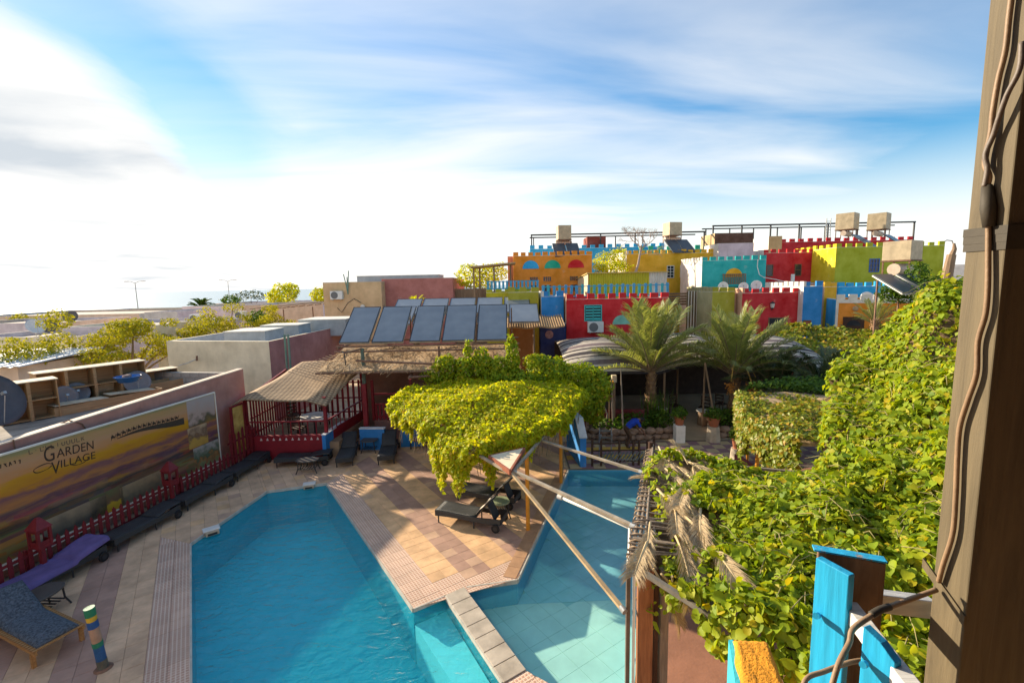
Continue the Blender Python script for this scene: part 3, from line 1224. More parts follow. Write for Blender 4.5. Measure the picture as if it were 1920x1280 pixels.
def window(t, x, z, w, h, frame, pane, bars=(1, 1), proud=0.05, sill=None, y=0.0):
 """window on the front of a house (local coords of its empty)"""
 f = 0.05
 mb = MB()
 mb.box((x - w / 2 - f, y - proud, z - f), (x - w / 2, y + 0.02, z + h + f))
 mb.box((x + w / 2, y - proud, z - f), (x + w / 2 + f, y + 0.02, z + h + f))
 mb.box((x - w / 2, y - proud, z + h), (x + w / 2, y + 0.02, z + h + f))
 mb.box((x - w / 2, y - proud, z - f), (x + w / 2, y + 0.02, z))
 wo = mb.build('window', frame, t, world=False)
 MB().box((x - w / 2, y - 0.012, z), (x + w / 2, y - 0.004, z + h)).build('pane', pane, wo, world=False)
 for i in range(1, bars[0] + 1):
  xx = x - w / 2 + w * i / (bars[0] + 1)
  MB().box((xx - 0.018, y - proud * 0.8, z), (xx + 0.018, y - 0.014, z + h)).build('bar', frame, wo, world=False)
 for i in range(1, bars[1] + 1):
  zz = z + h * i / (bars[1] + 1)
  MB().box((x - w / 2, y - proud * 0.7, zz - 0.018), (x + w / 2, y - 0.015, zz + 0.018)).build('bar', frame, wo, world=False)
 if sill:
  MB().box((x - w / 2 - 0.1, y - 0.12, z - f - 0.06), (x + w / 2 + 0.1, y + 0.01, z - f - 0.002)).build('sill', sill, wo, world=False)
 return wo
m_white = mat('white_paint', (0.74, 0.72, 0.66), 0.7, 0.15, 3, 0.1)
m_glassd, _t, _b = _nodes('dark_glass')
_b.inputs['Base Color'].default_value = (0.03, 0.035, 0.045, 1)
_b.inputs['Roughness'].default_value = 0.12
MATS['dark_glass'] = m_glassd
m_black = mat('black_metal', (0.03, 0.03, 0.032), 0.5, 0.3, 8, 0.1)
m_steel = mat('galvanised_steel', (0.42, 0.43, 0.42), 0.45, 0.25, 6, 0.1, metal=0.6)
m_rust = mat('rusty_steel', (0.20, 0.11, 0.07), 0.8, 0.4, 7, 0.3)
m_straw = mat('straw', (0.44, 0.30, 0.16), 0.9, 0.4, 6, 0.5, 40)
m_drywood = wood('dry_wood', (0.16, 0.10, 0.06), (0.34, 0.23, 0.14))
m_pvc = mat('white_pipe', (0.72, 0.70, 0.64), 0.4, 0.12, 3, 0.02)
def ac_unit(label, x, y, z, w=0.85, h=0.6, d=0.34, rz=0.0, group='air conditioner units on the walls'):
 """outdoor air conditioner box hung on brackets; front is -y, back at y"""
 t = thing('air_conditioner', label, 'air conditioner', (x, y, z), rz, group)
 MB().box((-w / 2, -d - 0.05, 0), (w / 2, -0.05, h)).build('casing', mat('ac_casing', (0.70, 0.69, 0.64), 0.45, 0.1, 4, 0.03), t, bevel=0.02, world=False)
 mb = MB()
 mb.cyl((-w * 0.14, -d - 0.05, h / 2), (-w * 0.14, -d - 0.062, h / 2), h * 0.42, 24)
 mb.build('fan_grille', mat('ac_grille', (0.16, 0.16, 0.16), 0.6, 0.3, 40, 0.3), t, world=False)
 for s in (-1, 1):
  MB().bar((s * w * 0.35, 0.0, -0.03), (s * w * 0.35, -d - 0.05, -0.03), 0.04, 0.04).build('bracket', m_steel, t, world=False)
 return t
def dish(name, label, p, r, az, el, m, group='satellite dishes'):
 """satellite dish looking along az/el, on a short mast"""
 t = thing(name, label, 'satellite dish', p, 0, group)
 MB().cyl((0, 0, 0), (0, 0, r * 1.15), 0.03, 8).build('mast', m_steel, t, world=False)
 d = Vector((math.sin(az) * math.cos(el), math.cos(az) * math.cos(el), math.sin(el)))
 q = d.to_track_quat('Z', 'Y').to_matrix()
 vs, fs = [], []
 nr, ns = 5, 26
 for sgn, off in ((1, 0.0), (-1, -0.02)):
  base = len(vs)
  for i in range(nr + 1):
   rr = r * i / nr
   for j in range(ns):
    a = 2 * PI * j / ns
    vs.append(q @ Vector((rr * math.cos(a), rr * math.sin(a) * 1.08, 0.30 * rr * rr / r + off)) + Vector((0, 0, r * 1.15)) + d * 0.06)
  for i in range(nr):
   for j in range(ns):
    a, b2 = base + i * ns + j, base + i * ns + (j + 1) % ns
    fs.append((a, b2, b2 + ns, a + ns))
 ob, ib = nr * ns, (nr + 1) * ns + nr * ns
 for j in range(ns):
  fs.append((ob + j, ob + (j + 1) % ns, ib + (j + 1) % ns, ib + j))
 MB().add(vs, fs).build('reflector', m, t, smooth=True, world=False)
 c = Vector((0, 0, r * 1.15))
 tip = c + d * r * 1.0
 mb = MB()
 mb.tube([c + q @ Vector((0, -r * 1.02, 0.3 * r)), tip - q @ Vector((0, 0.1 * r, 0))], 0.012, 6)
 mb.obox(tip, (0.07, 0.07, 0.12), q)
 mb.build('feed_arm', m_steel, t, world=False)
 return t

# ------------------------------------------------------------------ pink house along the left side
m_pinkw = plaster('wall_pink', (0.50, 0.235, 0.175))
m_block = mat('grey_blockwork', (0.36, 0.33, 0.29), 0.9, 0.25, 4, 0.3)
t = thing('pink_house', 'low pink house with junk on its flat roof behind the printed billboard', 'house', L(9, -13.3, 0))
A0, A1 = 1.0, 15.97
def ztop(al):
 return 3.07 + (al - 8.26) * (3.42 - 3.07) / (15.97 - 8.26)
pe0, pe1 = -13.3, -19.6
mb = MB()
b0 = [L(A0, pe0, 0), L(A1, pe0, 0), L(A1, pe0 - 0.2, 0), L(A0, pe0 - 0.2, 0)]
t0 = [L(A0, pe0, ztop(A0)), L(A1, pe0, ztop(A1)), L(A1, pe0 - 0.2, ztop(A1)), L(A0, pe0 - 0.2, ztop(A0))]
mb.loft(b0, t0)
mb.build('wall', m_pinkw, t)
mb = MB()
mb.loft([L(A0, pe0 + 0.015, ztop(A0) + 0.001), L(A1, pe0 + 0.015, ztop(A1) + 0.001), L(A1, pe0 - 0.23, ztop(A1) + 0.001), L(A0, pe0 - 0.23, ztop(A0) + 0.001)],
  [L(A0, pe0 + 0.015, ztop(A0) + 0.035), L(A1, pe0 + 0.015, ztop(A1) + 0.035), L(A1, pe0 - 0.23, ztop(A1) + 0.035), L(A0, pe0 - 0.23, ztop(A0) + 0.035)])
mb.build('parapet_cap', mat('cream_coping', (0.66, 0.52, 0.40), 0.8, 0.2, 3, 0.1), t)
MB().loft([L(A0, pe0 - 0.2, 0), L(A1 - 0.2, pe0 - 0.2, 0), L(A1 - 0.2, pe1, 0), L(A0, pe1, 0)], [L(A0, pe0 - 0.2, 2.72), L(A1 - 0.2, pe0 - 0.2, 2.72), L(A1 - 0.2, pe1, 2.72), L(A0, pe1, 2.72)]).build('roof', mat('old_roof', (0.30, 0.26, 0.22), 0.95, 0.4, 1.4, 0.4), t)
# blockwork parapet across the far end, block by block
bl = MB().box((-0.195, -0.095, 0), (0.195, 0.095, 0.185)).mesh('block', m_block)
for r in range(3):
 for i in range(14):
  o = bpy.data.objects.new('block', bl)
  pe = pe0 - 0.45 - i * 0.4 - (0.2 if r % 2 else 0)
  if pe < pe1 + 0.2:
   continue
  p = Vector(L(A1 - 0.1, pe, 2.722 + r * 0.195))
  o.location = p - t.location
  o.rotation_euler = (0, 0, math.atan2(WP[1], WP[0]) + random.uniform(-0.01, 0.01))
  o.parent = t
  COL.objects.link(o)
# cables down the wall
mb = MB()
mb.tube([L(8.5, -13.40, 3.1), L(8.5, -13.27, 3.13), L(8.52, -13.265, 2.0)], 0.015, 6)
mb.build('cable', m_rust, t)
mb = MB()
mb.tube([L(9.6, -13.55, 3.12), L(9.75, -13.35, 3.22), L(10.0, -13.27, 3.05), L(10.15, -13.27, 2.7)], 0.018, 6)
mb.build('cable', m_rust, t)

# junk on its roof
m_ply = wood('old_plywood', (0.30, 0.17, 0.08), (0.50, 0.32, 0.15), along='X')
m_plyt = mat('bleached_board', (0.62, 0.52, 0.36), 0.85, 0.3, 3, 0.1)
def cabinet(label, p, rz, w, d, h, cols, rows, z0=2.725):
 t = thing('shelf_cabinet', label, 'cabinet', (p[0], p[1], z0), rz, 'old wooden cabinets on the pink house roof')
 th = 0.025
 for s in (0, 1):
  MB().box((s * (w - th), 0, 0), (s * (w - th) + th, d, h - 0.03)).build('side_panel', m_ply, t, world=False)
 MB().box((-0.03, -0.03, h - 0.028), (w + 0.03, d + 0.02, h)).build('top', m_plyt, t, world=False)
 MB().box((th, d - 0.012, 0), (w - th, d, h - 0.03)).build('back_panel', m_ply, t, world=False)
 for i in range(1, cols):
  MB().box((w * i / cols - 0.04, 0.012, 0.0), (w * i / cols + 0.04, d - 0.013, h - 0.03)).build('divider', m_ply, t, world=False)
 for i in range(rows):
  zz = h * i / rows + (0.03 if i == 0 else 0)
  for k in range(cols):
   MB().box((w * k / cols + 0.042, 0.006, zz), (w * (k + 1) / cols - 0.042, d - 0.014, zz + 0.025)).build('shelf', m_ply, t, world=False)
 return t
cw = WANG - PI
RA = WANG
pA = (-15.065, 14.431, 2.720)
cabinet('long bleached shelf cabinet with four open bays on the pink roof', pA, rad(58), 2.9, 0.62, 1.28, 4, 2)
pB = (-14.691, 16.753, 2.720)
cabinet('low shelf cabinet holding a blue basin, near the grey block parapet', pB, rad(57), 2.1, 0.6, 0.72, 2, 1)
pC = (-14.730, 13.013, 2.720)
cabinet('narrow shelf cabinet half hidden by the big satellite dish', pC, rad(55), 1.25, 0.6, 1.2, 2, 2)
def crate(label, p, rz, w, d, h, lid, z0=2.725):
 t = thing('wooden_crate', label, 'crate', (p[0], p[1], z0), rz, 'wooden crates on the pink house roof')
 th = 0.025
 MB().box((0, 0, 0), (w, th, h)).build('side_board', m_ply, t, world=False)
 MB().box((0, d - th, 0), (w, d, h)).build('side_board', m_ply, t, world=False)
 for s in (0, 1):
  MB().box((s * (w - th), th + 0.001, 0), (s * (w - th) + th, d - th - 0.001, h)).build('end_board', m_ply, t, world=False)
 MB().box((th, th, 0.01), (w - th, d - th, 0.03)).build('bottom', m_ply, t, world=False)
 if lid:
  for k, (xa, xb, r_) in enumerate(((0.0, 0.46, 0.02), (0.48, 0.92, -0.05))):
   mt = Matrix.Rotation(r_, 3, 'Z') @ Matrix.Rotation(0.03 * (k + 1), 3, 'Y')
   MB().obox(((xa + xb) / 2 * w, d / 2 - 0.02, h + 0.035 + 0.015 * k), ((xb - xa) * w, d * 1.04, 0.018), mt).build('lid_board', m_plyt, t, world=False)
 else:
  MB().obox((w * 0.55, d / 2, h * 0.55), (w * 0.9, 0.09, 0.03), Matrix.Rotation(0.12, 3, 'Y')).build('loose_board', m_plyt, t, world=False)
 return t
crate('long low crate with loose pale lid boards along the pink parapet', (-14.115, 13.945, 2.720), rad(64), 3.0, 0.5, 0.28, True)
crate('open tapered crate with a stick inside near the parapet corner', (-13.645, 17.000, 2.720), rad(64), 2.0, 0.62, 0.34, False)
# leaning board and blue basin
lp = Vector((-14.642, 16.268, 2.720))
tag(MB().obox((lp.x, lp.y, 2.72 + 0.30), (0.6, 0.03, 0.55), Matrix.Rotation(rad(60), 3, 'Z') @ Matrix.Rotation(rad(25), 3, 'X')).build('loose_board', m_plyt), 'pale square board leaning against the cabinet end', 'board')
bp_ = Vector((-13.198, 15.663, 3.460))
tb = thing('basin', 'round blue plastic basin with rubbish on the low cabinet', 'basin', (bp_.x, bp_.y, 3.45))
m_bluep = mat('blue_plastic', (0.02, 0.14, 0.42), 0.35, 0.15, 3, 0.02)
vs, fs = [], []
prof = [(0.02, 0.0), (0.25, 0.0), (0.37, 0.2), (0.39, 0.2), (0.36, 0.18), (0.24, 0.02), (0.02, 0.02)]
for (r_, z_) in prof:
 for j in range(24):
  vs.append((r_ * math.cos(2 * PI * j / 24), r_ * math.sin(2 * PI * j / 24), z_))
for i in range(len(prof) - 1):
 for j in range(24):
  a, b2 = i * 24 + j, i * 24 + (j + 1) % 24
  fs.append((a, b2, b2 + 24, a + 24))
MB().add(vs, fs).build('bowl', m_bluep, tb, smooth=True, world=False)
mb = MB()
for k in range(6):
 mb.ball((random.uniform(-.15, .15), random.uniform(-.15, .15), 0.2), random.uniform(.06, .1), 7, 5, (1, 1, 0.7))
mb.build('contents', mat('rag', (0.30, 0.20, 0.17), 0.9, 0.4, 8, 0.3), tb, world=False)
m_dishg = mat('dish_grey', (0.19, 0.19, 0.20), 0.55, 0.15, 3, 0.03)
m_dishw = mat('dish_white', (0.66, 0.65, 0.62), 0.5, 0.12, 3, 0.03)
p = (-13.848, 12.378, 2.720)
dish('satellite_dish', 'big grey satellite dish cut by the left edge of the photo', (p[0] - 0.62, p[1] + 0.1, 2.72), 0.72, rad(100), rad(25), mat('dish_slate', (0.08, 0.08, 0.09), 0.6, 0.2, 3, 0.03))
for k, (u_, lab) in enumerate((((-14.679, 14.846, 2.720), 'left one of two small grey dishes leaning by the cabinet'), ((-14.766, 15.393, 2.720), 'right one of two small grey dishes leaning by the cabinet'), ((-13.722, 16.672, 2.720), 'grey dish standing alone between the crates'), ((-14.463, 18.556, 2.720), 'small pale dish behind the open tapered crate'))):
 dish('satellite_dish', lab, (u_[0], u_[1], 2.72), (0.34, 0.34, 0.40, 0.26)[k], rad(118 + 9 * k), rad(22 + 4 * k), m_dishg if k < 3 else m_dishw)

# ------------------------------------------------------------------ printed billboard
def bill_mat():
 m, t, b = _nodes('billboard_print')
 N, Lk = t.nodes, t.links
 tcn = N.new('ShaderNodeTexCoord')
 sx = N.new('ShaderNodeSeparateXYZ')
 Lk.new(tcn.outputs['Object'], sx.inputs[0])
 mpn = N.new('ShaderNodeMapping')
 mpn.inputs['Scale'].default_value = (0.55, 1, 3.2)
 Lk.new(tcn.outputs['Object'], mpn.inputs[0])
 nz = N.new('ShaderNodeTexNoise')
 nz.inputs['Scale'].default_value = 1.6
 nz.inputs['Detail'].default_value = 8
 nz.inputs['Roughness'].default_value = 0.65
 nz.inputs['Distortion'].default_value = 0.7
 Lk.new(mpn.outputs[0], nz.inputs['Vector'])
 ma = N.new('ShaderNodeMath')
 ma.operation = 'MULTIPLY_ADD'
 Lk.new(nz.outputs[0], ma.inputs[0])
 ma.inputs[1].default_value = 0.62
 Lk.new(sx.outputs[2], ma.inputs[2])
 dv_ = N.new('ShaderNodeMath')
 dv_.operation = 'MULTIPLY_ADD'
 Lk.new(ma.outputs[0], dv_.inputs[0])
 dv_.inputs[1].default_value = 1 / 2.4
 dv_.inputs[2].default_value = -0.84 / 2.4
 cr = N.new('ShaderNodeValToRGB')
 e = cr.color_ramp.elements
 stops = [(0.0, (0.26, 0.15, 0.07)), (0.16, (0.34, 0.20, 0.10)), (0.30, (0.07, 0.055, 0.05)), (0.36, (0.42, 0.19, 0.10)), (0.43, (0.14, 0.07, 0.09)), (0.50, (0.52, 0.24, 0.10)), (0.57, (0.24, 0.11, 0.12)), (0.63, (0.60, 0.28, 0.07)), (0.70, (0.66, 0.35, 0.07)), (0.76, (0.66, 0.33, 0.15)), (0.86, (0.62, 0.36, 0.21)), (0.95, (0.56, 0.36, 0.17)), (1.0, (0.34, 0.31, 0.15))]
 e[0].position, e[0].color = stops[0][0], c4(stops[0][1])
 e[1].position, e[1].color = stops[-1][0], c4(stops[-1][1])
 for p_, c_ in stops[1:-1]:
  q = e.new(p_)
  q.color = c4(c_)
 Lk.new(dv_.outputs[0], cr.inputs[0])
 # small building and field like blotches in the middle band
 vo = N.new('ShaderNodeTexVoronoi')
 vo.inputs['Scale'].default_value = 3.2
 vo.distance = 'CHEBYCHEV'
 Lk.new(mpn.outputs[0], vo.inputs['Vector'])
 mxn = N.new('ShaderNodeMix')
 mxn.data_type = 'RGBA'
 mxn.blend_type = 'OVERLAY'
 band = N.new('ShaderNodeMapRange')
 band.interpolation_type = 'SMOOTHSTEP'
 band.inputs[1].default_value = 1.75
 band.inputs[2].default_value = 1.3
 band.inputs[3].default_value = 0.0
 band.inputs[4].default_value = 0.3
 Lk.new(sx.outputs[2], band.inputs[0])
 Lk.new(band.outputs[0], mxn.inputs[0])
 Lk.new(cr.outputs[0], mxn.inputs[6])
 Lk.new(vo.outputs['Color'], mxn.inputs[7])
 ds = N.new('ShaderNodeHueSaturation')
 ds.inputs['Saturation'].default_value = 1.1
 ds.inputs['Value'].default_value = 0.82
 Lk.new(mxn.outputs[2], ds.inputs['Color'])
 Lk.new(ds.outputs[0], b.inputs['Base Color'])
 b.inputs['Roughness'].default_value = 0.42
 # wrinkles of the stretched sheet
 nb = N.new('ShaderNodeTexNoise')
 nb.inputs['Scale'].default_value = 1.1
 nb.inputs['Detail'].default_value = 3
 Lk.new(tcn.outputs['Object'], nb.inputs['Vector'])
 bpn = N.new('ShaderNodeBump')
 bpn.inputs['Strength'].default_value = 0.25
 bpn.inputs['Distance'].default_value = 0.05
 Lk.new(nb.outputs[0], bpn.inputs['Height'])
 Lk.new(bpn.outputs[0], b.inputs['Normal'])
 return m
BT = thing('billboard', 'long printed billboard with desert sunset and the words Garden Village', 'billboard', L(0, -12.95, 0), WANG)
BX0, BX1, BZ0, BZ1 = 2.2, 14.08, 0.50, 2.92
MB().box((BX0, 0, BZ0), (BX1, 0.03, BZ1)).build('printed_sheet', bill_mat(), BT, world=False)
m_edge = mat('billboard_edge', (0.78, 0.72, 0.60), 0.6, 0.1, 3, 0.02)
for nm, a, b_ in (('frame_rail', (BX0, -0.02, BZ1), (BX1, 0.05, BZ1 + 0.04)), ('frame_rail', (BX0, -0.03, BZ0 - 0.14), (BX1, 0.05, BZ0)), ('frame_rail', (BX1, -0.02, BZ0 - 0.14), (BX1 + 0.03, 0.05, BZ1 + 0.04))):
 MB().box(a, b_).build(nm, m_edge, BT, world=False)
for x in (3.5, 6.5, 9.5, 12.5):
 MB().box((x - 0.04, 0.055, 0), (x + 0.04, 0.13, BZ1 - 0.1)).build('post', m_rust, BT, world=False)
m_ink = mat('black_print', (0.05, 0.03, 0.02), 0.5, 0.2, 6, 0.0)
def text(body, x, z, size, parent, m, y=-0.004, shear=0.0, sx=1.0, name='lettering', ext=0.0015):
 cu = bpy.data.curves.new(name, 'FONT')
 cu.body = body
 cu.size = size
 cu.extrude = ext
 cu.shear = shear
 ob = bpy.data.objects.new(name, cu)
 COL.objects.link(ob)
 bpy.context.view_layer.update()
 me = bpy.data.meshes.new_from_object(ob.evaluated_get(bpy.context.evaluated_depsgraph_get()))
 bpy.data.objects.remove(ob)
 R_ = Matrix.Rotation(TR, 4, 'Y') @ Matrix.Rotation(PI / 2, 4, 'X')
 me.transform(Matrix.Translation((x, y, z)) @ R_ @ Matrix.Diagonal((sx, 1, 1, 1)))
 me.materials.clear()
 me.materials.append(m)
 return link(name, me, parent, 0, False)
TR = rad(5)
text('G', 8.80, 2.46, 0.54, BT, m_ink, sx=0.66)
text('ARDEN', 9.09, 2.47, 0.32, BT, m_ink, sx=0.84)
text('V', 8.93, 2.10, 0.45, BT, m_ink, sx=0.70)
text('ILLAGE', 9.13, 2.20, 0.27, BT, m_ink, sx=1.0)
v0 = (8.90, 2.08)
# swash of the V: a flat calligraphic loop
def swash(pts, wd, name='lettering_swash'):
 mb = MB()
 P2 = []
 n = 40
 k = len(pts) - 1
 def cr_(i, t_):
  p0, p1, p2, p3 = (Vector(pts[max(0, min(k, i + q))]) for q in (-1, 0, 1, 2))
  return 0.5 * ((2 * p1) + (p2 - p0) * t_ + (2 * p0 - 5 * p1 + 4 * p2 - p3) * t_ ** 2 + (3 * p1 - p0 - 3 * p2 + p3) * t_ ** 3)
 for i in range(k):
  for j in range(10):
   P2.append(cr_(i, j / 10))
 P2.append(Vector(pts[-1]))
 for i in range(len(P2) - 1):
  a, b_ = P2[i], P2[i + 1]
  d = (b_ - a).normalized()
  nn = Vector((-d.y, d.x)) * wd * (0.35 + 0.65 * abs(math.sin(PI * i / len(P2) * 2.5)))
  mb.poly([(a.x - nn.x, -0.0055, a.y - nn.y), (b_.x - nn.x, -0.0055, b_.y - nn.y), (b_.x + nn.x, -0.0055, b_.y + nn.y), (a.x + nn.x, -0.0055, a.y + nn.y)])
 return mb.build(name, m_ink, BT, world=False)
swash([(8.98, 2.36), (8.86, 2.42), (8.66, 2.40), (8.58, 2.34), (8.66, 2.27), (8.86, 2.28), (8.96, 2.33)], 0.012)
swash([(9.36, 2.19), (9.5, 2.13), (9.68, 2.13), (9.8, 2.2)], 0.010)
# the two lines of square and cursive characters left of and above the name
m_ink2 = mat('brown_print', (0.16, 0.11, 0.07), 0.5, 0.2, 6, 0.0)
def glyphs(x, z, h, w, code, m, slant=0.0):
 """strokes on a 2x2 cell: each glyph a list of polylines"""
 S = {'L': [[(0, 1), (0, 0), (.8, 0)]], 'E': [[(0, 1), (0, 0), (.7, 0)], [(.7, 1), (.7, .62)]], 'U': [[(0, 1), (0, .2), (.2, 0), (.6, 0), (.8, .2), (.8, 1)]],
         'O': [[(.1, .9), (0, .5), (.1, .1), (.5, 0), (.8, .3), (.8, .9)]], 'I': [[(.3, 1), (.3, .1)]], 'K': [[(0, 1), (0, 0)], [(.6, 1), (.3, .5), (.7, 0)]], ':': [[(.2, .6), (.3, .5)]],
         'a': [[(0, .1), (.3, .9), (.6, .2)]], 'z': [[(0, .7), (.5, .8), (.3, .1)]], 'x': [[(0, .9), (.7, .1)], [(.6, .8), (.2, .4)]], 'v': [[(0, .8), (.4, .9), (.4, .3)]]}
 mb = MB()
 cx = x
 for ch in code:
  if ch != ' ':
   for pl in S[ch]:
    for (p, q) in zip(pl, pl[1:]):
     a = Vector((cx + p[0] * w, z + p[1] * h + slant * (cx - x)))
     b_ = Vector((cx + q[0] * w, z + q[1] * h + slant * (cx - x)))
     d = (b_ - a).normalized()
     nn = Vector((-d.y, d.x)) * 0.010
     mb.poly([(a.x - nn.x, -0.004, a.y - nn.y), (b_.x - nn.x, -0.004, b_.y - nn.y), (b_.x + nn.x, -0.004, b_.y + nn.y), (a.x + nn.x, -0.004, a.y + nn.y)])
  cx += w * 1.28
 return mb.build('lettering', m, BT, world=False)
h0 = (8.560, 2.742)
h1 = (9.787, 2.713)
glyphs(8.55, 2.77, 0.10, 1.25 / 14.0, 'L:ELLIOUULK', m_ink2, -0.06)
h2 = (7.997, 2.620)
h3 = (8.456, 2.587)
glyphs(7.7, 2.66, 0.12, 0.07, 'La zxavz', m_ink, -0.08)
# caravan: camels and their leaders along the dune crest
def camel(x, z, s, rise):
 out = [(0, 0), (.05, .35), (.02, .5), (.12, .62), (.22, .85), (.32, .62), (.44, .60), (.54, .42), (.62, .48), (.68, .72), (.80, .74), (.82, .66), (.73, .62), (.68, .38), (.60, .28), (.56, .26), (.55, 0), (.51, 0), (.50, .28), (.14, .28), (.05, 0)]
 n = len(out)
 mb = MB()
 front = [(x + p[0] * s, -0.004, z + p[1] * s) for p in out]
 mb.poly(front)
 return mb.build('painted_camel', m_ink, BT, world=False)
c0 = (10.392, 2.462)
c1 = (12.565, 2.474)
dune = MB()
dz0 = 0.0
prof = []
for i in range(15):
 f = i / 14
 prof.append((c0[0] + (c1[0] - c0[0]) * f + 0.2, c0[1] + (c1[1] - c0[1]) * f + 0.05 * math.sin(f * 5)))
for (a, b_), i in zip(zip(prof, prof[1:]), range(20)):
 th_ = 0.02 + 0.20 * (i / 14)
 dune.poly([(a[0], -0.003, a[1] - th_), (b_[0], -0.003, b_[1] - th_ - 0.015), (b_[0], -0.003, b_[1]), (a[0], -0.003, a[1])])
dune.build('painted_dune', mat('dark_dune_print', (0.06, 0.045, 0.03), 0.5, 0.3, 5, 0), BT, world=False)
for i in range(14):
 f = (i + 0.2) / 14
 camel(c0[0] + (c1[0] - c0[0]) * f, c0[1] + (c1[1] - c0[1]) * f + 0.05 * math.sin(f * 5) - 0.02, 0.2, 0)
def picture(u0, u1, stops, sc, nm):
 m, t, b = _nodes(nm)
 N, Lk = t.nodes, t.links
 tcn = N.new('ShaderNodeTexCoord')
 nz = N.new('ShaderNodeTexNoise')
 nz.inputs['Scale'].default_value = sc
 nz.inputs['Detail'].default_value = 6
 Lk.new(tcn.outputs['Object'], nz.inputs['Vector'])
 sx = N.new('ShaderNodeSeparateXYZ')
 Lk.new(tcn.outputs['Object'], sx.inputs[0])
 ma = N.new('ShaderNodeMath')
 ma.operation = 'MULTIPLY_ADD'
 Lk.new(sx.outputs[2], ma.inputs[0])
 ma.inputs[1].default_value = 0.7 / max(0.1, u1[1] - u0[1])
 ad = N.new('ShaderNodeMath')
 ad.operation = 'ADD'
 ad.inputs[1].default_value = -0.35 - 0.7 * u0[1] / max(0.1, u1[1] - u0[1]) + 0.15
 Lk.new(nz.outputs[0], ad.inputs[0])
 Lk.new(ad.outputs[0], ma.inputs[2])
 cr = N.new('ShaderNodeValToRGB')
 e = cr.color_ramp.elements
 e[0].position, e[0].color = stops[0][0], c4(stops[0][1])
 e[1].position, e[1].color = stops[-1][0], c4(stops[-1][1])
 for p_, c_ in stops[1:-1]:
  q = e.new(p_)
  q.color = c4(c_)
 Lk.new(ma.outputs[0], cr.inputs[0])
 Lk.new(cr.outputs[0], b.inputs['Base Color'])
 b.inputs['Roughness'].default_value = 0.4
 MB().box((u0[0], -0.004, u0[1]), (u1[0], -0.0005, u1[1])).build('printed_picture', m, BT, world=False)
b0_ = (9.676, 0.532)
b1_ = (10.560, 1.176)
picture((b0_[0], 0.52), (b1_[0], 1.12), [(0.0, (0.55, 0.30, 0.02)), (0.55, (0.62, 0.36, 0.03)), (0.66, (0.16, 0.09, 0.05)), (1.0, (0.12, 0.13, 0.05))], 3.0, 'picture_yellow')
b0_ = (12.888, 0.796)
picture((b0_[0] + 0.1, 0.52), (BX1 - 0.02, 1.28), [(0.0, (0.07, 0.12, 0.05)), (0.35, (0.30, 0.28, 0.12)), (0.5, (0.40, 0.16, 0.05)), (0.65, (0.08, 0.12, 0.06)), (1.0, (0.38, 0.33, 0.28))], 5.0, 'picture_garden')
b0_ = (12.820, 2.094)
picture((b0_[0] + 0.1, 2.02), (BX1 - 0.02, 2.90), [(0.0, (0.35, 0.20, 0.04)), (0.4, (0.10, 0.09, 0.05)), (0.55, (0.46, 0.32, 0.25)), (1.0, (0.42, 0.36, 0.33))], 2.6, 'picture_palms')
b0_ = (12.734, 1.402)
picture((b0_[0] + 0.12, 1.30), (b0_[0] + 0.9, 2.0), [(0.0, (0.40, 0.22, 0.05)), (0.5, (0.52, 0.30, 0.06)), (0.7, (0.18, 0.10, 0.06)), (1.0, (0.50, 0.35, 0.2))], 4.0, 'picture_gold')
b0_ = (10.487, 0.341)
b1_ = (12.023, 0.617)
picture((b0_[0], 0.52), (b1_[0], 1.06), [(0.0, (0.06, 0.05, 0.045)), (0.5, (0.20, 0.15, 0.09)), (1.0, (0.34, 0.24, 0.13))], 6.0, 'picture_brick')
b0_ = (8.396, 0.741)
picture((b0_[0], 0.52), (b0_[0] + 1.7, 1.06), [(0.0, (0.05, 0.05, 0.045)), (0.4, (0.10, 0.08, 0.06)), (1.0, (0.34, 0.25, 0.15))], 3.5, 'picture_wall')

# ------------------------------------------------------------------ dark red picket fence
m_dred = mat('dark_red_paint', (0.19, 0.016, 0.020), 0.55, 0.22, 5, 0.1)
FT = thing('picket_fence', 'dark red pointed picket fence below the billboard', 'fence', L(0, -12.42, 0), WANG)
pk = MB()
w_, h_ = 0.085, 0.86
pk.loft([(-w_ / 2, -0.011, 0), (w_ / 2, -0.011, 0), (w_ / 2, -0.011, h_ - 0.09), (0, -0.011, h_), (-w_ / 2, -0.011, h_ - 0.09)],
  [(-w_ / 2, 0.011, 0), (w_ / 2, 0.011, 0), (w_ / 2, 0.011, h_ - 0.09), (0, 0.011, h_), (-w_ / 2, 0.011, h_ - 0.09)])
pkm = pk.mesh('picket', m_dred)
x = 3.0
while x < 13.9:
 o = bpy.data.objects.new('picket', pkm)
 o.location = (x, 0, 0)
 o.rotation_euler = (0, random.uniform(-0.02, 0.02), 0)
 o.parent = FT
 COL.objects.link(o)
 x += 0.19
for z in (0.22, 0.62):
 MB().box((2.9, 0.013, z), (14.0, 0.045, z + 0.06)).build('rail', m_dred, FT, world=False)
x = 3.9
while x < 14.2:
 MB().box((x - 0.03, 0.047, 0), (x + 0.03, 0.1, 0.78)).build('post', m_dred, FT, world=False)
 x += 2.0
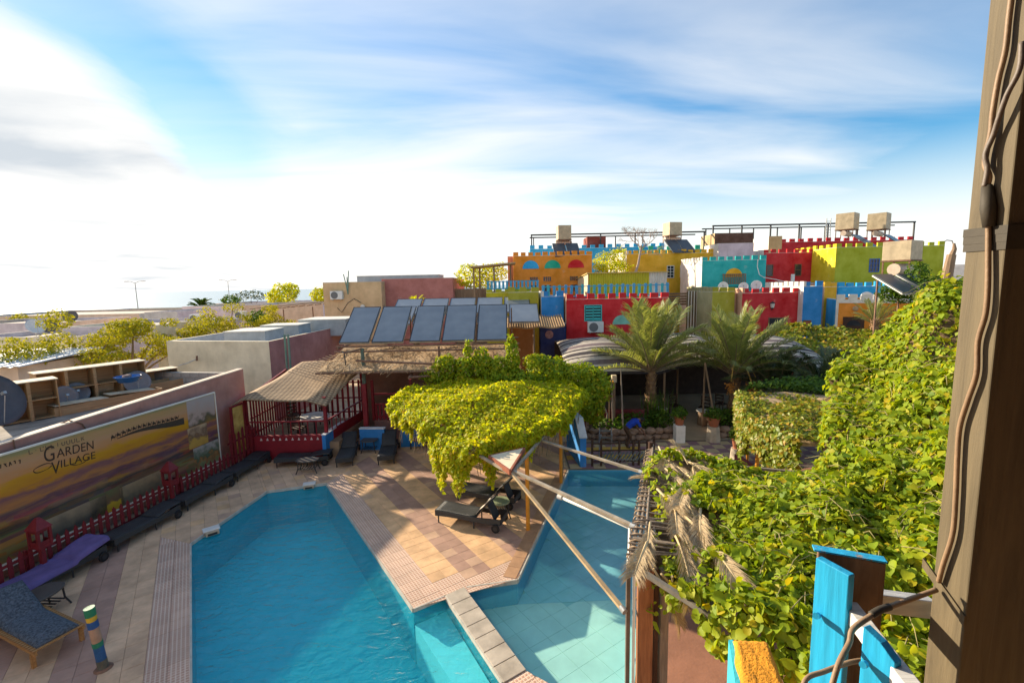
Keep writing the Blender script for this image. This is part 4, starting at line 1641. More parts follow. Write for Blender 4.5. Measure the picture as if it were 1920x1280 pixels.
# taller fence piece with a standing amber panel between billboard and gazebo
F2 = thing('picket_fence', 'tall dark red picket fence beside the gazebo corner', 'fence', L(0, -12.55, 0), WANG)
pk = MB()
h_ = 1.45
pk.loft([(-.05, -0.011, 0), (.05, -0.011, 0), (.05, -0.011, h_ - 0.09), (0, -0.011, h_), (-.05, -0.011, h_ - 0.09)],
  [(-.05, 0.011, 0), (.05, 0.011, 0), (.05, 0.011, h_ - 0.09), (0, 0.011, h_), (-.05, 0.011, h_ - 0.09)])
pkm2 = pk.mesh('picket', m_dred)
for i in range(8):
 o = bpy.data.objects.new('picket', pkm2)
 o.location = (14.16 + i * 0.2, 0, 0.0)
 o.scale = (1, 1, random.uniform(0.9, 1.08))
 o.parent = F2
 COL.objects.link(o)
for z in (0.5, 1.05):
 MB().box((14.05, 0.013, z), (15.75, 0.045, z + 0.06)).build('rail', m_dred, F2, world=False)
AP = thing('glass_panel', 'amber stained panel in a dark red frame beside the billboard', 'panel', L(14.85, -12.75, 0), WANG)
MB().box((-0.26, 0, 0.5), (0.26, 0.02, 2.25)).build('pane', mat('amber_panel', (0.62, 0.25, 0.03), 0.3, 0.5, 2.2, 0.1, col2=(0.75, 0.55, 0.16)), AP, world=False)
for s in (-1, 1):
 MB().box((s * 0.30 - 0.035, -0.02, 0), (s * 0.30 + 0.035, 0.05, 2.3)).build('post', m_dred, AP, world=False)
MB().box((-0.26, -0.015, 2.25), (0.26, 0.045, 2.31)).build('rail', m_dred, AP, world=False)

# two red lantern boxes on posts
def lantern(label, al, pe):
 p = L(al, pe)
 t = thing('lantern_box', label, 'lantern', p, WANG, 'red lantern boxes along the picket fence')
 MB().box((-0.07, -0.07, 0), (0.07, 0.07, 0.72)).build('post', m_dred, t, world=False)
 MB().box((-0.23, -0.23, 0.721), (0.23, 0.23, 0.77)).build('base', m_dred, t, world=False)
 for sx in (-1, 1):
  for sy in (-1, 1):
   MB().box((sx * 0.2 - 0.045, sy * 0.2 - 0.045, 0.771), (sx * 0.2 + 0.045, sy * 0.2 + 0.045, 1.12)).build('corner_post', m_dred, t, world=False)
 for (a, b_) in (((-0.155, -0.215), (0.155, -0.19)), ((-0.155, 0.19), (0.155, 0.215)), ((-0.215, -0.155), (-0.19, 0.155)), ((0.19, -0.155), (0.215, 0.155))):
  MB().box((a[0], a[1], 0.771), (b_[0], b_[1], 0.86)).build('side_panel', m_dred, t, world=False)
  MB().box((a[0], a[1], 1.05), (b_[0], b_[1], 1.12)).build('side_panel', m_dred, t, world=False)
 MB().cyl((0, 0, 0.772), (0, 0, 0.98), 0.08, 10).build('lamp_glass', mat('smoky_glass', (0.30, 0.24, 0.16), 0.2, 0.2, 5, 0), t, world=False)
 rf = MB()
 rf.add([(-0.28, -0.28, 1.121), (0.28, -0.28, 1.121), (0.28, 0.28, 1.121), (-0.28, 0.28, 1.121), (-0.05, -0.05, 1.34), (0.05, -0.05, 1.34), (0.05, 0.05, 1.34), (-0.05, 0.05, 1.34)],
           [(0, 3, 2, 1), (4, 5, 6, 7), (0, 1, 5, 4), (1, 2, 6, 5), (2, 3, 7, 6), (3, 0, 4, 7)])
 rf.build('roof', m_dred, t, world=False)
 for c in t.children:
  c.scale = (0.6, 0.6, 1.12)
 return t
lantern('red lantern box on a post nearest the purple towel', 8.05, -12.25)
lantern('red lantern box on a post farther along the billboard', 11.4, -12.25)

# ------------------------------------------------------------------ sun loungers and little tables on the deck
m_wick = weave('wicker_charcoal', (0.010, 0.011, 0.013), (0.055, 0.060, 0.064), 22, 22, 0.55)
m_rubber = mat('black_rubber', (0.012, 0.012, 0.013), 0.7, 0.2, 9, 0.1)
def make_lounger(tilt, label):
 t = thing('sun_lounger', label, 'sun lounger', (0, 0, 0), 0, 'charcoal wicker sun loungers round the pool')
 W_ = 0.62
 # side aprons, gently waved
 def apron(y):
  n = 14
  up_, lo_ = [], []
  for i in range(n + 1):
   x = 1.92 * i / n
   up_.append((x, 0.335 + 0.02 * math.cos(x * 3.1)))
   lo_.append((x, 0.20 + 0.015 * math.sin(x * 3)))
  ol = [(x, y - 0.018, z) for x, z in lo_] + [(x, y - 0.018, z) for x, z in reversed(up_)]
  ol2 = [(x, y + 0.018, z) for x, z in lo_] + [(x, y + 0.018, z) for x, z in reversed(up_)]
  return MB().loft(ol, ol2)
 for s in (-1, 1):
  apron(s * (W_ / 2 - 0.02)).build('side_apron', m_wick, t, world=False)
 MB().box((-0.018, -W_ / 2 + 0.04, 0.20), (0.018, W_ / 2 - 0.04, 0.35)).build('foot_apron', m_wick, t, world=False)
 MB().box((1.90, -W_ / 2 + 0.04, 0.20), (1.935, W_ / 2 - 0.04, 0.33)).build('head_apron', m_wick, t, world=False)
 MB().sheet(lambda u, v: (0.022 + u * 1.2, -W_ / 2 + 0.03 + v * (W_ - 0.06), 0.352 + 0.02 * math.cos(u * 1.2 * 3.1) - 0.012 * math.sin(v * PI)), 10, 6, 0.03).build('seat', m_wick, t, smooth=True, world=False)
 c, s_ = math.cos(tilt), math.sin(tilt)
 def bk(u, v):
  q = u * 0.74
  bow = 0.03 * math.sin(u * PI)
  return (1.235 + q * c - bow * s_, -W_ / 2 + 0.03 + v * (W_ - 0.06), 0.345 + q * s_ + bow * c)
 MB().sheet(bk, 10, 6, 0.035).build('backrest', m_wick, t, smooth=True, world=False)
 if tilt > 0.25:
  MB().bar((1.23 + 0.45 * c, 0, 0.31 + 0.45 * s_), (1.72, 0, 0.24), 0.35, 0.025).build('back_stay', m_black, t, world=False)
 for s in (-1, 1):
  MB().cyl((0.09, s * (W_ / 2 - 0.03), 0), (0.09, s * (W_ / 2 - 0.03), 0.21), 0.02, 8).build('leg', m_black, t, world=False)
  MB().cyl((1.15, s * (W_ / 2 - 0.03), 0), (1.15, s * (W_ / 2 - 0.03), 0.21), 0.02, 8).build('leg', m_black, t, world=False)
  wh_ = MB().cyl((1.80, s * (W_ / 2 + 0.005), 0.115), (1.80, s * (W_ / 2 + 0.055), 0.115), 0.115, 18).build('wheel', m_rubber, t, bevel=0.01, world=False)
  MB().cyl((1.80, s * (W_ / 2 + 0.056), 0.115), (1.80, s * (W_ / 2 + 0.062), 0.115), 0.06, 12).build('hub', m_black, wh_, world=False)
 return t
def put_lounger(label, foot, head, tilt):
 t = make_lounger(tilt, label)
 t.location = (foot[0], foot[1], 0.002)
 t.rotation_euler = (0, 0, math.atan2(head[1] - foot[1], head[0] - foot[0]))
 return t
put_lounger('charcoal lounger covered by the purple towel beside the picket fence', L(7.05, -11.98), L(9, -11.98), 0.16)
put_lounger('charcoal lounger whose wheels stand by the pool corner, next beyond the purple towel', L(9.16, -11.98), L(11, -11.98), 0.10)
put_lounger('charcoal lounger by the fence below the farther red lantern box', L(11.28, -12.02), L(13, -12.04), 0.06)
put_lounger('charcoal lounger by the fence ending at the gazebo corner', L(13.36, -12.08), L(15, -12.2), 0.05)
put_lounger('charcoal lounger lying sideways in front of the dark red gazebo wall', (-8.823, 16.598, 0.000), (-6.920, 16.811, 0.000), 0.12)
put_lounger('charcoal lounger with raised back beside the gazebo steps', (-6.202, 16.261, 0.000), (-6.661, 18.414, 0.000), 0.62)
put_lounger('charcoal lounger with raised back in front of the blue low wall', (-4.717, 16.385, 0.000), (-5.037, 18.321, 0.000), 0.62)
lgA = put_lounger('charcoal lounger with steep back and a white towel, nearest the shallow pool', (-2.125, 12.456, 0.000), (-0.608, 11.928, 0.000), 0.85)
lgB = put_lounger('charcoal lounger half under the leafy canopy behind the one with the white towel', (-1.721, 13.741, 0.000), (-0.097, 13.109, 0.000), 0.75)
# purple towel
m_purple = mat('purple_towel', (0.15, 0.105, 0.27), 0.9, 0.22, 3, 0.5, 120)
def tow(u, v):
 x = 0.02 + u * 1.98
 z = 0.385 if x < 1.24 else 0.385 + (x - 1.24) * math.tan(0.16) + 0.05
 z += 0.012 * math.sin(x * 9 + v * 5) * math.sin(v * 8)
 e = abs(v - 0.5) * 2
 y = (v - 0.5) * 0.76
 if e > 0.86:
  z -= (e - 0.86) / 0.14 * 0.10
 return (x, y, z + 0.02)
tw = thing('towel', 'purple towel spread over a lounger by the fence', 'towel', L(7.02, -11.98, 0.0), WANG)
MB().sheet(tow, 36, 16, 0.008).build('cloth', m_purple, tw, smooth=True, world=False)
tw2 = thing('towel', 'white towel hung over the steep back of a lounger', 'towel', lgA.location, lgA.rotation_euler.z)
ca, sa = math.cos(0.85), math.sin(0.85)
def tow2(u, v):
 q = 0.08 + u * 0.62
 return (1.235 + q * ca - 0.055 * sa - 0.012 * math.sin(v * 9 + u * 4) * sa, -0.33 + v * 0.30, 0.345 + q * sa + 0.055 * ca + 0.02 * math.sin(u * 9) * ca)
MB().sheet(tow2, 16, 10, 0.01).build('cloth', mat('white_towel', (0.62, 0.56, 0.48), 0.95, 0.3, 8, 0.6, 90), tw2, smooth=True, world=False)
# small tables
def table(label, p, rz, top, rx, ry, h):
 t = thing('side_table', label, 'side table', (p[0], p[1], 0.002), rz, 'small side tables by the loungers')
 mb = MB()
 ol = [(rx * math.cos(a) * (1 - 0.12 * math.cos(2 * a) ** 2), ry * math.sin(a)) for a in [2 * PI * i / 28 for i in range(28)]]
 mb.prism(ol, h - 0.035, h)
 mb.build('top', top, t, bevel=0.008, world=False)
 lg = [(sx * rx * 0.62, sy * ry * 0.62) for sx in (-1, 1) for sy in (-1, 1)]
 for (x, y) in lg:
  MB().tube([(x, y, h - 0.036), (x * 1.05, y * 1.05, h * 0.4), (x * 1.3, y * 1.3, 0)], 0.018, 8).build('leg', m_black, t, world=False)
 for k in range(7):
  xx = -rx * 0.62 + rx * 1.24 * k / 6
  MB().box((xx - 0.014, -ry * 0.66, 0.15), (xx + 0.014, ry * 0.66, 0.165)).build('shelf_slat', m_black, t, world=False)
 return t
m_ttop = mat('grey_plastic_top', (0.075, 0.068, 0.060), 0.45, 0.2, 4, 0.05)
m_tgreen = mat('green_plastic_top', (0.28, 0.33, 0.20), 0.4, 0.15, 4, 0.05)
table('oval dark table beside the purple towel', (-9.706, 8.782, 0.000), WANG + 0.1, m_ttop, 0.42, 0.30, 0.46)
table('oval dark table in front of the gazebo wall', (-7.382, 15.931, 0.000), 0.1, m_ttop, 0.44, 0.26, 0.46)
table('round dark table between the two raised loungers at the blue wall', (-5.752, 17.872, 0.000), 0.0, m_ttop, 0.36, 0.30, 0.5)
table('round pale green table beside the lounger with the white towel', (-0.431, 12.419, 0.000), 0.3, m_tgreen, 0.30, 0.28, 0.48)

# wooden lounger with blue cushion at the lower left
m_pine = wood('oiled_pine', (0.26, 0.12, 0.04), (0.46, 0.25, 0.09), along='X')
WLt = thing('wooden_lounger', 'slatted wooden lounger with blue speckled cushion in the lower left corner', 'sun lounger', (-8.246, 7.670, 0.000), rad(157))
for s in (-1, 1):
 MB().box((0, s * 0.34 - 0.02, 0.26), (1.95, s * 0.34 + 0.02, 0.33)).build('side_rail', m_pine, WLt, world=False)
 MB().box((0.1, s * 0.34 - 0.03, 0), (0.16, s * 0.34 + 0.03, 0.259)).build('leg', m_pine, WLt, world=False)
 MB().box((1.6, s * 0.34 - 0.03, 0), (1.66, s * 0.34 + 0.03, 0.259)).build('leg', m_pine, WLt, world=False)
sl_ = MB().box((-0.028, -0.37, 0.331), (0.028, 0.37, 0.35)).mesh('slat', m_pine)
for i in range(24):
 o = bpy.data.objects.new('slat', sl_)
 o.location = (0.04 + i * 0.08, 0, 0)
 o.parent = WLt
 COL.objects.link(o)
def cush(u, v):
 x = 0.06 + u * 1.95
 z = 0.42 + 0.02 * math.sin(v * PI) + (max(0, x - 1.25) * 0.55)
 e = min(u, 1 - u, v * 0.35, (1 - v) * 0.35) * 14
 return (x, -0.30 + v * 0.60, z - 0.05 * max(0, 1 - e) ** 2)
MB().sheet(cush, 40, 14, 0.065).build('cushion', mat('blue_speckled_cloth', (0.05, 0.066, 0.09), 0.95, 0.55, 26, 0.5, 60, col2=(0.13, 0.16, 0.195)), WLt, smooth=True, world=False)

# striped wooden bollard
bt = thing('striped_post', 'short leaning post painted in green, yellow and blue bands', 'post', (-7.244, 7.363, 0.000))
bands = [((0.10, 0.10, 0.08), 0.0, 0.18), ((0.02, 0.09, 0.24), 0.18, 0.44), ((0.02, 0.18, 0.10), 0.44, 0.53), ((0.38, 0.23, 0.15), 0.53, 0.80), ((0.02, 0.08, 0.24), 0.80, 0.93), ((0.58, 0.36, 0.03), 0.93, 1.02), ((0.02, 0.20, 0.10), 1.02, 1.17)]
tilt_ = Vector((-0.06, -0.03, 1.0))
for i, (c, z0, z1) in enumerate(bands):
 MB().cyl(tilt_ * (z0 + 0.0006), tilt_ * z1, 0.078 - 0.004 * (i % 2), 14).build('band', mat('bollard_%d' % i, c, 0.6, 0.25, 7, 0.2), bt, world=False)
MB().cyl((0, 0, 0.0), (0, 0, 0.03), 0.14, 12, r1=0.11).build('footing', m_rust, bt, world=False)
# skimmers on the pool rim
for lab, p, r_ in (('white skimmer box on the near corner of the pool rim', (-8.337, 12.001, 0.000), rad(40)), ('white skimmer box on the far rim of the pool', (-6.872, 14.836, 0.000), rad(18))):
 t = thing('skimmer', lab, 'skimmer', (p[0], p[1], 0), r_, 'skimmer boxes on the pool rim')
 MB().box((-0.20, -0.12, 0.008), (0.20, 0.14, 0.05)).build('lid', m_pvc, t, bevel=0.015, world=False)
 MB().box((-0.16, -0.24, -0.06), (0.16, -0.121, 0.035)).build('mouth', mat('aged_plastic', (0.46, 0.36, 0.24), 0.5, 0.2, 5, 0.05), t, bevel=0.01, world=False)
 MB().box((-0.11, -0.247, -0.045), (0.11, -0.241, 0.012)).build('opening', m_black, t, world=False)

# ------------------------------------------------------------------ gazebo with woven roof
m_gred = mat('gazebo_red', (0.23, 0.012, 0.020), 0.5, 0.2, 4, 0.08)
GZ = thing('gazebo', 'dark red wooden gazebo with sagging woven mat roof', 'gazebo', (-8.7, 17.2, 0))
gx0, gx1, gy0, gy1 = -10.2, -7.15, 17.15, 20.6
MB().box((gx0, gy0, 0), (gx1, gy0 + 0.15, 0.95)).build('front_wall', m_gred, GZ)
MB().box((gx0, gy0 + 0.15, 0), (gx1 + 0.4, gy1, 0.62)).build('floor', mat('gazebo_floor', (0.30, 0.20, 0.12), 0.8, 0.3, 2, 0.2), GZ)
MB().box((gx0 - 0.1, gy0 - 0.16, 0), (gx0 + 0.25, gy0 - 0.005, 1.28)).build('pillar', m_gred, GZ)
MB().add([(gx0 - 0.14, gy0 - 0.2, 1.281), (gx0 + 0.29, gy0 - 0.2, 1.281), (gx0 + 0.29, gy0 + 0.03, 1.281), (gx0 - 0.14, gy0 + 0.03, 1.281), (gx0 + 0.075, gy0 - 0.08, 1.42)], [(0, 3, 2, 1), (0, 1, 4), (1, 2, 4), (2, 3, 4), (3, 0, 4)]).build('pillar_cap', m_gred, GZ)
posts = [(gx0 + 0.02, gy0 + 0.08), (gx1 - 0.02, gy0 + 0.08), (gx1 + 0.35, gy1 - 0.1), (gx0 + 0.02, gy1 - 0.1)]
for i, (x, y) in enumerate(posts):
 MB().box((x - 0.055, y - 0.055, 0.951 if i < 2 else 0.621), (x + 0.055, y + 0.055, 2.42 + (0.5 if i > 1 else 0))).build('post', m_gred, GZ)
# railings: front and right
def railing(a, b, z0, z1, n, nm='rail'):
 for z in (z1,):
  MB().bar((a[0], a[1], z), (b[0], b[1], z), 0.06, 0.05).build('hand_rail', m_gred, GZ)
 for i in range(1, n):
  f = i / n
  x, y = a[0] + (b[0] - a[0]) * f, a[1] + (b[1] - a[1]) * f
  MB().box((x - 0.014, y - 0.014, z0), (x + 0.014, y + 0.014, z1 - 0.026)).build('baluster', m_gred, GZ)
railing((gx0 + 0.08, gy0 + 0.08), (gx1 - 0.08, gy0 + 0.08), 0.951, 1.48, 9)
railing((gx1, gy0 + 0.15), (gx1 + 0.36, gy1 - 0.15), 0.63, 1.48, 9)
MB().loft([(gx1 - 0.02, gy0 + 0.16, 0.55), (gx1 + 0.36, gy1 - 0.16, 0.55), (gx1 + 0.36, gy1 - 0.16, 1.02), (gx1 - 0.02, gy0 + 0.16, 1.02)], [(gx1 + 0.02, gy0 + 0.16, 0.55), (gx1 + 0.40, gy1 - 0.16, 0.55), (gx1 + 0.40, gy1 - 0.16, 1.02), (gx1 + 0.02, gy0 + 0.16, 1.02)]).build('side_board', m_gred, GZ)
# pale triangular cut-outs in the front and side boards
m_cut = mat('pale_cutout', (0.62, 0.52, 0.48), 0.7, 0.1, 4, 0)
for i in range(11):
 x = gx0 + 0.55 + i * 0.24
 MB().add([(x - 0.05, gy0 - 0.004, 0.77), (x + 0.05, gy0 - 0.004, 0.77), (x, gy0 - 0.004, 0.88), (x - 0.05, gy0 + 0.004, 0.77), (x + 0.05, gy0 + 0.004, 0.77), (x, gy0 + 0.004, 0.88)], [(0, 1, 2), (5, 4, 3), (0, 3, 4, 1), (1, 4, 5, 2), (2, 5, 3, 0)]).build('cut_out', m_cut, GZ)
# slatted screen walls on the left and back
sm = MB().box((-0.05, -0.012, 0), (0.05, 0.012, 1.75)).mesh('slat', m_gred)
def screen(a, b, n):
 r_ = math.atan2(b[1] - a[1], b[0] - a[0])
 for i in range(n):
  f = (i + 0.5) / n
  o = bpy.data.objects.new('slat', sm)
  o.location = Vector((a[0] + (b[0] - a[0]) * f, a[1] + (b[1] - a[1]) * f, 0.63)) - GZ.location
  o.rotation_euler = (0, 0, r_)
  o.parent = GZ
  COL.objects.link(o)
 for z in (0.9, 1.55, 2.25):
  MB().bar((a[0], a[1] + 0.03, z), (b[0], b[1] + 0.03, z), 0.04, 0.06).build('rail', m_gred, GZ)
screen((gx0 + 0.03, gy0 + 0.3), (gx0 + 0.03, gy1 - 0.2), 15)
screen((gx0 + 0.1, gy1), (gx1 + 0.3, gy1), 13)
# woven mat roof
m_mat = weave('woven_mat', (0.14, 0.085, 0.045), (0.50, 0.34, 0.19), 1.9, 2.6, 0.9)
def roof(u, v):
 x = gx0 - 0.35 + u * (gx1 - gx0 + 0.55) + v * 0.75
 y = gy0 - 0.35 + v * 3.3
 z = 2.5 + 0.80 * v + 0.05 * math.sin(u * 5 + v * 6) - 0.13 * math.sin(u * PI) * (1 - v) - 0.28 * max(0, u - 0.8) / 0.2 * (1 - v) - 0.3 * max(0, 0.16 - u) / 0.16
 return (x, y, z)
MB().sheet(roof, 36, 28, 0.03).build('mat_roof', m_mat, GZ, smooth=True)
# laths bared at the right side of the roof
lm = mat('roof_lath', (0.34, 0.23, 0.14), 0.85, 0.3, 5, 0.2)
for i in range(12):
 f = i / 11
 a = Vector((gx1 - 0.6 + f * 0.9, gy0 + 0.6 + 1.9 * f, 3.02 + 0.35 * f))
 MB().bar(a + Vector((-1.1, 0.3, 0.25)), a + Vector((0.55, -0.15, -0.12)), 0.045, 0.02).build('roof_lath', lm, GZ)
for (a, b_) in (((gx1 - 0.02, gy0 + 0.08, 2.35), (gx1 + 0.35, gy1, 3.1)), ((gx0, gy0 + 0.08, 2.36), (gx1, gy0 + 0.08, 2.36)), ((gx0 + 0.02, gy0 + 0.1, 2.35), (gx0 + 0.02, gy1, 2.9))):
 MB().bar(a, b_, 0.08, 0.09).build('roof_beam', m_gred, GZ)
# table with white cloth and chairs in the gazebo
gt = thing('dining_table', 'round table with white cloth in the gazebo', 'table', (-8.15, 18.5, 0.62))
MB().cyl((0, 0, 0.70), (0, 0, 0.73), 0.55, 24).build('top', m_drywood, gt, world=False)
vs = []
MB().sheet(lambda u, v: ((0.6 * v) * math.cos(u * 2 * PI), (0.6 * v) * math.sin(u * 2 * PI), 0.745 - (0.10 * max(0, v - 0.9) / 0.1)), 28, 8, 0.006).build('cloth', mat('tablecloth_white', (0.78, 0.76, 0.70), 0.9, 0.1, 4, 0.2), gt, world=False)
MB().cyl((0, 0, 0), (0, 0, 0.699), 0.05, 10).build('pedestal', m_black, gt, world=False)
def chair(label, p, rz, m, group):
 t = thing('chair', label, 'chair', p, rz, group)
 MB().box((-0.22, -0.22, 0.42), (0.22, 0.22, 0.46)).build('seat', m, t, world=False)
 for sx in (-1, 1):
  MB().box((sx * 0.2 - 0.018, -0.218, 0), (sx * 0.2 + 0.018, -0.182, 0.419)).build('leg', m, t, world=False)
  MB().box((sx * 0.2 - 0.018, 0.182, 0), (sx * 0.2 + 0.018, 0.218, 0.95)).build('leg', m, t, world=False)
 for z in (0.6, 0.75, 0.9):
  MB().box((-0.18, 0.19, z - 0.03), (0.18, 0.21, z + 0.03)).build('back_slat', m, t, world=False)
 return t
m_dkw = wood('dark_wood', (0.035, 0.018, 0.012), (0.10, 0.05, 0.03))
for lab, x, y, r_ in (('dark wooden chair left of the white clothed gazebo table', -9.0, 18.6, rad(90)), ('dark wooden chair behind the white clothed gazebo table', -8.2, 19.4, 0), ('dark wooden chair at the front of the gazebo table', -8.5, 17.8, rad(170)), ('dark wooden chair near the slatted back corner of the gazebo', -9.6, 19.7, rad(40))):
 chair(lab, (x, y, 0.62), r_, m_dkw, 'dark chairs in the gazebo')

# ------------------------------------------------------------------ low blue walls behind the deck
m_blue = plaster('wall_bright_blue', (0.012, 0.20, 0.56), 0.15)
m_wtop = mat('wall_white_top', (0.66, 0.70, 0.74), 0.8, 0.15, 3, 0.1)
def low_wall(label, a, b, th, h, m, top=None):
 a, b = Vector((a[0], a[1])), Vector((b[0], b[1]))
 d = (b - a).normalized()
 n = Vector((-d.y, d.x)) * th
 t = thing('low_wall', label, 'wall', (a.x, a.y, 0))
 MB().prism([tuple(p) for p in (a, b, b + n, a + n)], 0, h).build('wall', m, t)
 if top:
  e = d * 0.015
  n2_ = n.normalized() * 0.015
  MB().prism([tuple(p) for p in (a - e - n2_, b + e - n2_, b + n + e + n2_, a + n - e + n2_)], h + 0.001, h + 0.04).build('cap', top, t)
 return t
low_wall('bright blue low wall at the right side of the gazebo', (-7.13, 17.0), (-7.02, 18.7), 0.14, 0.98, m_blue, m_wtop)
low_wall('bright blue low wall behind the two raised loungers', (-6.202, 18.078, 0.000), (-5.196, 18.021, 0.000), 0.18, 0.86, m_blue, m_wtop)
low_wall('blue low wall below the left end of the leafy canopy', (-4.616, 18.296, 0.000), (-3.759, 18.373, 0.000), 0.18, 0.9, m_blue, m_wtop)
# blue wall with sloping white top, end on to the pool
wq = [Vector((2.074, 13.395, 0.000)), Vector((1.899, 15.655, 0.000))]
bw = thing('garden_wall', 'bright blue wall with sloping white top at the shallow pool corner', 'wall', (wq[0].x, wq[0].y, 0))
wa = Vector((2.08, 14.1))
wd_ = Vector((-0.10, 2.6))
wn_ = Vector((-0.28, 0.0))
z_a, z_b = 1.12, 1.55
def wp_(f, s, z):
 return (wa.x + wd_.x * f + wn_.x * s, wa.y + wd_.y * f + wn_.y * s, z)
wa = Vector((2.555, 15.85))
wd_ = Vector((-0.25, 1.9))
wn_ = Vector((-0.22, 0.0))
prof = [(0, 0), (1, 0), (1, 1.62), (0.28, 1.62), (0, 1.05)]
MB().loft([wp_(f, 0, z) for f, z in prof], [wp_(f, 1, z) for f, z in prof]).build('wall', m_blue, bw)
tp = [(0, 1.052), (0.28, 1.622), (1, 1.622), (1, 1.67), (0.265, 1.67), (-0.02, 1.10)]
MB().loft([wp_(f, -0.12, z) for f, z in tp], [wp_(f, 1.12, z) for f, z in tp]).build('cap', m_wtop, bw)

# ------------------------------------------------------------------ solar collectors over a straw roof
def glass_panel_mat():
 m, t, b = _nodes('collector_glass')
 b.inputs['Base Color'].default_value = (0.11, 0.17, 0.22, 1)
 b.inputs['Roughness'].default_value = 0.28
 b.inputs['Coat Weight'].default_value = 0.4
 nz = t.nodes.new('ShaderNodeTexNoise')
 nz.inputs['Scale'].default_value = 1.6
 nz.inputs['Detail'].default_value = 7
 tcn = t.nodes.new('ShaderNodeTexCoord')
 t.links.new(tcn.outputs['Object'], nz.inputs['Vector'])
 cr = t.nodes.new('ShaderNodeValToRGB')
 cr.color_ramp.elements[0].position, cr.color_ramp.elements[1].position = 0.3, 0.75
 cr.color_ramp.elements[0].color = (0.18, 0.20, 0.22, 1)  # greyed glass: the reflected sky is put into the base colour
 cr.color_ramp.elements[1].color = (0.26, 0.28, 0.29, 1)
 t.links.new(nz.outputs[0], cr.inputs[0])
 t.links.new(cr.outputs[0], b.inputs['Base Color'])
 MATS['collector_glass'] = m
 return m
m_coll = glass_panel_mat()
def collector(label, x0, x1, y, z, ln, tilt, group):
 """flat collector: y,z is the lower edge"""
 t = thing('solar_collector', label, 'solar collector', ((x0 + x1) / 2, y, z), 0, group)
 w = x1 - x0
 mt = Matrix.Rotation(tilt, 3, 'X')
 def Q(px_, py_, pz_):
  return mt @ Vector((px_, py_, pz_))
 MB().obox(Q(0, ln / 2, 0.04), (w, ln, 0.08), mt).build('tray', m_steel, t, world=False)
 MB().obox(Q(0, ln / 2, 0.086), (w - 0.07, ln - 0.07, 0.008), mt).build('glass', m_coll, t, world=False)
 for s in (-1, 1):
  MB().obox(Q(s * (w / 2 - 0.017), ln / 2, 0.089), (0.034, ln, 0.016), mt).build('frame', m_black, t, world=False)
  MB().obox(Q(0, ln / 2 + s * (ln / 2 - 0.017), 0.089), (w - 0.07, 0.034, 0.016), mt).build('frame', m_black, t, world=False)
 return t
ORD = ['first', 'second', 'third', 'fourth', 'fifth']
ub = [(636, 692), (698, 756), (768, 825), (829, 890), (894, 951)]
PX = [(-7.128, -5.898), (-5.788, -4.491), (-4.227, -2.973), (-2.885, -1.543), (-1.455, -0.200)]
for i, (a, b_) in enumerate(PX):
 collector('%s solar collector from the left in the large front row' % ORD[i], a, b_, 19.0, 4.18, 2.5, rad(33), 'front row of solar collectors')
for r, (yy, zz, nm) in enumerate(((23.2, 4.55, 'second'), (26.6, 4.85, 'third'))):
 for i in range(5):
  a = (-6.6, -6.9)[r] + i * 1.62
  collector('%s solar collector from the left in the %s row behind' % (ORD[i], nm), a, a + 1.52, yy, zz, 2.0, rad(24), nm + ' row of solar collectors')
sf = thing('collector_stand', 'rusty pipe stand carrying the front row of solar collectors', 'stand', (-6.0, 18.6, 0))
MB().box((-6.17, 18.55, 0), (-6.0, 18.72, 2.6)).build('post', m_gred, sf)
MB().cyl((-6.08, 18.64, 2.601), (-6.08, 18.64, 4.05), 0.075, 10).build('post', mat('old_green_pipe', (0.10, 0.14, 0.11), 0.7, 0.3, 5, 0.2), sf)
for x in (-3.0, 0.1):
 MB().cyl((x, 18.8, 0), (x, 18.8, 4.05), 0.05, 8).build('post', m_rust, sf)
for (a, b_) in (((-7.2, 18.85, 4.10), (0.3, 18.85, 4.10)), ((-7.2, 18.62, 3.92), (0.2, 18.62, 3.92)), ((-7.2, 21.05, 4.1), (0.3, 21.05, 4.1)), ((-7.1, 18.7, 4.04), (-7.1, 21.1, 4.04)), ((-6.08, 18.64, 4.04), (-6.6, 18.0, 3.95))):
 MB().cyl(a, b_, 0.035, 8).build('pipe', m_rust, sf)
for x in (-6.9, -4.6, -2.3, 0.0):
 MB().cyl((x, 21.05, 4.1), (x, 21.02, 5.45), 0.03, 6).build('pipe', m_rust, sf)
MB().tube([(-6.9, 18.6, 3.95), (-6.75, 18.45, 3.9), (-6.7, 18.4, 3.5), (-6.72, 18.4, 2.95)], 0.025, 8).build('hose', m_black, sf)
# straw roof below the collectors
m_reed = mat('reed', (0.42, 0.27, 0.13), 0.9, 0.5, 9, 0.3)
tr_ = thing('straw_roof', 'ragged straw and reed roof under the solar collectors', 'roof', (-4.5, 18.3, 0))
def strw(u, v):
 return (-7.6 + u * 7.8, 17.9 + v * 3.2, 3.28 + 0.55 * v + 0.06 * math.sin(u * 17 + v * 3) * math.sin(v * 9))
MB().sheet(strw, 60, 16, 0.06).build('thatch', m_straw, tr_)
rr = random.Random(4)
mb = MB()
for k in range(900):
 u, v = rr.random(), rr.random()
 p = Vector(strw(u, v)) + Vector((0, 0, 0.02 + 0.04 * rr.random()))
 a = rr.gauss(0, 0.5)
 ln = rr.uniform(0.25, 0.8)
 d = Vector((math.sin(a), -math.cos(a), -0.15 + 0.1 * rr.gauss(0, 1)))
 mb.bar(p, p + d * ln, 0.012, 0.008)
stuff(mb.build('straw', m_reed, tr_))
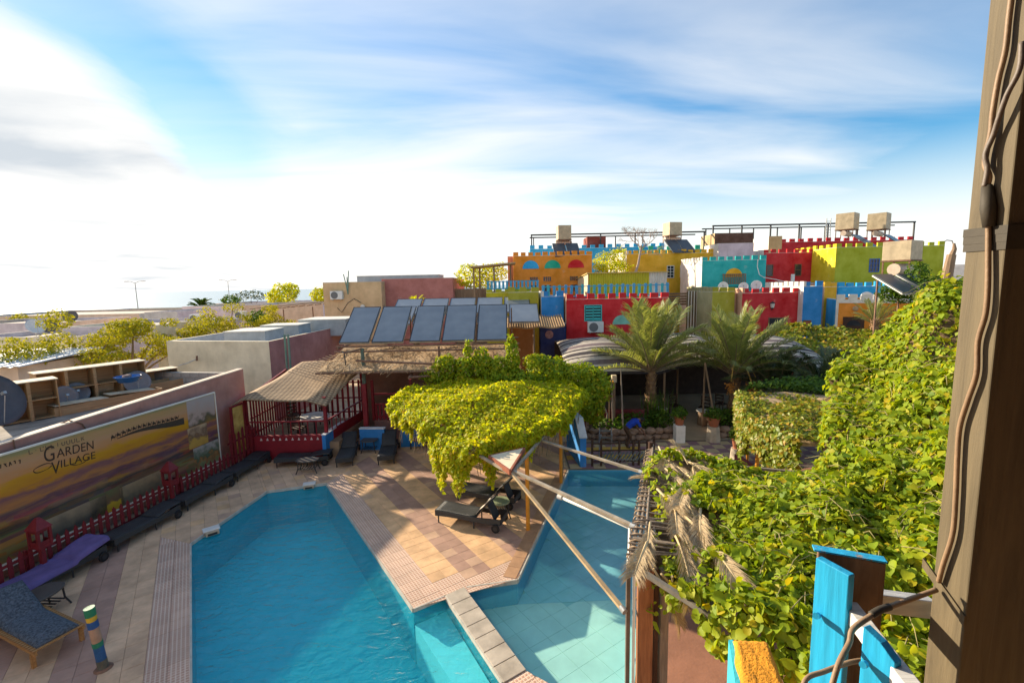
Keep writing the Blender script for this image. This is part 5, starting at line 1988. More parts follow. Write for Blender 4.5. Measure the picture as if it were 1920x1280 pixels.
for (a, b_) in (((-7.7, 17.85, 3.2), (0.3, 17.85, 3.2)), ((-6.2, 18.2, 3.62), (-0.5, 18.0, 3.3)), ((-4.0, 17.6, 3.02), (-2.2, 18.0, 3.05)), ((-4.0, 17.55, 3.0), (-4.0, 19.5, 3.2))):
 MB().cyl(a, b_, 0.045, 8).build('pole', m_rust, tr_)
# the covered corner under it: wall, railing, stair
cz = thing('covered_terrace', 'shaded terrace with dark red railing below the straw roof', 'terrace', (-4.6, 20, 0))
MB().box((-6.9, 21.2, 0), (0.2, 21.35, 3.5)).build('back_wall', plaster('wall_brown', (0.20, 0.11, 0.07)), cz)
MB().box((-5.95, 19.3, 0), (-0.5, 21.19, 0.85)).build('floor', mat('terrace_side', (0.30, 0.15, 0.12), 0.8, 0.2, 2, 0.2), cz)
for i in range(9):
 x = -5.9 + i * 0.16
 MB().box((x, 19.32, 0.86), (x + 0.09, 19.345, 1.55)).build('slat', m_gred, cz)
for z in (0.95, 1.5, 1.95):
 MB().box((-5.95, 19.347, z), (-4.35, 19.39, z + 0.07)).build('rail', m_gred, cz)
for x in (-5.98, -4.35):
 MB().box((x - 0.05, 19.3, 0.851), (x + 0.05, 19.4, 2.6)).build('post', m_gred, cz)
MB().loft([(-4.2, 18.9, 0), (-3.4, 18.9, 0), (-3.4, 20.4, 2.2), (-4.2, 20.4, 2.2)], [(-4.2, 19.1, 0), (-3.4, 19.1, 0), (-3.4, 20.6, 2.2), (-4.2, 20.6, 2.2)]).build('stair_board', m_drywood, cz)
chair('dark chair on the shaded terrace behind the red railing', (-5.2, 20.4, 0.851), 0.3, m_dkw, 'dark chairs on the shaded terrace')
# swing seat with striped cushion under the left edge of the canopy
m_stripe, t, b = _nodes('striped_cloth')
wv = t.nodes.new('ShaderNodeTexWave')
wv.bands_direction = 'X'
wv.inputs['Scale'].default_value = 3.0
tcn = t.nodes.new('ShaderNodeTexCoord')
t.links.new(tcn.outputs['Object'], wv.inputs[0])
cr = t.nodes.new('ShaderNodeValToRGB')
cr.color_ramp.interpolation = 'CONSTANT'
cr.color_ramp.elements[0].color = (0.16, 0.03, 0.06, 1)
cr.color_ramp.elements[1].position = 0.5
cr.color_ramp.elements[1].color = (0.50, 0.44, 0.42, 1)
t.links.new(wv.outputs['Fac'], cr.inputs[0])
t.links.new(cr.outputs[0], b.inputs['Base Color'])
b.inputs['Roughness'].default_value = 0.9
sw = thing('swing_seat', 'bench with maroon striped cushion under the canopy edge', 'bench', (-3.580, 17.990, 0.000))
MB().sheet(lambda u, v: (-0.62 + u * 1.5, v * 0.55, 0.42 + 0.03 * math.sin(v * PI)), 6, 8, 0.09).build('seat', m_stripe, sw, smooth=True, world=False)
MB().sheet(lambda u, v: (-0.62 + u * 1.5, 0.56 + v * 0.32, 0.46 + v * 0.62), 6, 6, 0.08).build('backrest', m_stripe, sw, smooth=True, world=False)
for sx in (-0.58, 0.84):
 for y in (0.05, 0.5):
  MB().box((sx - 0.025, y - 0.025, 0), (sx + 0.025, y + 0.025, 0.33)).build('leg', m_black, sw, world=False)

# ------------------------------------------------------------------ canopy frame over the deck
m_orange = mat('orange_post', (0.62, 0.25, 0.02), 0.55, 0.2, 6, 0.08)
m_bars = mat('weathered_bar', (0.36, 0.30, 0.22), 0.65, 0.35, 4, 0.2)
pg = thing('pergola', 'pergola frame on orange posts carrying the leafy canopy', 'pergola', (0.33, 11.67, 0))
for (x, y) in ((0.33, 11.67), (1.52, 14.57), (-2.7, 17.3), (-0.6, 17.6)):
 MB().cyl((x, y, 0), (x, y, 2.15), 0.055, 12).build('post', m_orange, pg)
for (a, b_) in (((-0.08, 10.27, 2.16), (2.3, 16.6, 2.3)), ((-0.08, 10.27, 2.16), (-4.1, 15.9, 2.3)), ((-4.1, 15.9, 2.3), (2.3, 16.6, 2.3)), ((0.8, 12.6, 2.22), (-1.7, 12.6, 2.22)), ((1.5, 14.4, 2.26), (-3.0, 14.4, 2.26))):
 MB().bar(a, b_, 0.06, 0.06).build('beam', m_bars, pg)
# triangular board at the tip
tri = [(-0.10, 10.22), (0.27, 11.70), (-0.63, 11.18)]
MB().prism(tri, 2.235, 2.27).build('corner_board', mat('bleached_ply', (0.80, 0.66, 0.45), 0.8, 0.2, 3, 0.1), pg)
m_redw = mat('red_brown_fascia', (0.32, 0.10, 0.05), 0.7, 0.3, 4, 0.1)
for i in range(3):
 a, b_ = tri[i], tri[(i + 1) % 3]
 MB().bar((a[0], a[1], 2.215), (b_[0], b_[1], 2.215), 0.05, 0.115).build('fascia', m_redw, pg)
# three bars over the shallow pool to the frame on the right
def bar_thing(label, a, b_, w, h, m=m_bars):
 o = thing('roof_bar', label, 'bar', a, 0, 'metal bars spanning the shallow pool')
 MB().bar(a, b_, w, h).build('bar', m, o)
 MB().cyl(Vector(b_) - (Vector(b_) - Vector(a)).normalized() * 0.10, Vector(b_), 0.05, 10).build('end_bracket', m_steel, o)
 return o
bar_thing('long slanting bar from the triangular board down to the frame post', (-0.06, 10.26, 2.18), (1.667, 6.620, 1.432), 0.07, 0.05, mat('yellowed_bar', (0.46, 0.34, 0.19), 0.6, 0.3, 4, 0.15))
bar_thing('middle bar from the triangular board over the pool to the stick roof', (0.0, 10.3, 2.2), (2.12, 7.74, 2.2), 0.08, 0.05)
bar_thing('farthest bar crossing above the shallow pool', (0.78, 12.4, 2.2), (2.92, 10.1, 2.2), 0.07, 0.05)
pp = thing('water_pipe', 'white plastic pipe beside the middle bar bending down at the frame', 'pipe', (0.953, 9.159, 2.100))
MB().tube([(0.949, 9.118, 2.120), (1.568, 8.417, 2.120), (2.052, 7.868, 2.120), (1.88, 7.20, 2.08), (1.84, 7.12, 1.9), (1.84, 7.10, 0.0)], 0.032, 10).build('pipe', m_pvc, pp, smooth=True)
e0 = Vector((0.949, 9.118, 2.120))
MB().cyl(e0 + Vector((-0.06, 0.05, 0.0)), e0 + Vector((0.02, -0.02, 0)), 0.05, 12).build('end_cap', m_pvc, pp)

# ------------------------------------------------------------------ buildings on the left and behind
m_creamw = plaster('wall_cream', (0.80, 0.70, 0.50), 0.15)
m_lilac = plaster('wall_lilac', (0.72, 0.60, 0.60), 0.2)
m_peach = plaster('wall_peach', (0.74, 0.54, 0.38), 0.2)
m_pinkd = plaster('wall_dusty_pink', (0.46, 0.20, 0.18), 0.3)
m_greyw = plaster('wall_grey', (0.56, 0.53, 0.50), 0.25)
# white house: cream front, pink long side towards the pool
wh_a, wh_b, wh_c = Vector((-17.42, 23.25, 0)), Vector((-11.66, 22.1, 0)), Vector((-11.1, 30.4, 0))
wh_d = wh_a + (wh_c - wh_b)
wh = thing('cream_house', 'flat-roofed house with cream front and dusty pink side behind the gazebo', 'house', wh_b)
mb = MB()
q = [wh_a, wh_b, wh_c, wh_d]
zz = 4.02
for i, mi in ((0, 0), (1, 1), (2, 1), (3, 0)):
 a, b_ = q[i], q[(i + 1) % 4]
 mb.poly([(a.x, a.y, 0), (b_.x, b_.y, 0), (b_.x, b_.y, zz), (a.x, a.y, zz)], mi)
mb.poly([(p.x, p.y, 3.55) for p in q], 2)
c_ = sum(q, Vector((0, 0, 0))) / 4
qi = [p + (c_ - p).normalized() * 0.25 for p in q]
for i in range(4):
 a, b_, c2, d2 = q[i], q[(i + 1) % 4], qi[(i + 1) % 4], qi[i]
 mb.poly([(a.x, a.y, zz), (b_.x, b_.y, zz), (c2.x, c2.y, zz), (d2.x, d2.y, zz)], 0)
 mb.poly([(d2.x, d2.y, zz), (c2.x, c2.y, zz), (c2.x, c2.y, 3.55), (d2.x, d2.y, 3.55)], 2)
me = mb.build('wall', [m_creamw, m_pinkd, m_greyw], wh)
# roof boxes (insulated hatches) on it
m_hatch = mat('grey_hatch', (0.40, 0.42, 0.42), 0.7, 0.2, 2, 0.1)
m_hatcht = mat('hatch_top', (0.66, 0.64, 0.58), 0.8, 0.2, 2, 0.1)
def hatch(label, u0, u1, y0, y1, z0, z1):
 t = thing('roof_box', label, 'roof box', ((u0 + u1) / 2, y0, z0), 0, 'grey boxes on the flat roofs')
 w = u1 - u0
 MB().box((-w / 2, 0, 0), (w / 2, y1 - y0, z1 - z0)).build('body', m_hatch, t, world=False)
 MB().box((-w / 2 - 0.03, -0.03, z1 - z0 + 0.001), (w / 2 + 0.03, y1 - y0 + 0.03, z1 - z0 + 0.05)).build('lid', m_hatcht, t, world=False)
 return t
hatch('near grey roof box above the cream front', -14.956, -12.825, 24.0, 26.0, 3.56, 4.32)
hatch('middle grey roof box on the cream house', -14.403, -12.259, 26.6, 28.2, 3.56, 4.4)
hatch('far grey roof box on the cream house', -13.155, -10.259, 28.6, 31.2, 3.56, 4.55)
# green pipe bundle in front of the pink side
gp = thing('pipe_bundle', 'pair of green pipes standing at the pink side of the cream house', 'pipe', (-10.787, 22.000, 2.725))
for k in (0, 1):
 MB().cyl((-10.833 + 0.17 * k, 22.0, 0), (-10.833 + 0.17 * k, 22.0, 4.35), 0.05, 8).build('pipe', mat('green_pipe', (0.16, 0.26, 0.20), 0.6, 0.2, 4, 0.1), gp)
sv = thing('pipe_spout', 'thin pipe with a valve sticking out of the cream front', 'pipe', (-15.782, 23.000, 3.051))
MB().tube([(-16.453, 22.600, 2.864), (-16.119, 22.700, 2.947), (-15.576, 22.750, 3.169)], 0.03, 6).build('pipe', m_steel, sv)
MB().cyl((-15.605, 22.700, 3.070), (-15.581, 22.700, 3.310), 0.045, 6).build('valve', m_rust, sv)
# low grey-lilac rooftops towards the sea
def hpix(name, label, u0, u1, vt, Y, dep, front, left=None, **k):
 pass
RB = [
 ('low lilac house with pale roof behind the yellow tree', -32.095, -25.475, 33, 41, 4.101, m_lilac, m_creamw),
 ('cream flat-roofed house at the left photo edge behind the tree', -35.152, -27.135, 29, 36, 3.816, m_creamw, m_lilac),
 ('lilac and peach low house by the two dark dishes', -54.592, -42.583, 44, 52, 3.778, m_lilac, m_peach),
 ('pale grey block with square roof house near the far left', -37.114, -33.772, 47, 54, 4.433, m_greyw, m_lilac),
 ('long tan flat house with low roof towards the sea', -73.965, -49.670, 62, 78, 3.631, m_peach, m_greyw),
 ('long lilac house wall below the far fan palm', -41.037, -33.531, 58, 66, 4.546, m_lilac, m_creamw),
 ('peach house wall below the rusty awning', -30.062, -21.063, 52, 60, 4.783, m_peach, m_lilac),
 ('very long pale house closing the shore on the left', -85.097, -56.725, 92, 104, 2.874, m_creamw, m_lilac),
 ('long pale house below the rounded skyline tree', -53.713, -30.656, 84, 96, 4.110, m_lilac, m_peach),
 ('pale roofed house front of the tree hedge on the left', -27.574, -23.638, 38, 44, 4.018, m_creamw, m_lilac),
]
for lab, xa, xb, ya, yb, zt_, fr_, lf_ in RB:
 house('low_house', lab, 'house', xa, xb, ya, yb, zt_, fr_, lf_, par=0.3, group='low flat-roofed houses towards the sea')
# tin roof sheet at the far left
tr2 = thing('tin_roof', 'pale corrugated tin roof at the left photo edge', 'roof', (-22.351, 20.000, 3.323))
def corr(u, v):
 return (-24.5 + u * 4.6, 18.5 + v * 4.0, 3.6 + 0.25 * v + 0.03 * math.sin(u * 60))
MB().sheet(corr, 120, 4, 0.02).build('sheet', mat('tin_sheet', (0.55, 0.56, 0.56), 0.5, 0.2, 2, 0.1, metal=0.3), tr2)
MB().box((-24.3, 18.7, 0), (-20.2, 22.0, 3.55)).build('wall', m_peach, tr2)
# dark dishes on those roofs
dish('satellite_dish', 'small dark dish standing highest on the far left rooftops', (-40.763, 43.000, 3.637), 0.55, rad(150), rad(30), mat('dish_dark', (0.10, 0.09, 0.09), 0.6, 0.2, 3, 0))
dish('satellite_dish', 'dark dish seen through the yellow tree', (-33.706, 34.000, 3.479), 0.55, rad(160), rad(30), MATS['dish_dark'])
dish('satellite_dish', 'pale dish on the left cream roof', (-30.855, 30.000, 3.787), 0.5, rad(120), rad(30), m_dishw)
for lab, u in (('dark air conditioner on the lilac wall below the fan palm', (-26.925, 40.000, 3.800)), ('dark air conditioner among the yellow hedge', (-25.442, 44.000, 3.802))):
 ac_unit(lab, u[0], u[1], u[2], 0.95, 0.7, 0.5)
# tall cream and pink house by the collectors
th = house('cream_pink_house', 'tall house with cream front and pink side behind the solar collectors', 'house', -14.067, -9.707, 35, 44, 6.902, plaster('wall_warm_cream', (0.68, 0.46, 0.24), 0.25), None, par=0.2, rz=0.0)
lw = house('pink_block', 'pink block with grey roof box adjoining the tall cream house', 'house', -9.940, -4.479, 36.0, 45, 7.100, plaster('wall_rose', (0.48, 0.17, 0.14), 0.25), None, par=0.2)
hatch('long grey roof box on the tall cream and pink house', -12.532, -5.873, 38.2, 41, 6.2, 7.382)
ac_unit('white air conditioner on the tall cream house front', -12.987, 35, 5.653, 0.9, 0.62)
dish('satellite_dish', 'thin tilted dish on the roof corner of the pink block', (-5.991, 40, 6.3), 0.42, rad(70), rad(60), m_dishg)
mt_ = thing('meter_cable', 'round meter with hanging cables on the tall cream house', 'meter', (-11.171, 34.9, 5.057))
MB().cyl((0, 0, 0), (0, 0.1, 0), 0.16, 14).build('meter', m_white, mt_, world=False)
MB().tube([(-1.9, 0.06, -0.05), (-1.6, 0.05, -0.4), (-1.1, 0.05, 0.3), (-0.6, 0.05, 0.62), (-0.1, 0.05, 0.3)], 0.02, 6).build('cable', m_black, mt_, world=False)
rodt = thing('antenna_rods', 'bunch of green rods rising from the cream house parapet', 'antenna', (-12.182, 34.9, 5.998))
for k, (dx, h_) in enumerate(((-0.25, 1.5), (0.0, 1.3), (0.14, 1.75))):
 MB().tube([(0.0, -0.04, 0), (dx * 0.3, -0.04, 0.6), (dx, -0.02, h_)], 0.035, 6).build('rod', MATS['green_pipe'], rodt, world=False)
# rusty awning and its pole
aw = thing('awning', 'rusty slatted awning sloping beside the tall cream house', 'awning', (-22, 45, 0))
MB().bar((-24.592, 45.000, 4.694), (-18.159, 45.000, 5.183), 2.6, 0.06).build('roof', m_rust, aw)
for k in range(9):
 f = k / 8
 a, b_ = Vector((-23.853, 43.800, 4.539)), Vector((-17.689, 43.800, 5.018))
 p = a + (b_ - a) * f
 MB().bar(p, p + Vector((0, 1.4, 0.05)), 0.07, 0.07).build('rafter', m_drywood, aw)
for u in ((-21.585, 44.000, 4.584), (-18.795, 44.000, 4.780)):
 MB().cyl((u[0], u[1], 0), u, 0.05, 6).build('post', m_rust, aw)
# street lamps by the sea
def street_lamp(label, p0, p1, arm):
 t = thing('street_lamp', label, 'street lamp', (p0[0], p0[1], 0), 0, 'street lamps on the shore road')
 h = p1[2]
 MB().cyl((0, 0, 0), (0, 0, h), 0.11, 8, r1=0.07).build('pole', m_steel, t, world=False)
 for s in (-1, 1):
  MB().tube([(0, 0, h - 0.1), (s * arm * 0.5, 0, h + 0.25), (s * arm, 0, h + 0.3)], 0.05, 6).build('arm', m_steel, t, world=False)
  MB().obox((s * arm * 1.15, 0, h + 0.28), (0.7, 0.3, 0.14)).build('lamp_head', m_greyw, t, world=False)
 return t
la = (-76.189, 95.000, 8.356)
street_lamp('left two-armed street lamp against the white sky', la, la, 1.5)
lb_ = (-72.476, 120.000, 8.779)
street_lamp('right two-armed street lamp above the fan palm', lb_, lb_, 1.6)

# ------------------------------------------------------------------ the colourful village
C_red = plaster('wall_red', (0.66, 0.008, 0.012), 0.15)
C_red2 = plaster('wall_deep_red', (0.58, 0.010, 0.016), 0.15)
C_orange = plaster('wall_orange', (0.80, 0.27, 0.010), 0.15)
C_yellow = plaster('wall_yellow', (0.82, 0.44, 0.012), 0.2)
C_lime = plaster('wall_lime', (0.50, 0.46, 0.015), 0.22)
C_olive = plaster('wall_olive', (0.42, 0.38, 0.02), 0.25)
C_green = plaster('wall_green', (0.40, 0.43, 0.010), 0.3)
C_byel = plaster('wall_bright_yellow', (0.78, 0.62, 0.010), 0.1)
C_teal = plaster('wall_teal', (0.012, 0.44, 0.42), 0.15)
C_blue = plaster('wall_blue', (0.015, 0.24, 0.60), 0.18)
C_sky = plaster('wall_sky_blue', (0.02, 0.40, 0.76), 0.18)
C_navy = plaster('wall_navy', (0.014, 0.025, 0.13), 0.2)
C_white = plaster('wall_white', (0.76, 0.72, 0.66), 0.2)
C_peach = plaster('wall_village_peach', (0.72, 0.42, 0.26), 0.2)
C_cyan = mat('turquoise_paint', (0.05, 0.46, 0.44), 0.6, 0.2, 4, 0.1)
C_emer = plaster('wall_emerald', (0.01, 0.42, 0.26), 0.15)
m_capw = mat('white_cap', (0.74, 0.70, 0.62), 0.85, 0.2, 3, 0.1)
MER = (0.42, 0.30, 0.20)
def half_disc(t, x, z, r, m, y=0.0, nm='arch_panel', n=20):
 mb = MB()
 ol = [(x + r * math.cos(PI * i / n), z + r * math.sin(PI * i / n)) for i in range(n + 1)]
 mb.loft([(p[0], y - 0.03, p[1]) for p in ol], [(p[0], y + 0.01, p[1]) for p in ol])
 return mb.build(nm, m, t, world=False)
# red house behind the palm
hr = house('red_house', 'bright red battlemented house with turquoise shutter behind the palm', 'house', 3.197, 9.141, 27, 33, 5.559, C_red, C_peach, m_capw, MER)
def lx(t, x): return x - t.location.x
wx = lx(hr, 4.751)
wz0, wz1 = 4.343, 5.181
window(hr, wx, wz0, 0.92, wz1 - wz0, C_cyan, m_glassd, (1, 0))
for k in range(5):
 z_ = wz0 + (wz1 - wz0) * (k + 0.5) / 5
 for s in (-1, 1):
  MB().obox((wx + s * 0.23, -0.045, z_), (0.40, 0.02, 0.085), Matrix.Rotation(rad(-28), 3, 'X')).build('shutter_slat', C_cyan, hr, world=False)
half_disc(hr, lx(hr, 6.432), 4.059, 0.55, mat('pale_turquoise', (0.22, 0.50, 0.38), 0.7, 0.2, 3, 0.1))
ac_unit('white air conditioner below the turquoise shutter of the red house', 4.846, 27, 3.653, 0.9, 0.62)
# blue and olive blocks left of it
hb = house('blue_block', 'blue battlemented block between the olive and red walls', 'house', 1.781, 3.113, 27.6, 31, 5.736, C_blue, C_white, m_capw, MER)
ho = house('olive_block', 'olive yellow battlemented block right behind the solar collectors', 'house', -0.180, 1.650, 28, 33, 6.013, C_olive, C_lime, m_capw, MER)
hn = house('navy_wall', 'navy wall with a painted face below the straw awning', 'wall', 1.640, 3.115, 26.6, 27.4, 4.206, C_navy, par=0.02)
pf = mat('pink_mural', (0.36, 0.18, 0.17), 0.8, 0.5, 6, 0.1)
MB().cyl((lx(hn, 2.160), -0.02, 3.593), (lx(hn, 2.160), 0.01, 3.593), 0.24, 14).build('painted_face', pf, hn, world=False)
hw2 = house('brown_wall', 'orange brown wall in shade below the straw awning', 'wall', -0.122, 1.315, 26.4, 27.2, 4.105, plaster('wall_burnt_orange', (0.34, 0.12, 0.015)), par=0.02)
# straw awning over them
sa_ = thing('straw_awning', 'small reed awning between the solar collectors and the red house', 'awning', (1.4, 25, 0))
def awn(u, v):
 return (-0.207 + u * 3.0, 24.4 + v * 2.1, 4.219 + 0.45 * v + 0.04 * math.sin(u * 14))
MB().sheet(awn, 20, 6, 0.04).build('mat', m_straw, sa_)
re_me = MB().cyl((0, 0, 0), (0, 2.2, 0.47), 0.028, 6).mesh('reed_pole', m_reed)
for k in range(24):
 o = bpy.data.objects.new('reed_pole', re_me)
 o.location = Vector(awn(k / 23, 0)) + Vector((0, -0.06, 0.03)) - sa_.location
 o.parent = sa_
 COL.objects.link(o)
MB().cyl((1.168, 24.6, 0), (1.168, 24.6, 4.143), 0.05, 8).build('post', m_drywood, sa_)
# blue picket railing on the terrace above
m_bluerail = mat('rail_blue', (0.05, 0.30, 0.52), 0.6, 0.25, 5, 0.1)
m_tealrail = mat('rail_teal', (0.04, 0.36, 0.42), 0.6, 0.25, 5, 0.1)
rl = thing('picket_railing', 'blue and teal picket railing along the terrace above the red house', 'railing', (2.087, 29.5, 0))
xr0, xr1 = 2.019, 9.914
zr0, zr1 = 5.620, 6.392
mes = [MB().box((-0.085, -0.012, 0), (0.085, 0.012, zr1 - zr0)).mesh('picket', m_) for m_ in (m_bluerail, m_tealrail)]
n = 23
for i in range(n):
 o = bpy.data.objects.new('picket', mes[i % 2 if i % 5 else 0])
 o.location = Vector((xr0 + (xr1 - xr0) * i / (n - 1), 29.5, zr0 + random.uniform(-0.04, 0.04))) - rl.location
 o.rotation_euler = (0, random.uniform(-0.05, 0.05), 0)
 o.parent = rl
 COL.objects.link(o)
for z in (zr0 + 0.05, zr1 - 0.10):
 MB().box((xr0 - 0.1, 29.515, z - 0.03), (xr1 + 0.1, 29.55, z + 0.03)).build('rail', m_bluerail, rl)
rl2 = thing('picket_railing', 'blue picket railing in front of the orange arched house', 'railing', (-1.517, 31, 0))
xr0, xr1 = -1.517, 1.772
zr0, zr1 = 6.189, 6.751
me_ = MB().box((-0.07, -0.012, 0), (0.07, 0.012, zr1 - zr0)).mesh('picket', m_bluerail)
for i in range(14):
 o = bpy.data.objects.new('picket', me_)
 o.location = Vector((xr0 + (xr1 - xr0) * i / 13, 31, zr0)) - rl2.location
 o.parent = rl2
 COL.objects.link(o)
for z in (zr0 + 0.05, zr1 - 0.05):
 MB().box((xr0 - 0.1, 31.015, z - 0.03), (xr1 + 0.1, 31.05, z + 0.03)).build('rail', m_bluerail, rl2)
house('terrace_block', 'terrace block with pale battlements under the left blue railing', 'house', -1.664, 1.866, 31.2, 38, 5.975, C_lime, C_white, m_capw, MER)
# orange house with three coloured arches
hor = house('orange_house', 'orange house with blue, green and red half-round panels', 'house', 0.242, 6.596, 38, 45, 8.745, C_orange, C_orange, m_capw, MER)
for u, m_, in ((1.630, C_sky), (3.400, C_emer), (5.300, C_red)):
 half_disc(hor, lx(hor, u), 7.727, 0.66, m_)
for u in (1.878, 2.960, 5.124):
 window(hor, lx(hor, u), 6.699, 0.62, 0.36, C_orange, m_glassd, (3, 0))
 window(hor, lx(hor, u), 5.838, 0.55, 0.55, C_orange, m_glassd, (1, 0))
house('pink_stub', 'small salmon block at the left end of the orange house', 'house', -0.230, 0.213, 39, 43, 8.789, plaster('wall_salmon', (0.62, 0.26, 0.16)), par=0.1)
# dry pergola left of the orange house
dp = thing('reed_pergola', 'reed roofed pergola on thin poles left of the orange house', 'pergola', (-1.951, 36, 0))
MB().bar((-2.994, 36.000, 7.826), (0.364, 36.000, 8.082), 3.0, 0.10).build('roof', m_straw, dp)
for u in ((-2.753, 35.000, 7.747), (-2.415, 36.500, 7.791), (-1.240, 35.000, 7.834), (-0.006, 36.000, 7.969)):
 MB().cyl((u[0], u[1], 0), u, 0.07, 6).build('post', m_drywood, dp)
MB().box((-4.449, 37, 0), (-1.954, 37.1, 6.238)).build('fence_panel', m_drywood, dp)
# lime corrugated shed
ls = thing('metal_shed', 'lime green corrugated shed with a white end sheet', 'shed', (5.494, 32.5, 0))
m_limes = mat('lime_sheet', (0.50, 0.44, 0.02), 0.5, 0.15, 2, 0.05)
xs0, xs1, xs2 = 5.420, 9.611, 10.836
zs = 7.130
def cor(xa, xb, k):
 return lambda u, v: (xa + u * (xb - xa), 32.5 + 0.035 * math.sin(u * k), v * zs)
MB().sheet(cor(xs0, xs1, 2 * PI * 26), 208, 1).build('front_sheet', m_limes, ls)
MB().sheet(cor(xs1 + 0.01, xs2, 2 * PI * 7), 56, 1).build('end_sheet', mat('white_sheet', (0.66, 0.60, 0.52), 0.5, 0.15, 2, 0.05), ls)
MB().sheet(lambda u, v: (xs0 - 0.05 - 0.0 * v, 32.52 + u * 5.0 + 0.03 * math.sin(u * 80), v * (zs - 0.25 * u)), 80, 1).build('side_sheet', mat('cream_sheet', (0.66, 0.56, 0.36), 0.5, 0.15, 2, 0.05), ls)
MB().loft([(xs0 - 0.15, 32.35, zs + 0.01), (xs2 + 0.1, 32.35, zs + 0.01), (xs2 + 0.1, 37.6, zs - 0.3), (xs0 - 0.15, 37.6, zs - 0.3)], [(xs0 - 0.15, 32.35, zs + 0.06), (xs2 + 0.1, 32.35, zs + 0.06), (xs2 + 0.1, 37.6, zs - 0.25), (xs0 - 0.15, 37.6, zs - 0.25)]).build('roof', mat('yellow_roof_edge', (0.60, 0.44, 0.14), 0.6, 0.3, 4, 0.1), ls)
# yellow house
hy = house('yellow_house', 'long yellow battlemented house with two white-barred windows', 'house', 10.392, 18.752, 42, 50, 8.962, C_yellow, C_white, m_capw, MER)
for u in (14.316, 15.512):
 window(hy, lx(hy, u), 6.843, 0.55, 1.0, m_white, m_glassd, (1, 3))
fw = thing('wood_fence', 'brown slatted fence below the yellow house', 'fence', (12.189, 36, 0))
for k in range(5):
 z_ = 4.653 + k * 0.2
 MB().box((12.189, 36, z_), (14.087, 36.04, z_ + 0.15)).build('board', m_drywood, fw)
wfen = thing('picket_fence', 'short white and dark picket fence between yellow and teal houses', 'fence', (12.464, 33, 0))
for k in range(9):
 x_ = 12.464 + k * 0.1
 MB().box((x_, 33, 0), (x_ + 0.05, 33.02, 5.768)).build('picket', m_white if k % 2 else m_dkw, wfen)
# teal house with arch balcony
ht = house('teal_house', 'teal battlemented house with yellow arch and wooden balcony rail', 'house', 14.692, 19.615, 36, 40.5, 7.998, C_teal, C_white, m_capw, MER)
ax_ = lx(ht, 17.153)
az_ = 6.738
half_disc(ht, ax_, az_, 0.66, C_yellow)
for k in range(13):
 x_ = ax_ - 0.85 + k * 1.7 / 12
 MB().box((x_ - 0.025, -0.16, az_ - 0.55), (x_ + 0.025, -0.12, az_ + 0.22)).build('baluster', m_drywood, ht, world=False)
for z_ in (az_ - 0.55, az_ + 0.16):
 MB().box((ax_ - 0.9, -0.118, z_), (ax_ + 0.9, -0.07, z_ + 0.07)).build('rail', m_drywood, ht, world=False)
MB().box((ax_ - 0.9, -0.16, az_ - 0.7), (ax_ + 0.9, 0.0, az_ - 0.56)).build('balcony_floor', C_teal, ht, world=False)
house('lilac_block', 'pale lilac block on the roof behind the teal house', 'house', 18.118, 21.185, 41, 44, 9.661, plaster('wall_pale_lilac', (0.62, 0.48, 0.52)), C_white, par=0.12)
house('cream_tower', 'cream and brown stair tower between teal and red houses', 'house', 25.752, 27.082, 47, 50, 10.726, plaster('wall_tan', (0.50, 0.34, 0.17)), C_white, par=0.1)
# second red house
h2 = house('red_house', 'deep red battlemented house with two dark windows beside the lime house', 'house', 22.085, 26.520, 41, 48, 8.748, C_red2, C_white, m_capw, MER)
for u in (22.660, 25.137):
 window(h2, lx(h2, u), 6.801, 0.48, 0.92, m_rust, m_glassd, (0, 1))
# lime green house
hg = house('green_house', 'lime green battlemented house with blue window and bright yellow side', 'house', 26.311, 35.060, 38, 43.5, 8.931, C_green, C_byel, m_capw, (0.44, 0.3, 0.36))
wo = window(hg, lx(hg, 29.465), 6.954, 0.72, 0.98, mat('window_blue', (0.03, 0.12, 0.42), 0.6, 0.2, 4, 0), m_glassd, (2, 2))
# far blue and red battlemented walls
house('blue_house', 'long sky blue battlemented house on the skyline', 'house', 2.406, 18.608, 57, 64, 10.680, C_sky, None, m_capw, (0.55, 0.4, 0.5), sides=('f',))
house('emerald_house', 'emerald battlemented house on the skyline behind the yellow house', 'house', 15.026, 24.377, 55, 56.5, 10.141, C_emer, None, m_capw, (0.6, 0.45, 0.55), sides=('f',))
house('red_far_house', 'long red battlemented house on the skyline at the right', 'house', 32.715, 48.668, 57, 64, 10.895, C_red2, None, m_capw, (0.6, 0.4, 0.5), sides=('f',))
house('brown_shelter', 'brown roof shelter below the right steel frame', 'house', 24.261, 28.817, 56, 60, 12.009, plaster('wall_dark_brown', (0.11, 0.05, 0.03)), plaster('wall_tan', (0.5, 0.34, 0.17)), par=0.1)
house('brick_box', 'red brown box on the blue skyline house', 'box', 9.474, 11.765, 58, 61, 12.080, plaster('wall_brick_red', (0.24, 0.04, 0.025)), par=0.05, z0=9)
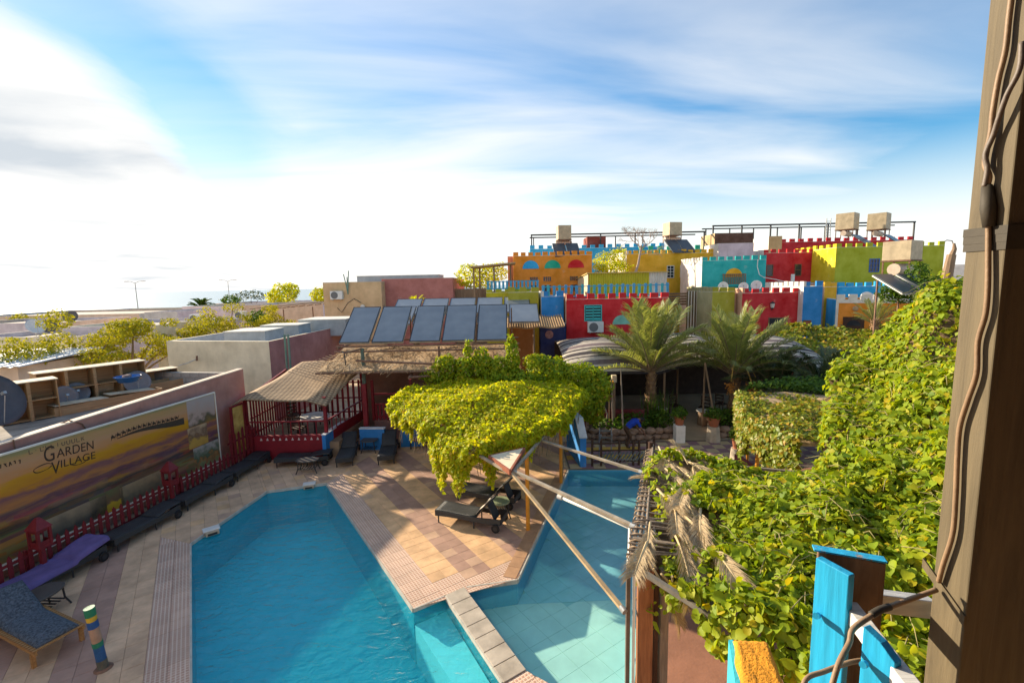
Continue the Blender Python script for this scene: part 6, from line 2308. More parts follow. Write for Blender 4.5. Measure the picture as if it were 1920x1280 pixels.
# steel frames on the roofs
def frame(label, x0, x1, y, zt_, n, zb):
 t = thing('steel_frame', label, 'steel frame', (x0, y, zb), 0, 'black steel frames on the skyline roofs')
 MB().box((x0, y - 0.12, zt_), (x1, y + 0.12, zt_ + 0.16)).build('beam', m_black, t)
 MB().box((x0, y + 3.0, zt_), (x1, y + 3.2, zt_ + 0.14)).build('beam', m_black, t)
 for i in range(n):
  x = x0 + 0.1 + (x1 - x0 - 0.2) * i / (n - 1)
  MB().box((x - 0.07, y - 0.07, zb), (x + 0.07, y + 0.07, zt_ - 0.001)).build('post', m_black, t)
 for i in range(n):
  x = x0 + 0.5 + (x1 - x0 - 0.2) * i / n
  MB().box((x - 0.06, y + 3.03, zb), (x + 0.06, y + 3.15, zt_ - 0.001)).build('post', m_black, t)
 return t
frame('black steel frame above the sky blue skyline house', 2.525, 23.721, 57.5, 12.309, 6, 10.332)
frame('black steel frame above the red skyline house', 24.588, 49.201, 57.5, 12.968, 8, 10.486)
ld = thing('ladder', 'thin ladder standing against the right steel frame', 'ladder', (38.470, 57.2, 11.053))
for s in (-1, 1):
 MB().cyl((s * 0.35 - 0.08 * s, 0, 0), (s * 0.25, 0, 2.6), 0.05, 6).build('stile', m_steel, ld, world=False)
for k in range(7):
 MB().cyl((-0.26, 0, 0.25 + 0.33 * k), (0.26, 0, 0.25 + 0.33 * k), 0.03, 6).build('rung', m_steel, ld, world=False)
# water tanks with boilers and collectors
m_coll2 = mat('dark_collector', (0.07, 0.08, 0.09), 0.3, 0.3, 2, 0.02)
m_tank = mat('tank_beige', (0.46, 0.37, 0.24), 0.6, 0.25, 3, 0.1)
m_boil = mat('boiler_cream', (0.58, 0.46, 0.36), 0.5, 0.2, 4, 0.1)
def tank(label, p, s, h, leg, rz, nboil=True, ncol=2, cs=1.0):
 """square tank on a stand; p = foot of the stand"""
 t = thing('water_tank', label, 'water tank', p, rz, 'roof water tanks on stands')
 MB().box((-s / 2, -s / 2, leg), (s / 2, s / 2, leg + h)).build('tank', m_tank, t, bevel=0.02, world=False)
 for sx in (-1, 1):
  for sy in (-1, 1):
   MB().box((sx * s * 0.46 - 0.03, sy * s * 0.46 - 0.03, 0), (sx * s * 0.46 + 0.03, sy * s * 0.46 + 0.03, leg - 0.001)).build('leg', m_rust, t, world=False)
 MB().box((-s / 2 - 0.04, -s / 2 - 0.04, leg - 0.06), (s / 2 + 0.04, s / 2 + 0.04, leg - 0.002)).build('rim', m_rust, t, world=False)
 if nboil:
  MB().cyl((-s * 0.62, 0, leg * 0.5), (s * 0.62, 0, leg * 0.5), leg * 0.32, 14).build('boiler', m_boil, t, world=False)
 for k in range(ncol):
  x = (k - (ncol - 1) / 2) * 1.0 * cs
  mt = Matrix.Rotation(rad(38), 3, 'X')
  MB().obox((x, -s * 0.5 - 0.62 * cs, -0.35 * cs), (0.94 * cs, 1.7 * cs, 0.08), mt).build('collector', m_coll2, t, world=False)
 return t
tz = [
 ('water tank on the skyline above the orange house', (4.544, 40.000, 9.605), 1.10, 1.15, 0.55, rad(4), True, 2, 1.1),
 ('water tank on the skyline beside the bare tree', (15.091, 44.000, 10.059), 1.25, 1.15, 0.65, rad(12), True, 2, 1.2),
 ('left one of the twin water tanks above the red skyline house', (31.337, 44.000, 10.179), 1.45, 1.45, 0.75, rad(38), True, 2, 1.2),
 ('right one of the twin water tanks above the red skyline house', (34.274, 44.000, 10.121), 1.45, 1.45, 0.75, rad(38), True, 2, 1.2),
]
for lab, p, s, h, lg, rz, nb_, nc, cs_ in tz:
 tank(lab, p, s, h, lg, rz, nb_, nc, cs_)
pz = (20.003, 24.000, 6.407)
tank('large near water tank with slanted collectors above the vine on the right', (pz[0], pz[1], pz[2]), 1.22, 0.95, 0.92, rad(28), True, 0)
cz_ = thing('solar_collector', 'pair of dark slanted collectors below the large near tank', 'solar collector', (18.686, 22.000, 5.834))
for k in range(2):
 mt = Matrix.Rotation(rad(12), 3, 'Z') @ Matrix.Rotation(rad(30), 3, 'X')
 MB().obox((-0.35 + k * 1.15, 0.2, 0.35), (1.08, 1.7, 0.08), mt).build('panel', m_coll2, cz_, world=False)
 MB().obox((-0.35 + k * 1.15, 0.2, 0.30), (1.12, 1.74, 0.06), mt).build('tray', m_steel, cz_, world=False)
for x_ in (-0.8, 0.3, 1.3):
 MB().box((x_ - 0.03, 0.75, -4.5), (x_ + 0.03, 0.81, 0.62)).build('stand_leg', m_rust, cz_, world=False)
# front row on the right: olive, red, blue, yellow, orange
hA = house('olive_house', 'small olive house with white edge left of the dark red house', 'house', 13.182, 14.655, 30.5, 35, 5.747, C_olive, plaster('wall_pale_olive', (0.42, 0.40, 0.20)), m_capw, MER)
hB = house('peach_strip', 'narrow peach wall between olive and dark red houses', 'wall', 14.799, 15.401, 30.8, 35, 5.648, C_peach, None, m_capw, None, par=0.2)
hC = house('dark_red_house', 'dark red battlemented house with wall lantern behind the second palm', 'house', 14.897, 18.625, 30, 35, 5.629, C_red2, C_peach, m_capw, MER)
window(hC, lx(hC, 17.149), 3.239, 0.9, 0.75, m_rust, m_glassd, (0, 0))
wl_ = thing('wall_lantern', 'black wall lantern on the dark red house', 'lantern', (16.821, 29.9, 4.632))
MB().cyl((0, 0, 0.05), (0, 0, 0.32), 0.10, 8, r1=0.14).build('glass', mat('milk_glass', (0.6, 0.6, 0.55), 0.3, 0.1, 3, 0), wl_, world=False)
MB().cyl((0, 0, 0.321), (0, 0, 0.45), 0.17, 8, r1=0.03).build('cap', m_black, wl_, world=False)
MB().cyl((0, 0, -0.05), (0, 0, 0.049), 0.03, 8, r1=0.11).build('base', m_black, wl_, world=False)
MB().tube([(0, 0.0, -0.02), (0, 0.06, -0.12), (0, 0.1, -0.05)], 0.015, 6).build('arm', m_black, wl_, world=False)
hD = house('blue_house', 'narrow bright blue battlemented house beside the dark red one', 'house', 18.518, 19.740, 29.5, 34, 5.994, C_blue, C_white, m_capw, MER)
window(hD, lx(hD, 18.848), 3.013, 0.4, 0.8, m_rust, m_redw, (0, 0))
hE = house('tan_house', 'tan and yellow battlemented house in the alley between blue houses', 'house', 21.526, 22.372, 32, 36, 5.891, C_yellow, C_peach, m_capw, MER)
hF = house('sky_house', 'long sky blue battlemented house behind the orange one with white edges', 'house', 23.185, 26.818, 33, 37, 5.862, C_sky, C_sky, m_capw, MER)
hG = house('orange_house', 'orange house with white battlements and carved door right of the blue houses', 'house', 20.362, 24.697, 28.5, 32.5, 5.122, C_orange, C_sky, m_capw, None, rz=rad(-24))
mo = MB().box((-0.22, -0.09, 0), (0.22, 0.09, 0.32)).mesh('merlon', m_capw)
gw = 24.697 - 20.362
for i in range(7):
 o = bpy.data.objects.new('merlon', mo)
 o.location = (-gw / 2 + 0.24 + i * (gw - 0.48) / 6, 0.08, hG.location.z + 5.122 + 0.02)
 o.parent = hG
 COL.objects.link(o)
MB().box((-gw / 2 + 0.0, -0.035, 5.122 - 0.2), (gw / 2, -0.003, 5.122)).build('white_band', m_capw, hG, world=False)
MB().box((-gw / 2 + 0.0, -0.035, 0), (-gw / 2 + 0.14, -0.003, 5.122 - 0.201)).build('white_band', m_capw, hG, world=False)
dx_ = lx(hG, 21.339)
MB().box((dx_ - 0.55, -0.05, 0), (dx_ + 0.55, 0.01, 4.061)).build('door_frame', m_dkw, hG, world=False)
half_disc(hG, dx_, 3.500, 0.36, m_glassd, y=-0.04, nm='door_arch')
MB().ball((lx(hG, 21.380), -0.06, 4.585), 0.16, 10, 8, (1, 0.4, 1)).build('wall_ornament', plaster('wall_tan', (0.5, 0.34, 0.17)), hG, world=False)
for lab, u, r_ in (('white dish on the roof edge of the olive house', (14.341, 31.500, 5.650), 0.32), ('left white dish on the dark red house roof', (15.463, 31.000, 5.636), 0.30), ('right white dish on the dark red house roof', (16.314, 31.000, 5.655), 0.34), ('left white dish on the orange house with white battlements', (22.399, 29.300, 4.758), 0.36), ('right white dish on the orange house with white battlements', (23.650, 29.300, 4.700), 0.36)):
 dish('satellite_dish', lab, u, r_, rad(-150), rad(25), m_dishw)
cn_ = thing('chimney_pipe', 'white pipe chimney between dark red house and deep red house', 'chimney', (21.712, 36, 4.5))
MB().cyl((0, 0, 0), (0, 0, 6.851 - 4.5), 0.13, 12).build('pipe', m_white, cn_, world=False)
house('white_wall', 'white battlemented wall behind the dark red house roof', 'wall', 20.117, 21.658, 35.2, 36.4, 5.969, C_white, None, m_capw, MER, par=0.1)
# broken trunk and curved lamp at the right edge, far low house
bt_ = thing('dead_trunk', 'broken brown palm trunk beside the lime green house', 'tree trunk', (23.351, 25, 0))
MB().tube([(0, 0, 0), (0.05, 0, 4), (0.0, 0, 6.6), (0.12, 0, 7.6)], [0.32, 0.26, 0.24, 0.20], 10).build('trunk', m_drywood, bt_, world=False)
MB().tube([(0.05, 0, 7.3), (0.25, 0, 7.9), (0.2, 0, 8.2)], [0.16, 0.1, 0.05], 8).build('stub', m_drywood, bt_, world=False)
cl = thing('street_lamp', 'curved street lamp at the right beyond the broken trunk', 'street lamp', (56.533, 60, 0))
zt2 = 10.982
MB().tube([(0, 0, 0), (0, 0, zt2 - 0.8), (-0.3, 0, zt2 - 0.1), (-1.0, 0, zt2), (-1.4, 0, zt2 - 0.3)], 0.07, 8).build('pole', m_steel, cl, world=False)
house('far_low_house', 'far low grey roofed house at the right edge before the hills', 'house', 70.225, 74.930, 75, 85, 8.215, C_white, None, par=0.1)
# white hoses hanging on the teal and red houses
hz_ = thing('water_hose', 'white hose drooping from the teal house to the dark red roof', 'hose', (18.806, 35.700, 7.865))
MB().tube([(18.800, 35.700, 7.985), (18.783, 35.700, 7.465), (18.920, 35.600, 6.857), (18.929, 35.000, 6.647), (19.289, 34.000, 6.471), (19.600, 33.000, 6.231)], 0.03, 6).build('hose', m_white, hz_)

# ------------------------------------------------------------------ bedouin tent and the shaded court
def tent_mat():
 m, t, b = _nodes('tent_stripes')
 N, Lk = t.nodes, t.links
 at = N.new('ShaderNodeUVMap')
 at.uv_map = 'UVMap'
 sx = N.new('ShaderNodeSeparateXYZ')
 Lk.new(at.outputs[0], sx.inputs[0])
 mu = N.new('ShaderNodeMath')
 mu.operation = 'MULTIPLY'
 mu.inputs[1].default_value = 3.6
 Lk.new(sx.outputs[1], mu.inputs[0])
 fr = N.new('ShaderNodeMath')
 fr.operation = 'FRACT'
 Lk.new(mu.outputs[0], fr.inputs[0])
 cr = N.new('ShaderNodeValToRGB')
 cr.color_ramp.interpolation = 'CONSTANT'
 e = cr.color_ramp.elements
 dk, lt, gy = (0.040, 0.032, 0.036, 1), (0.44, 0.39, 0.32, 1), (0.16, 0.12, 0.12, 1)
 e[0].position, e[0].color = 0.0, dk
 e[1].position, e[1].color = 0.92, dk
 for p_, c_ in ((0.10, lt), (0.22, dk), (0.32, lt), (0.40, gy), (0.62, lt), (0.78, dk), (0.84, lt)):
  q = e.new(p_)
  q.color = c_
 Lk.new(fr.outputs[0], cr.inputs[0])
 nz = N.new('ShaderNodeTexNoise')
 nz.inputs['Scale'].default_value = 6
 nz.inputs['Detail'].default_value = 6
 tcn = N.new('ShaderNodeTexCoord')
 Lk.new(tcn.outputs['Object'], nz.inputs['Vector'])
 mxn = N.new('ShaderNodeMix')
 mxn.data_type = 'RGBA'
 mxn.blend_type = 'MULTIPLY'
 mxn.inputs[0].default_value = 0.6
 Lk.new(cr.outputs[0], mxn.inputs[6])
 Lk.new(nz.outputs[0], mxn.inputs[7])
 gm = N.new('ShaderNodeVectorMath')
 gm.operation = 'SCALE'
 gm.inputs['Scale'].default_value = 1.5
 Lk.new(mxn.outputs[2], gm.inputs[0])
 Lk.new(gm.outputs[0], b.inputs['Base Color'])
 b.inputs['Roughness'].default_value = 0.95
 return m
m_tent = tent_mat()
def cloth_uv(name, fn, nu, nv, m, parent, thick=0.02):
 mb = MB().sheet(fn, nu, nv, thick)
 o = mb.build(name, m, parent, smooth=True)
 me = o.data
 uv = me.uv_layers.new(name='UVMap')
 w = nv + 1
 k = (nu + 1) * w
 co = np.empty(len(me.loops), dtype=np.int32)
 me.loops.foreach_get('vertex_index', co)
 co = co % k
 out = np.stack([(co // w) / nu, (co % w) / nv], axis=1).astype(np.float32)
 uv.data.foreach_set('uv', out.ravel())
 return o
tn = thing('bedouin_tent', 'large black and white striped bedouin tent behind the palms', 'tent', (8.5, 21.5, 0))
tx0, tx1 = 2.431, 14.629
def tent(u, v):
 x = tx0 + u * (tx1 - tx0)
 y = 20.3 + v * 6.0 - 0.3 * math.sin(u * PI * 3)
 peaks = 0.42 * abs(math.sin(u * PI * 3.0)) ** 0.7
 z = 2.42 + 0.85 * v + peaks * (0.25 + 0.75 * math.sin(min(1, v * 1.0) * PI)) + 0.35 * math.sin(v * PI)
 z += 0.35 * max(0.0, 1 - abs(u - 0.55) / 0.2) * (1 - v)
 return (x, y, z)
cloth_uv('canopy', tent, 60, 30, m_tent, tn)
for (u, v) in ((0.05, 0.02), (0.17, 0.5), (0.36, 0.02), (0.5, 0.5), (0.66, 0.02), (0.83, 0.5), (0.97, 0.02)):
 p = tent(u, v)
 MB().cyl((p[0], p[1], 0), (p[0], p[1], p[2] - 0.01), 0.05, 8).build('pole', m_drywood, tn)
MB().box((tx0, 26.3, 0), (tx1, 26.42, 3.2)).build('back_cloth', mat('dark_tent_cloth', (0.05, 0.035, 0.03), 0.95, 0.4, 3, 0.2), tn)
MB().box((tx0 + 0.6, 20.2, 0), (tx0 + 0.66, 26.2, 2.5)).build('side_cloth', MATS['dark_tent_cloth'], tn)
a_ = (8.252, 19.600, 3.006)
MB().cyl((8.760, 19.4, 0), a_, 0.04, 8).build('pole', m_drywood, tn)
MB().cyl((8.476, 20.2, 0), a_, 0.04, 8).build('pole', m_drywood, tn)
# dark red low wall at the tent front, left of the palm
low_wall('dark red low wall at the front of the tent', (2.9, 19.9), (5.7, 19.7), 0.2, 0.95, plaster('wall_maroon', (0.20, 0.018, 0.018)))
low_wall('long dark red low wall behind the canopy', (-0.5, 20.6), (2.85, 19.95), 0.2, 0.95, plaster('wall_maroon', (0.20, 0.018, 0.018)))
# sitting corner inside the tent: low tables and chairs
for lab, x, y, r_ in (('dark chair deep in the tent shade at the left', 8.0, 22.3, 0.4), ('dark chair in the tent by the slanting poles', 9.2, 21.8, -0.7), ('dark chair near the second palm in the tent', 10.3, 22.4, 2.2)):
 chair(lab, (x, y, 0.0), r_, m_dkw, 'dark chairs in the tent')
for lab, p in (('round drum table with white top left of the slanting poles', (8.640, 20.545, 0.000)), ('round drum table with white top behind the first palm', (6.863, 21.082, 0.000))):
 t = thing('drum_table', lab, 'table', (p[0], p[1], 0), 0, 'drum tables in the tent court')
 MB().cyl((0, 0, 0), (0, 0, 0.62), 0.26, 14, r1=0.22).build('drum', m_drywood, t, world=False)
 MB().cyl((0, 0, 0.621), (0, 0, 0.67), 0.30, 16).build('top', m_white, t, world=False)

# ------------------------------------------------------------------ planters with rough stone rims
m_stone = mat('rubble_stone', (0.30, 0.20, 0.14), 0.9, 0.4, 3, 0.5, 12)
m_soil = mat('planter_soil', (0.10, 0.065, 0.04), 0.95, 0.4, 5, 0.4)
def planter(label, poly, h, n):
 cx_, cy_ = sum(p[0] for p in poly) / len(poly), sum(p[1] for p in poly) / len(poly)
 t = thing('planter', label, 'planter', (cx_, cy_, 0))
 MB().prism(poly, 0, h * 0.75).build('soil', m_soil, t)
 k = 0
 per = [(poly[i], poly[(i + 1) % len(poly)]) for i in range(len(poly))]
 for a, b_ in per:
  d = math.dist(a, b_)
  m_ = max(1, int(d / 0.36))
  for i in range(m_):
   for r in range(2):
    f = (i + 0.5 + 0.3 * (r - 0.5)) / m_
    x, y = a[0] + (b_[0] - a[0]) * f, a[1] + (b_[1] - a[1]) * f
    mb = MB()
    s = random.uniform(0.17, 0.22)
    mb.ball((0, 0, 0), s, 7, 5, (random.uniform(1.0, 1.5), 0.7, random.uniform(0.55, 0.8)))
    mb.v = [tuple(c * random.uniform(0.76, 1.16) for c in v_) for v_ in mb.v]
    o = mb.build('stone', m_stone, t, world=False)
    o.location = Vector((x, y, h * (0.22 + 0.5 * r))) - t.location
    o.rotation_euler = (0, 0, math.atan2(b_[1] - a[1], b_[0] - a[0]))
 return t
planter('stone rimmed planter round the first palm', [(3.1, 18.9), (4.3, 18.55), (6.55, 18.7), (6.6, 20.9), (4.4, 21.2), (3.2, 19.6)], 0.5, 1)
planter('stone rimmed planter round the second palm', [(8.55, 18.75), (10.9, 18.6), (11.3, 20.8), (8.9, 21.0)], 0.5, 1)
m_pot = mat('terracotta_pot', (0.36, 0.12, 0.055), 0.75, 0.2, 4, 0.1)
# leaf materials
LM_canopy = leafmat('leaf_canopy', [(0.40, 0.50, 0.014), (0.56, 0.58, 0.014), (0.28, 0.39, 0.016), (0.66, 0.60, 0.016), (0.47, 0.54, 0.014), (0.55, 0.40, 0.05)], 0.55, rough=0.6, spec=0.2)
LM_dark = leafmat('leaf_dark_green', [(0.06, 0.13, 0.018), (0.10, 0.19, 0.018), (0.045, 0.10, 0.018), (0.17, 0.26, 0.02)], 0.4, rough=0.6, spec=0.2)
LM_vine = leafmat('leaf_vine', [(0.20, 0.32, 0.018), (0.32, 0.41, 0.016), (0.13, 0.23, 0.016), (0.42, 0.46, 0.018), (0.24, 0.34, 0.016), (0.34, 0.42, 0.016), (0.52, 0.40, 0.02)], 0.46, rough=0.55, spec=0.25)
LM_yel = leafmat('leaf_yellow_tree', [(0.32, 0.33, 0.02), (0.42, 0.38, 0.02), (0.24, 0.27, 0.02), (0.48, 0.41, 0.03)], 0.4, rough=0.7, spec=0.15)
LM_palm = leafmat('leaf_palm', [(0.24, 0.29, 0.10), (0.32, 0.36, 0.14), (0.19, 0.24, 0.09), (0.39, 0.40, 0.18)], 0.45)
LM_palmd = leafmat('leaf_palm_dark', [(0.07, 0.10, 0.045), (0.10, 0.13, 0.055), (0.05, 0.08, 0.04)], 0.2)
LM_dry = leafmat('leaf_dry', [(0.42, 0.32, 0.19), (0.52, 0.42, 0.27), (0.34, 0.25, 0.15), (0.46, 0.35, 0.20)], 0.2, rough=0.8)
m_stem = mat('woody_stem', (0.20, 0.15, 0.09), 0.85, 0.3, 8, 0.3)
def pot_plant(label, p, pedestal, pr, ph, group='potted plants in the court', leaf=LM_dark):
 t = thing('potted_plant', label, 'potted plant', (p[0], p[1], 0), 0, group)
 z = 0
 if pedestal == 'white':
  MB().box((-0.19, -0.19, 0), (0.19, 0.19, 0.72)).build('pedestal', m_white, t, bevel=0.02, world=False)
  z = 0.722
 elif pedestal == 'stone':
  MB().cyl((0, 0, 0), (0, 0, 0.62), 0.30, 8, r1=0.24).build('pedestal', mat('carved_stone', (0.46, 0.38, 0.28), 0.85, 0.3, 4, 0.3), t, world=False)
  z = 0.622
 vs, fs = [], []
 prof = [(0.0, 0.0), (pr * 0.68, 0.0), (pr * 0.9, ph * 0.82), (pr * 1.04, ph * 0.83), (pr * 1.04, ph), (pr * 0.9, ph), (pr * 0.82, ph * 0.86), (0.0, ph * 0.86)]
 for (r_, z_) in prof:
  for j in range(20):
   vs.append((max(r_, 0.001) * math.cos(2 * PI * j / 20), max(r_, 0.001) * math.sin(2 * PI * j / 20), z + z_))
 for i in range(len(prof) - 1):
  for j in range(20):
   a, b2 = i * 20 + j, i * 20 + (j + 1) % 20
   fs.append((a, b2, b2 + 20, a + 20))
 MB().add(vs, fs).build('pot', m_pot, t, world=False)
 P, Nn = blob_points([(0, 0, z + ph + 0.12, pr * 1.3, pr * 1.3, 0.24)], 420)
 V, F = leaves(P, Nn, 0.10)
 o = link('foliage', numesh('foliage', V, F, leaf), t, 0, False)
 stuff(o)
 return t
pot_plant('terracotta pot with trailing plant on a white square pedestal', (6.726, 18.270, 0.000), 'white', 0.22, 0.36)
pot_plant('wide pot plant on a carved stone pedestal beside the path', (8.138, 18.315, 0.000), 'stone', 0.26, 0.38)
pot_plant('terracotta pot plant on a low stone near the second canopy', (7.889, 15.733, 0.000), 'stone', 0.24, 0.40)

# ------------------------------------------------------------------ palms
def frond_mesh(name, ln, m, nl=46, lw=0.024, ll=0.46, droop=0.9, seed=0, stemm=None, fold=1.0):
 """feather frond: arched rachis along +x, leaflets in a V on both sides"""
 r = np.random.default_rng(seed)
 mb = MB()
 pts = []
 n = 12
 for i in range(n + 1):
  s = i / n
  pts.append(Vector((ln * (s - 0.16 * s ** 3), 0, ln * (0.26 * s - droop * 0.42 * s ** 2.2))))
 mb.tube(pts, [0.028 * (1 - 0.85 * i / n) + 0.004 for i in range(n + 1)], 5, 1)
 for side in (-1, 1):
  for k in range(nl):
   s = 0.16 + 0.84 * (k + r.uniform(-0.3, 0.3)) / nl
   s = min(0.995, max(0.05, s))
   fi = s * n
   i = min(n - 1, int(fi))
   p = pts[i].lerp(pts[i + 1], fi - i)
   tg = (pts[i + 1] - pts[i]).normalized()
   L_ = ll * (0.55 + 0.6 * math.sin(min(1.0, s * 1.02) * PI * 0.9)) * r.uniform(0.85, 1.1)
   up = Vector((0, 0, 1))
   sd = Vector((0, side, 0))
   d = (tg * r.uniform(0.75, 1.05) * fold + sd * r.uniform(0.75, 1.0) / fold + up * r.uniform(0.15, 0.55) / fold).normalized()
   tip = p + d * L_ + Vector((0, 0, -0.22 * L_ * r.uniform(0.4, 1.3)))
   mid = p + d * L_ * 0.5
   w = tg.cross(d).cross(d).normalized() * lw
   mb.add([p - w * 0.4, mid - w, tip, mid + w, p + w * 0.4], [(0, 1, 2, 3, 4)], 0)
 return mb.mesh(name, [m, stemm or m_stem])
def palm(label, base, h, fm, nf, seed, rt=0.21, dates=False, spread=1.0, group='date palms in the court'):
 r = random.Random(seed)
 t = thing('palm_tree', label, 'palm tree', base, 0, group)
 mb = MB()
 k = 26
 pts, rad_ = [], []
 for i in range(k + 1):
  s = i / k
  pts.append((0.12 * math.sin(s * 2), 0.05 * s, s * h))
  rad_.append(rt * (1.25 - 0.35 * s) * (1.10 if i % 2 else 0.94))
 mb.tube(pts, rad_, 12)
 mb.build('trunk', mat('palm_bark', (0.22, 0.13, 0.07), 0.9, 0.45, 7, 0.6, 30), t, world=False)
 # cut leaf bases up the trunk, one by one
 bm = MB().add([(-0.05, 0, 0), (0.05, 0, 0), (0.035, -0.07, 0.16), (-0.035, -0.07, 0.16), (0, -0.03, 0.02)], [(0, 1, 2, 3), (0, 4, 1), (1, 4, 2), (4, 3, 2), (0, 3, 4)]).mesh('leaf_base', mat('palm_leaf_base', (0.36, 0.23, 0.11), 0.9, 0.4, 9, 0.3))
 nb_ = int(h * 26)
 for i in range(nb_):
  s = (i + 0.5) / nb_
  a = i * 2.399
  rr_ = rt * (1.22 - 0.35 * s)
  o = bpy.data.objects.new('leaf_base', bm)
  o.location = (0.12 * math.sin(s * 2) + rr_ * math.sin(a), -rr_ * math.cos(a) + 0.05 * s, s * h)
  o.rotation_euler = (0, 0, a)
  o.parent = t
  COL.objects.link(o)
 top = Vector((0.12 * math.sin(2), 0.05, h))
 for i in range(nf):
  s = i / (nf - 1)
  el = rad(88 - 66 * s ** 0.9) + r.uniform(-0.1, 0.1)
  az = i * 2.399 + r.uniform(-0.2, 0.2)
  o = bpy.data.objects.new('frond', fm[i % len(fm)])
  o.location = top + Vector((0.10 * math.cos(az), 0.10 * math.sin(az), -0.25 * s))
  o.rotation_euler = (r.uniform(-0.35, 0.35), -(el - 0.24), az)
  q = r.uniform(0.85, 1.1) * spread
  o.scale = (q, q, q)
  o.parent = t
  COL.objects.link(o)
 if dates:
  for k, (a, dr) in enumerate(((-2.2, 0.8), (-1.2, 0.9), (-0.3, 1.0))):
   c = top + Vector((0.85 * math.cos(a), 0.85 * math.sin(a), -0.35))
   st = MB().tube([top, top + Vector((0.5 * math.cos(a), 0.5 * math.sin(a), 0.35)), c], 0.025, 6).build('date_stalk', mat('date_stalk', (0.55, 0.35, 0.08), 0.7, 0.2, 4, 0), t, world=False)
   mb = MB()
   for i in range(60):
    mb.ball((c.x + r.gauss(0, 0.10), c.y + r.gauss(0, 0.10), c.z - 0.1 - r.random() * 0.42), 0.035, 5, 4)
   stuff(mb.build('date_cluster', mat('dates', (0.50, 0.20, 0.03), 0.5, 0.4, 9, 0), t, smooth=True, world=False))
 return t
fmA = [frond_mesh('frond', 2.75, LM_palm, seed=s, nl=58, lw=0.015, ll=0.52, droop=0.30 + 0.11 * (s % 4)) for s in range(4)]
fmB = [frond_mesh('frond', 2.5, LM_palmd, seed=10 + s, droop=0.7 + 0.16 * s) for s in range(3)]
palm('tall date palm with bushy crown left of the court path', (6.06, 20.3, 0), 2.75, fmA, 48, 3, spread=1.2)
palm('date palm with hanging orange dates right of the court path', (9.73, 20.1, 0), 2.55, fmA, 44, 9, dates=True, spread=1.15)
palm('low dark palm in the shade behind the second canopy', (11.260, 19.5, 0), 1.7, fmB, 30, 21, spread=1.0)
palm('low dark palm drooping over the thatched canopy at the right', (12.529, 18.6, 0), 1.9, fmB, 28, 33, spread=0.9)
palm('small palm in front of the orange house with carved door', (20.373, 26, 0), 4.1, fmA, 20, 41, spread=0.55)
palm('small fan of palm leaves above the solar collectors', (-6.533, 31, 0), 4.9, [frond_mesh('frond', 2.4, LM_canopy, seed=50)], 16, 44, spread=0.6)
palm('far stout palm on the left skyline', (-50.057, 75, 0), 3.6, [frond_mesh('frond', 2.6, LM_dark, seed=51, lw=0.06)], 30, 45, spread=0.9)
# cactus-like reeds and undergrowth in the planters
def bush(name, label, cat, blobs, n, size, m, base, group=None, trunk=None, tmpl=LEAF4, down=0.35):
 t = thing(name, label, cat, base, 0, group)
 P, Nn = blob_points(blobs, n)
 V, F = leaves(P, Nn, size, tmpl, down=down)
 o = link('crown' if trunk else 'foliage', numesh('foliage', V - np.array(base), F, m), t, 0, False)
 stuff(o)
 if trunk:
  c = Vector(blobs[0][:3])
  mb = MB()
  b0 = Vector(base)
  j = b0.lerp(c, 0.45)
  mb.tube([(0, 0, 0), j - b0], trunk, 8, r1=trunk * 0.7)
  mb.build('trunk', m_stem, t, world=False)
  for q in blobs[:7]:
   MB().tube([j - b0, (j - b0).lerp(Vector(q[:3]) - b0, 0.5) + Vector((0, 0, 0.1)), Vector(q[:3]) - b0], [trunk * 0.6, trunk * 0.4, trunk * 0.15], 6).build('limb', m_stem, t, world=False)
 return t
bush('shrub', 'low green plants at the foot of the first palm', 'shrub', [(5.2, 19.4, 0.55, 0.9, 0.5, 0.35), (6.3, 19.3, 0.6, 0.5, 0.5, 0.45), (4.0, 19.0, 0.5, 0.6, 0.4, 0.3)], 1500, 0.12, LM_dark, (5.3, 19.3, 0.3))
bush('shrub', 'low green plants at the foot of the second palm', 'shrub', [(9.3, 19.4, 0.6, 0.6, 0.5, 0.4), (10.3, 19.3, 0.6, 0.6, 0.5, 0.4)], 1200, 0.12, LM_dark, (9.8, 19.3, 0.3))
rd = thing('reed_clump', 'upright green reeds between first palm and white pedestal', 'reeds', (6.3, 19.9, 0.3))
for k in range(60):
 x, y = random.gauss(0, 0.32), random.gauss(0, 0.25)
 h = random.uniform(0.9, 1.6)
 MB().tube([(x, y, 0), (x + random.gauss(0, .05), y, h * .6), (x + random.gauss(0, .14), y + random.gauss(0, .1), h)], [0.016, 0.012, 0.003], 4).build('stalk', LM_dark, rd, world=False)
# bent dry stems in the planter left of the palm
ds_ = thing('dry_plant', 'bent pale stems of a dry plant before the dark red wall', 'plant', (3.6, 19.0, 0.3))
for pts_ in ([(0, 0, 0), (0.1, 0, 0.8), (-0.3, 0, 1.5), (-0.6, 0, 1.6)], [(0.3, 0, 0), (0.35, 0, 0.7), (0.1, 0, 1.35), (-0.3, 0, 1.75)], [(0.6, 0, 0), (0.55, 0, 1.3), (0.5, 0, 2.2)], [(1.0, -0.1, 0), (0.95, 0, 1.5), (0.9, 0, 2.6)]):
 MB().tube(pts_, [0.035, 0.03, 0.022, 0.012][:len(pts_)], 6).build('stem', mat('pale_stem', (0.36, 0.28, 0.22), 0.8, 0.2, 6, 0.1), ds_, world=False)
bf = thing('bird_feeder', 'small orange topped bird feeder on a pole at the tent front', 'bird feeder', (4.102, 19.3, 0))
MB().cyl((0, 0, 0), (0, 0, 2.3), 0.025, 6).build('pole', m_drywood, bf, world=False)
MB().box((-0.16, -0.1, 2.301), (0.16, 0.1, 2.36)).build('roof', m_orange, bf, world=False)
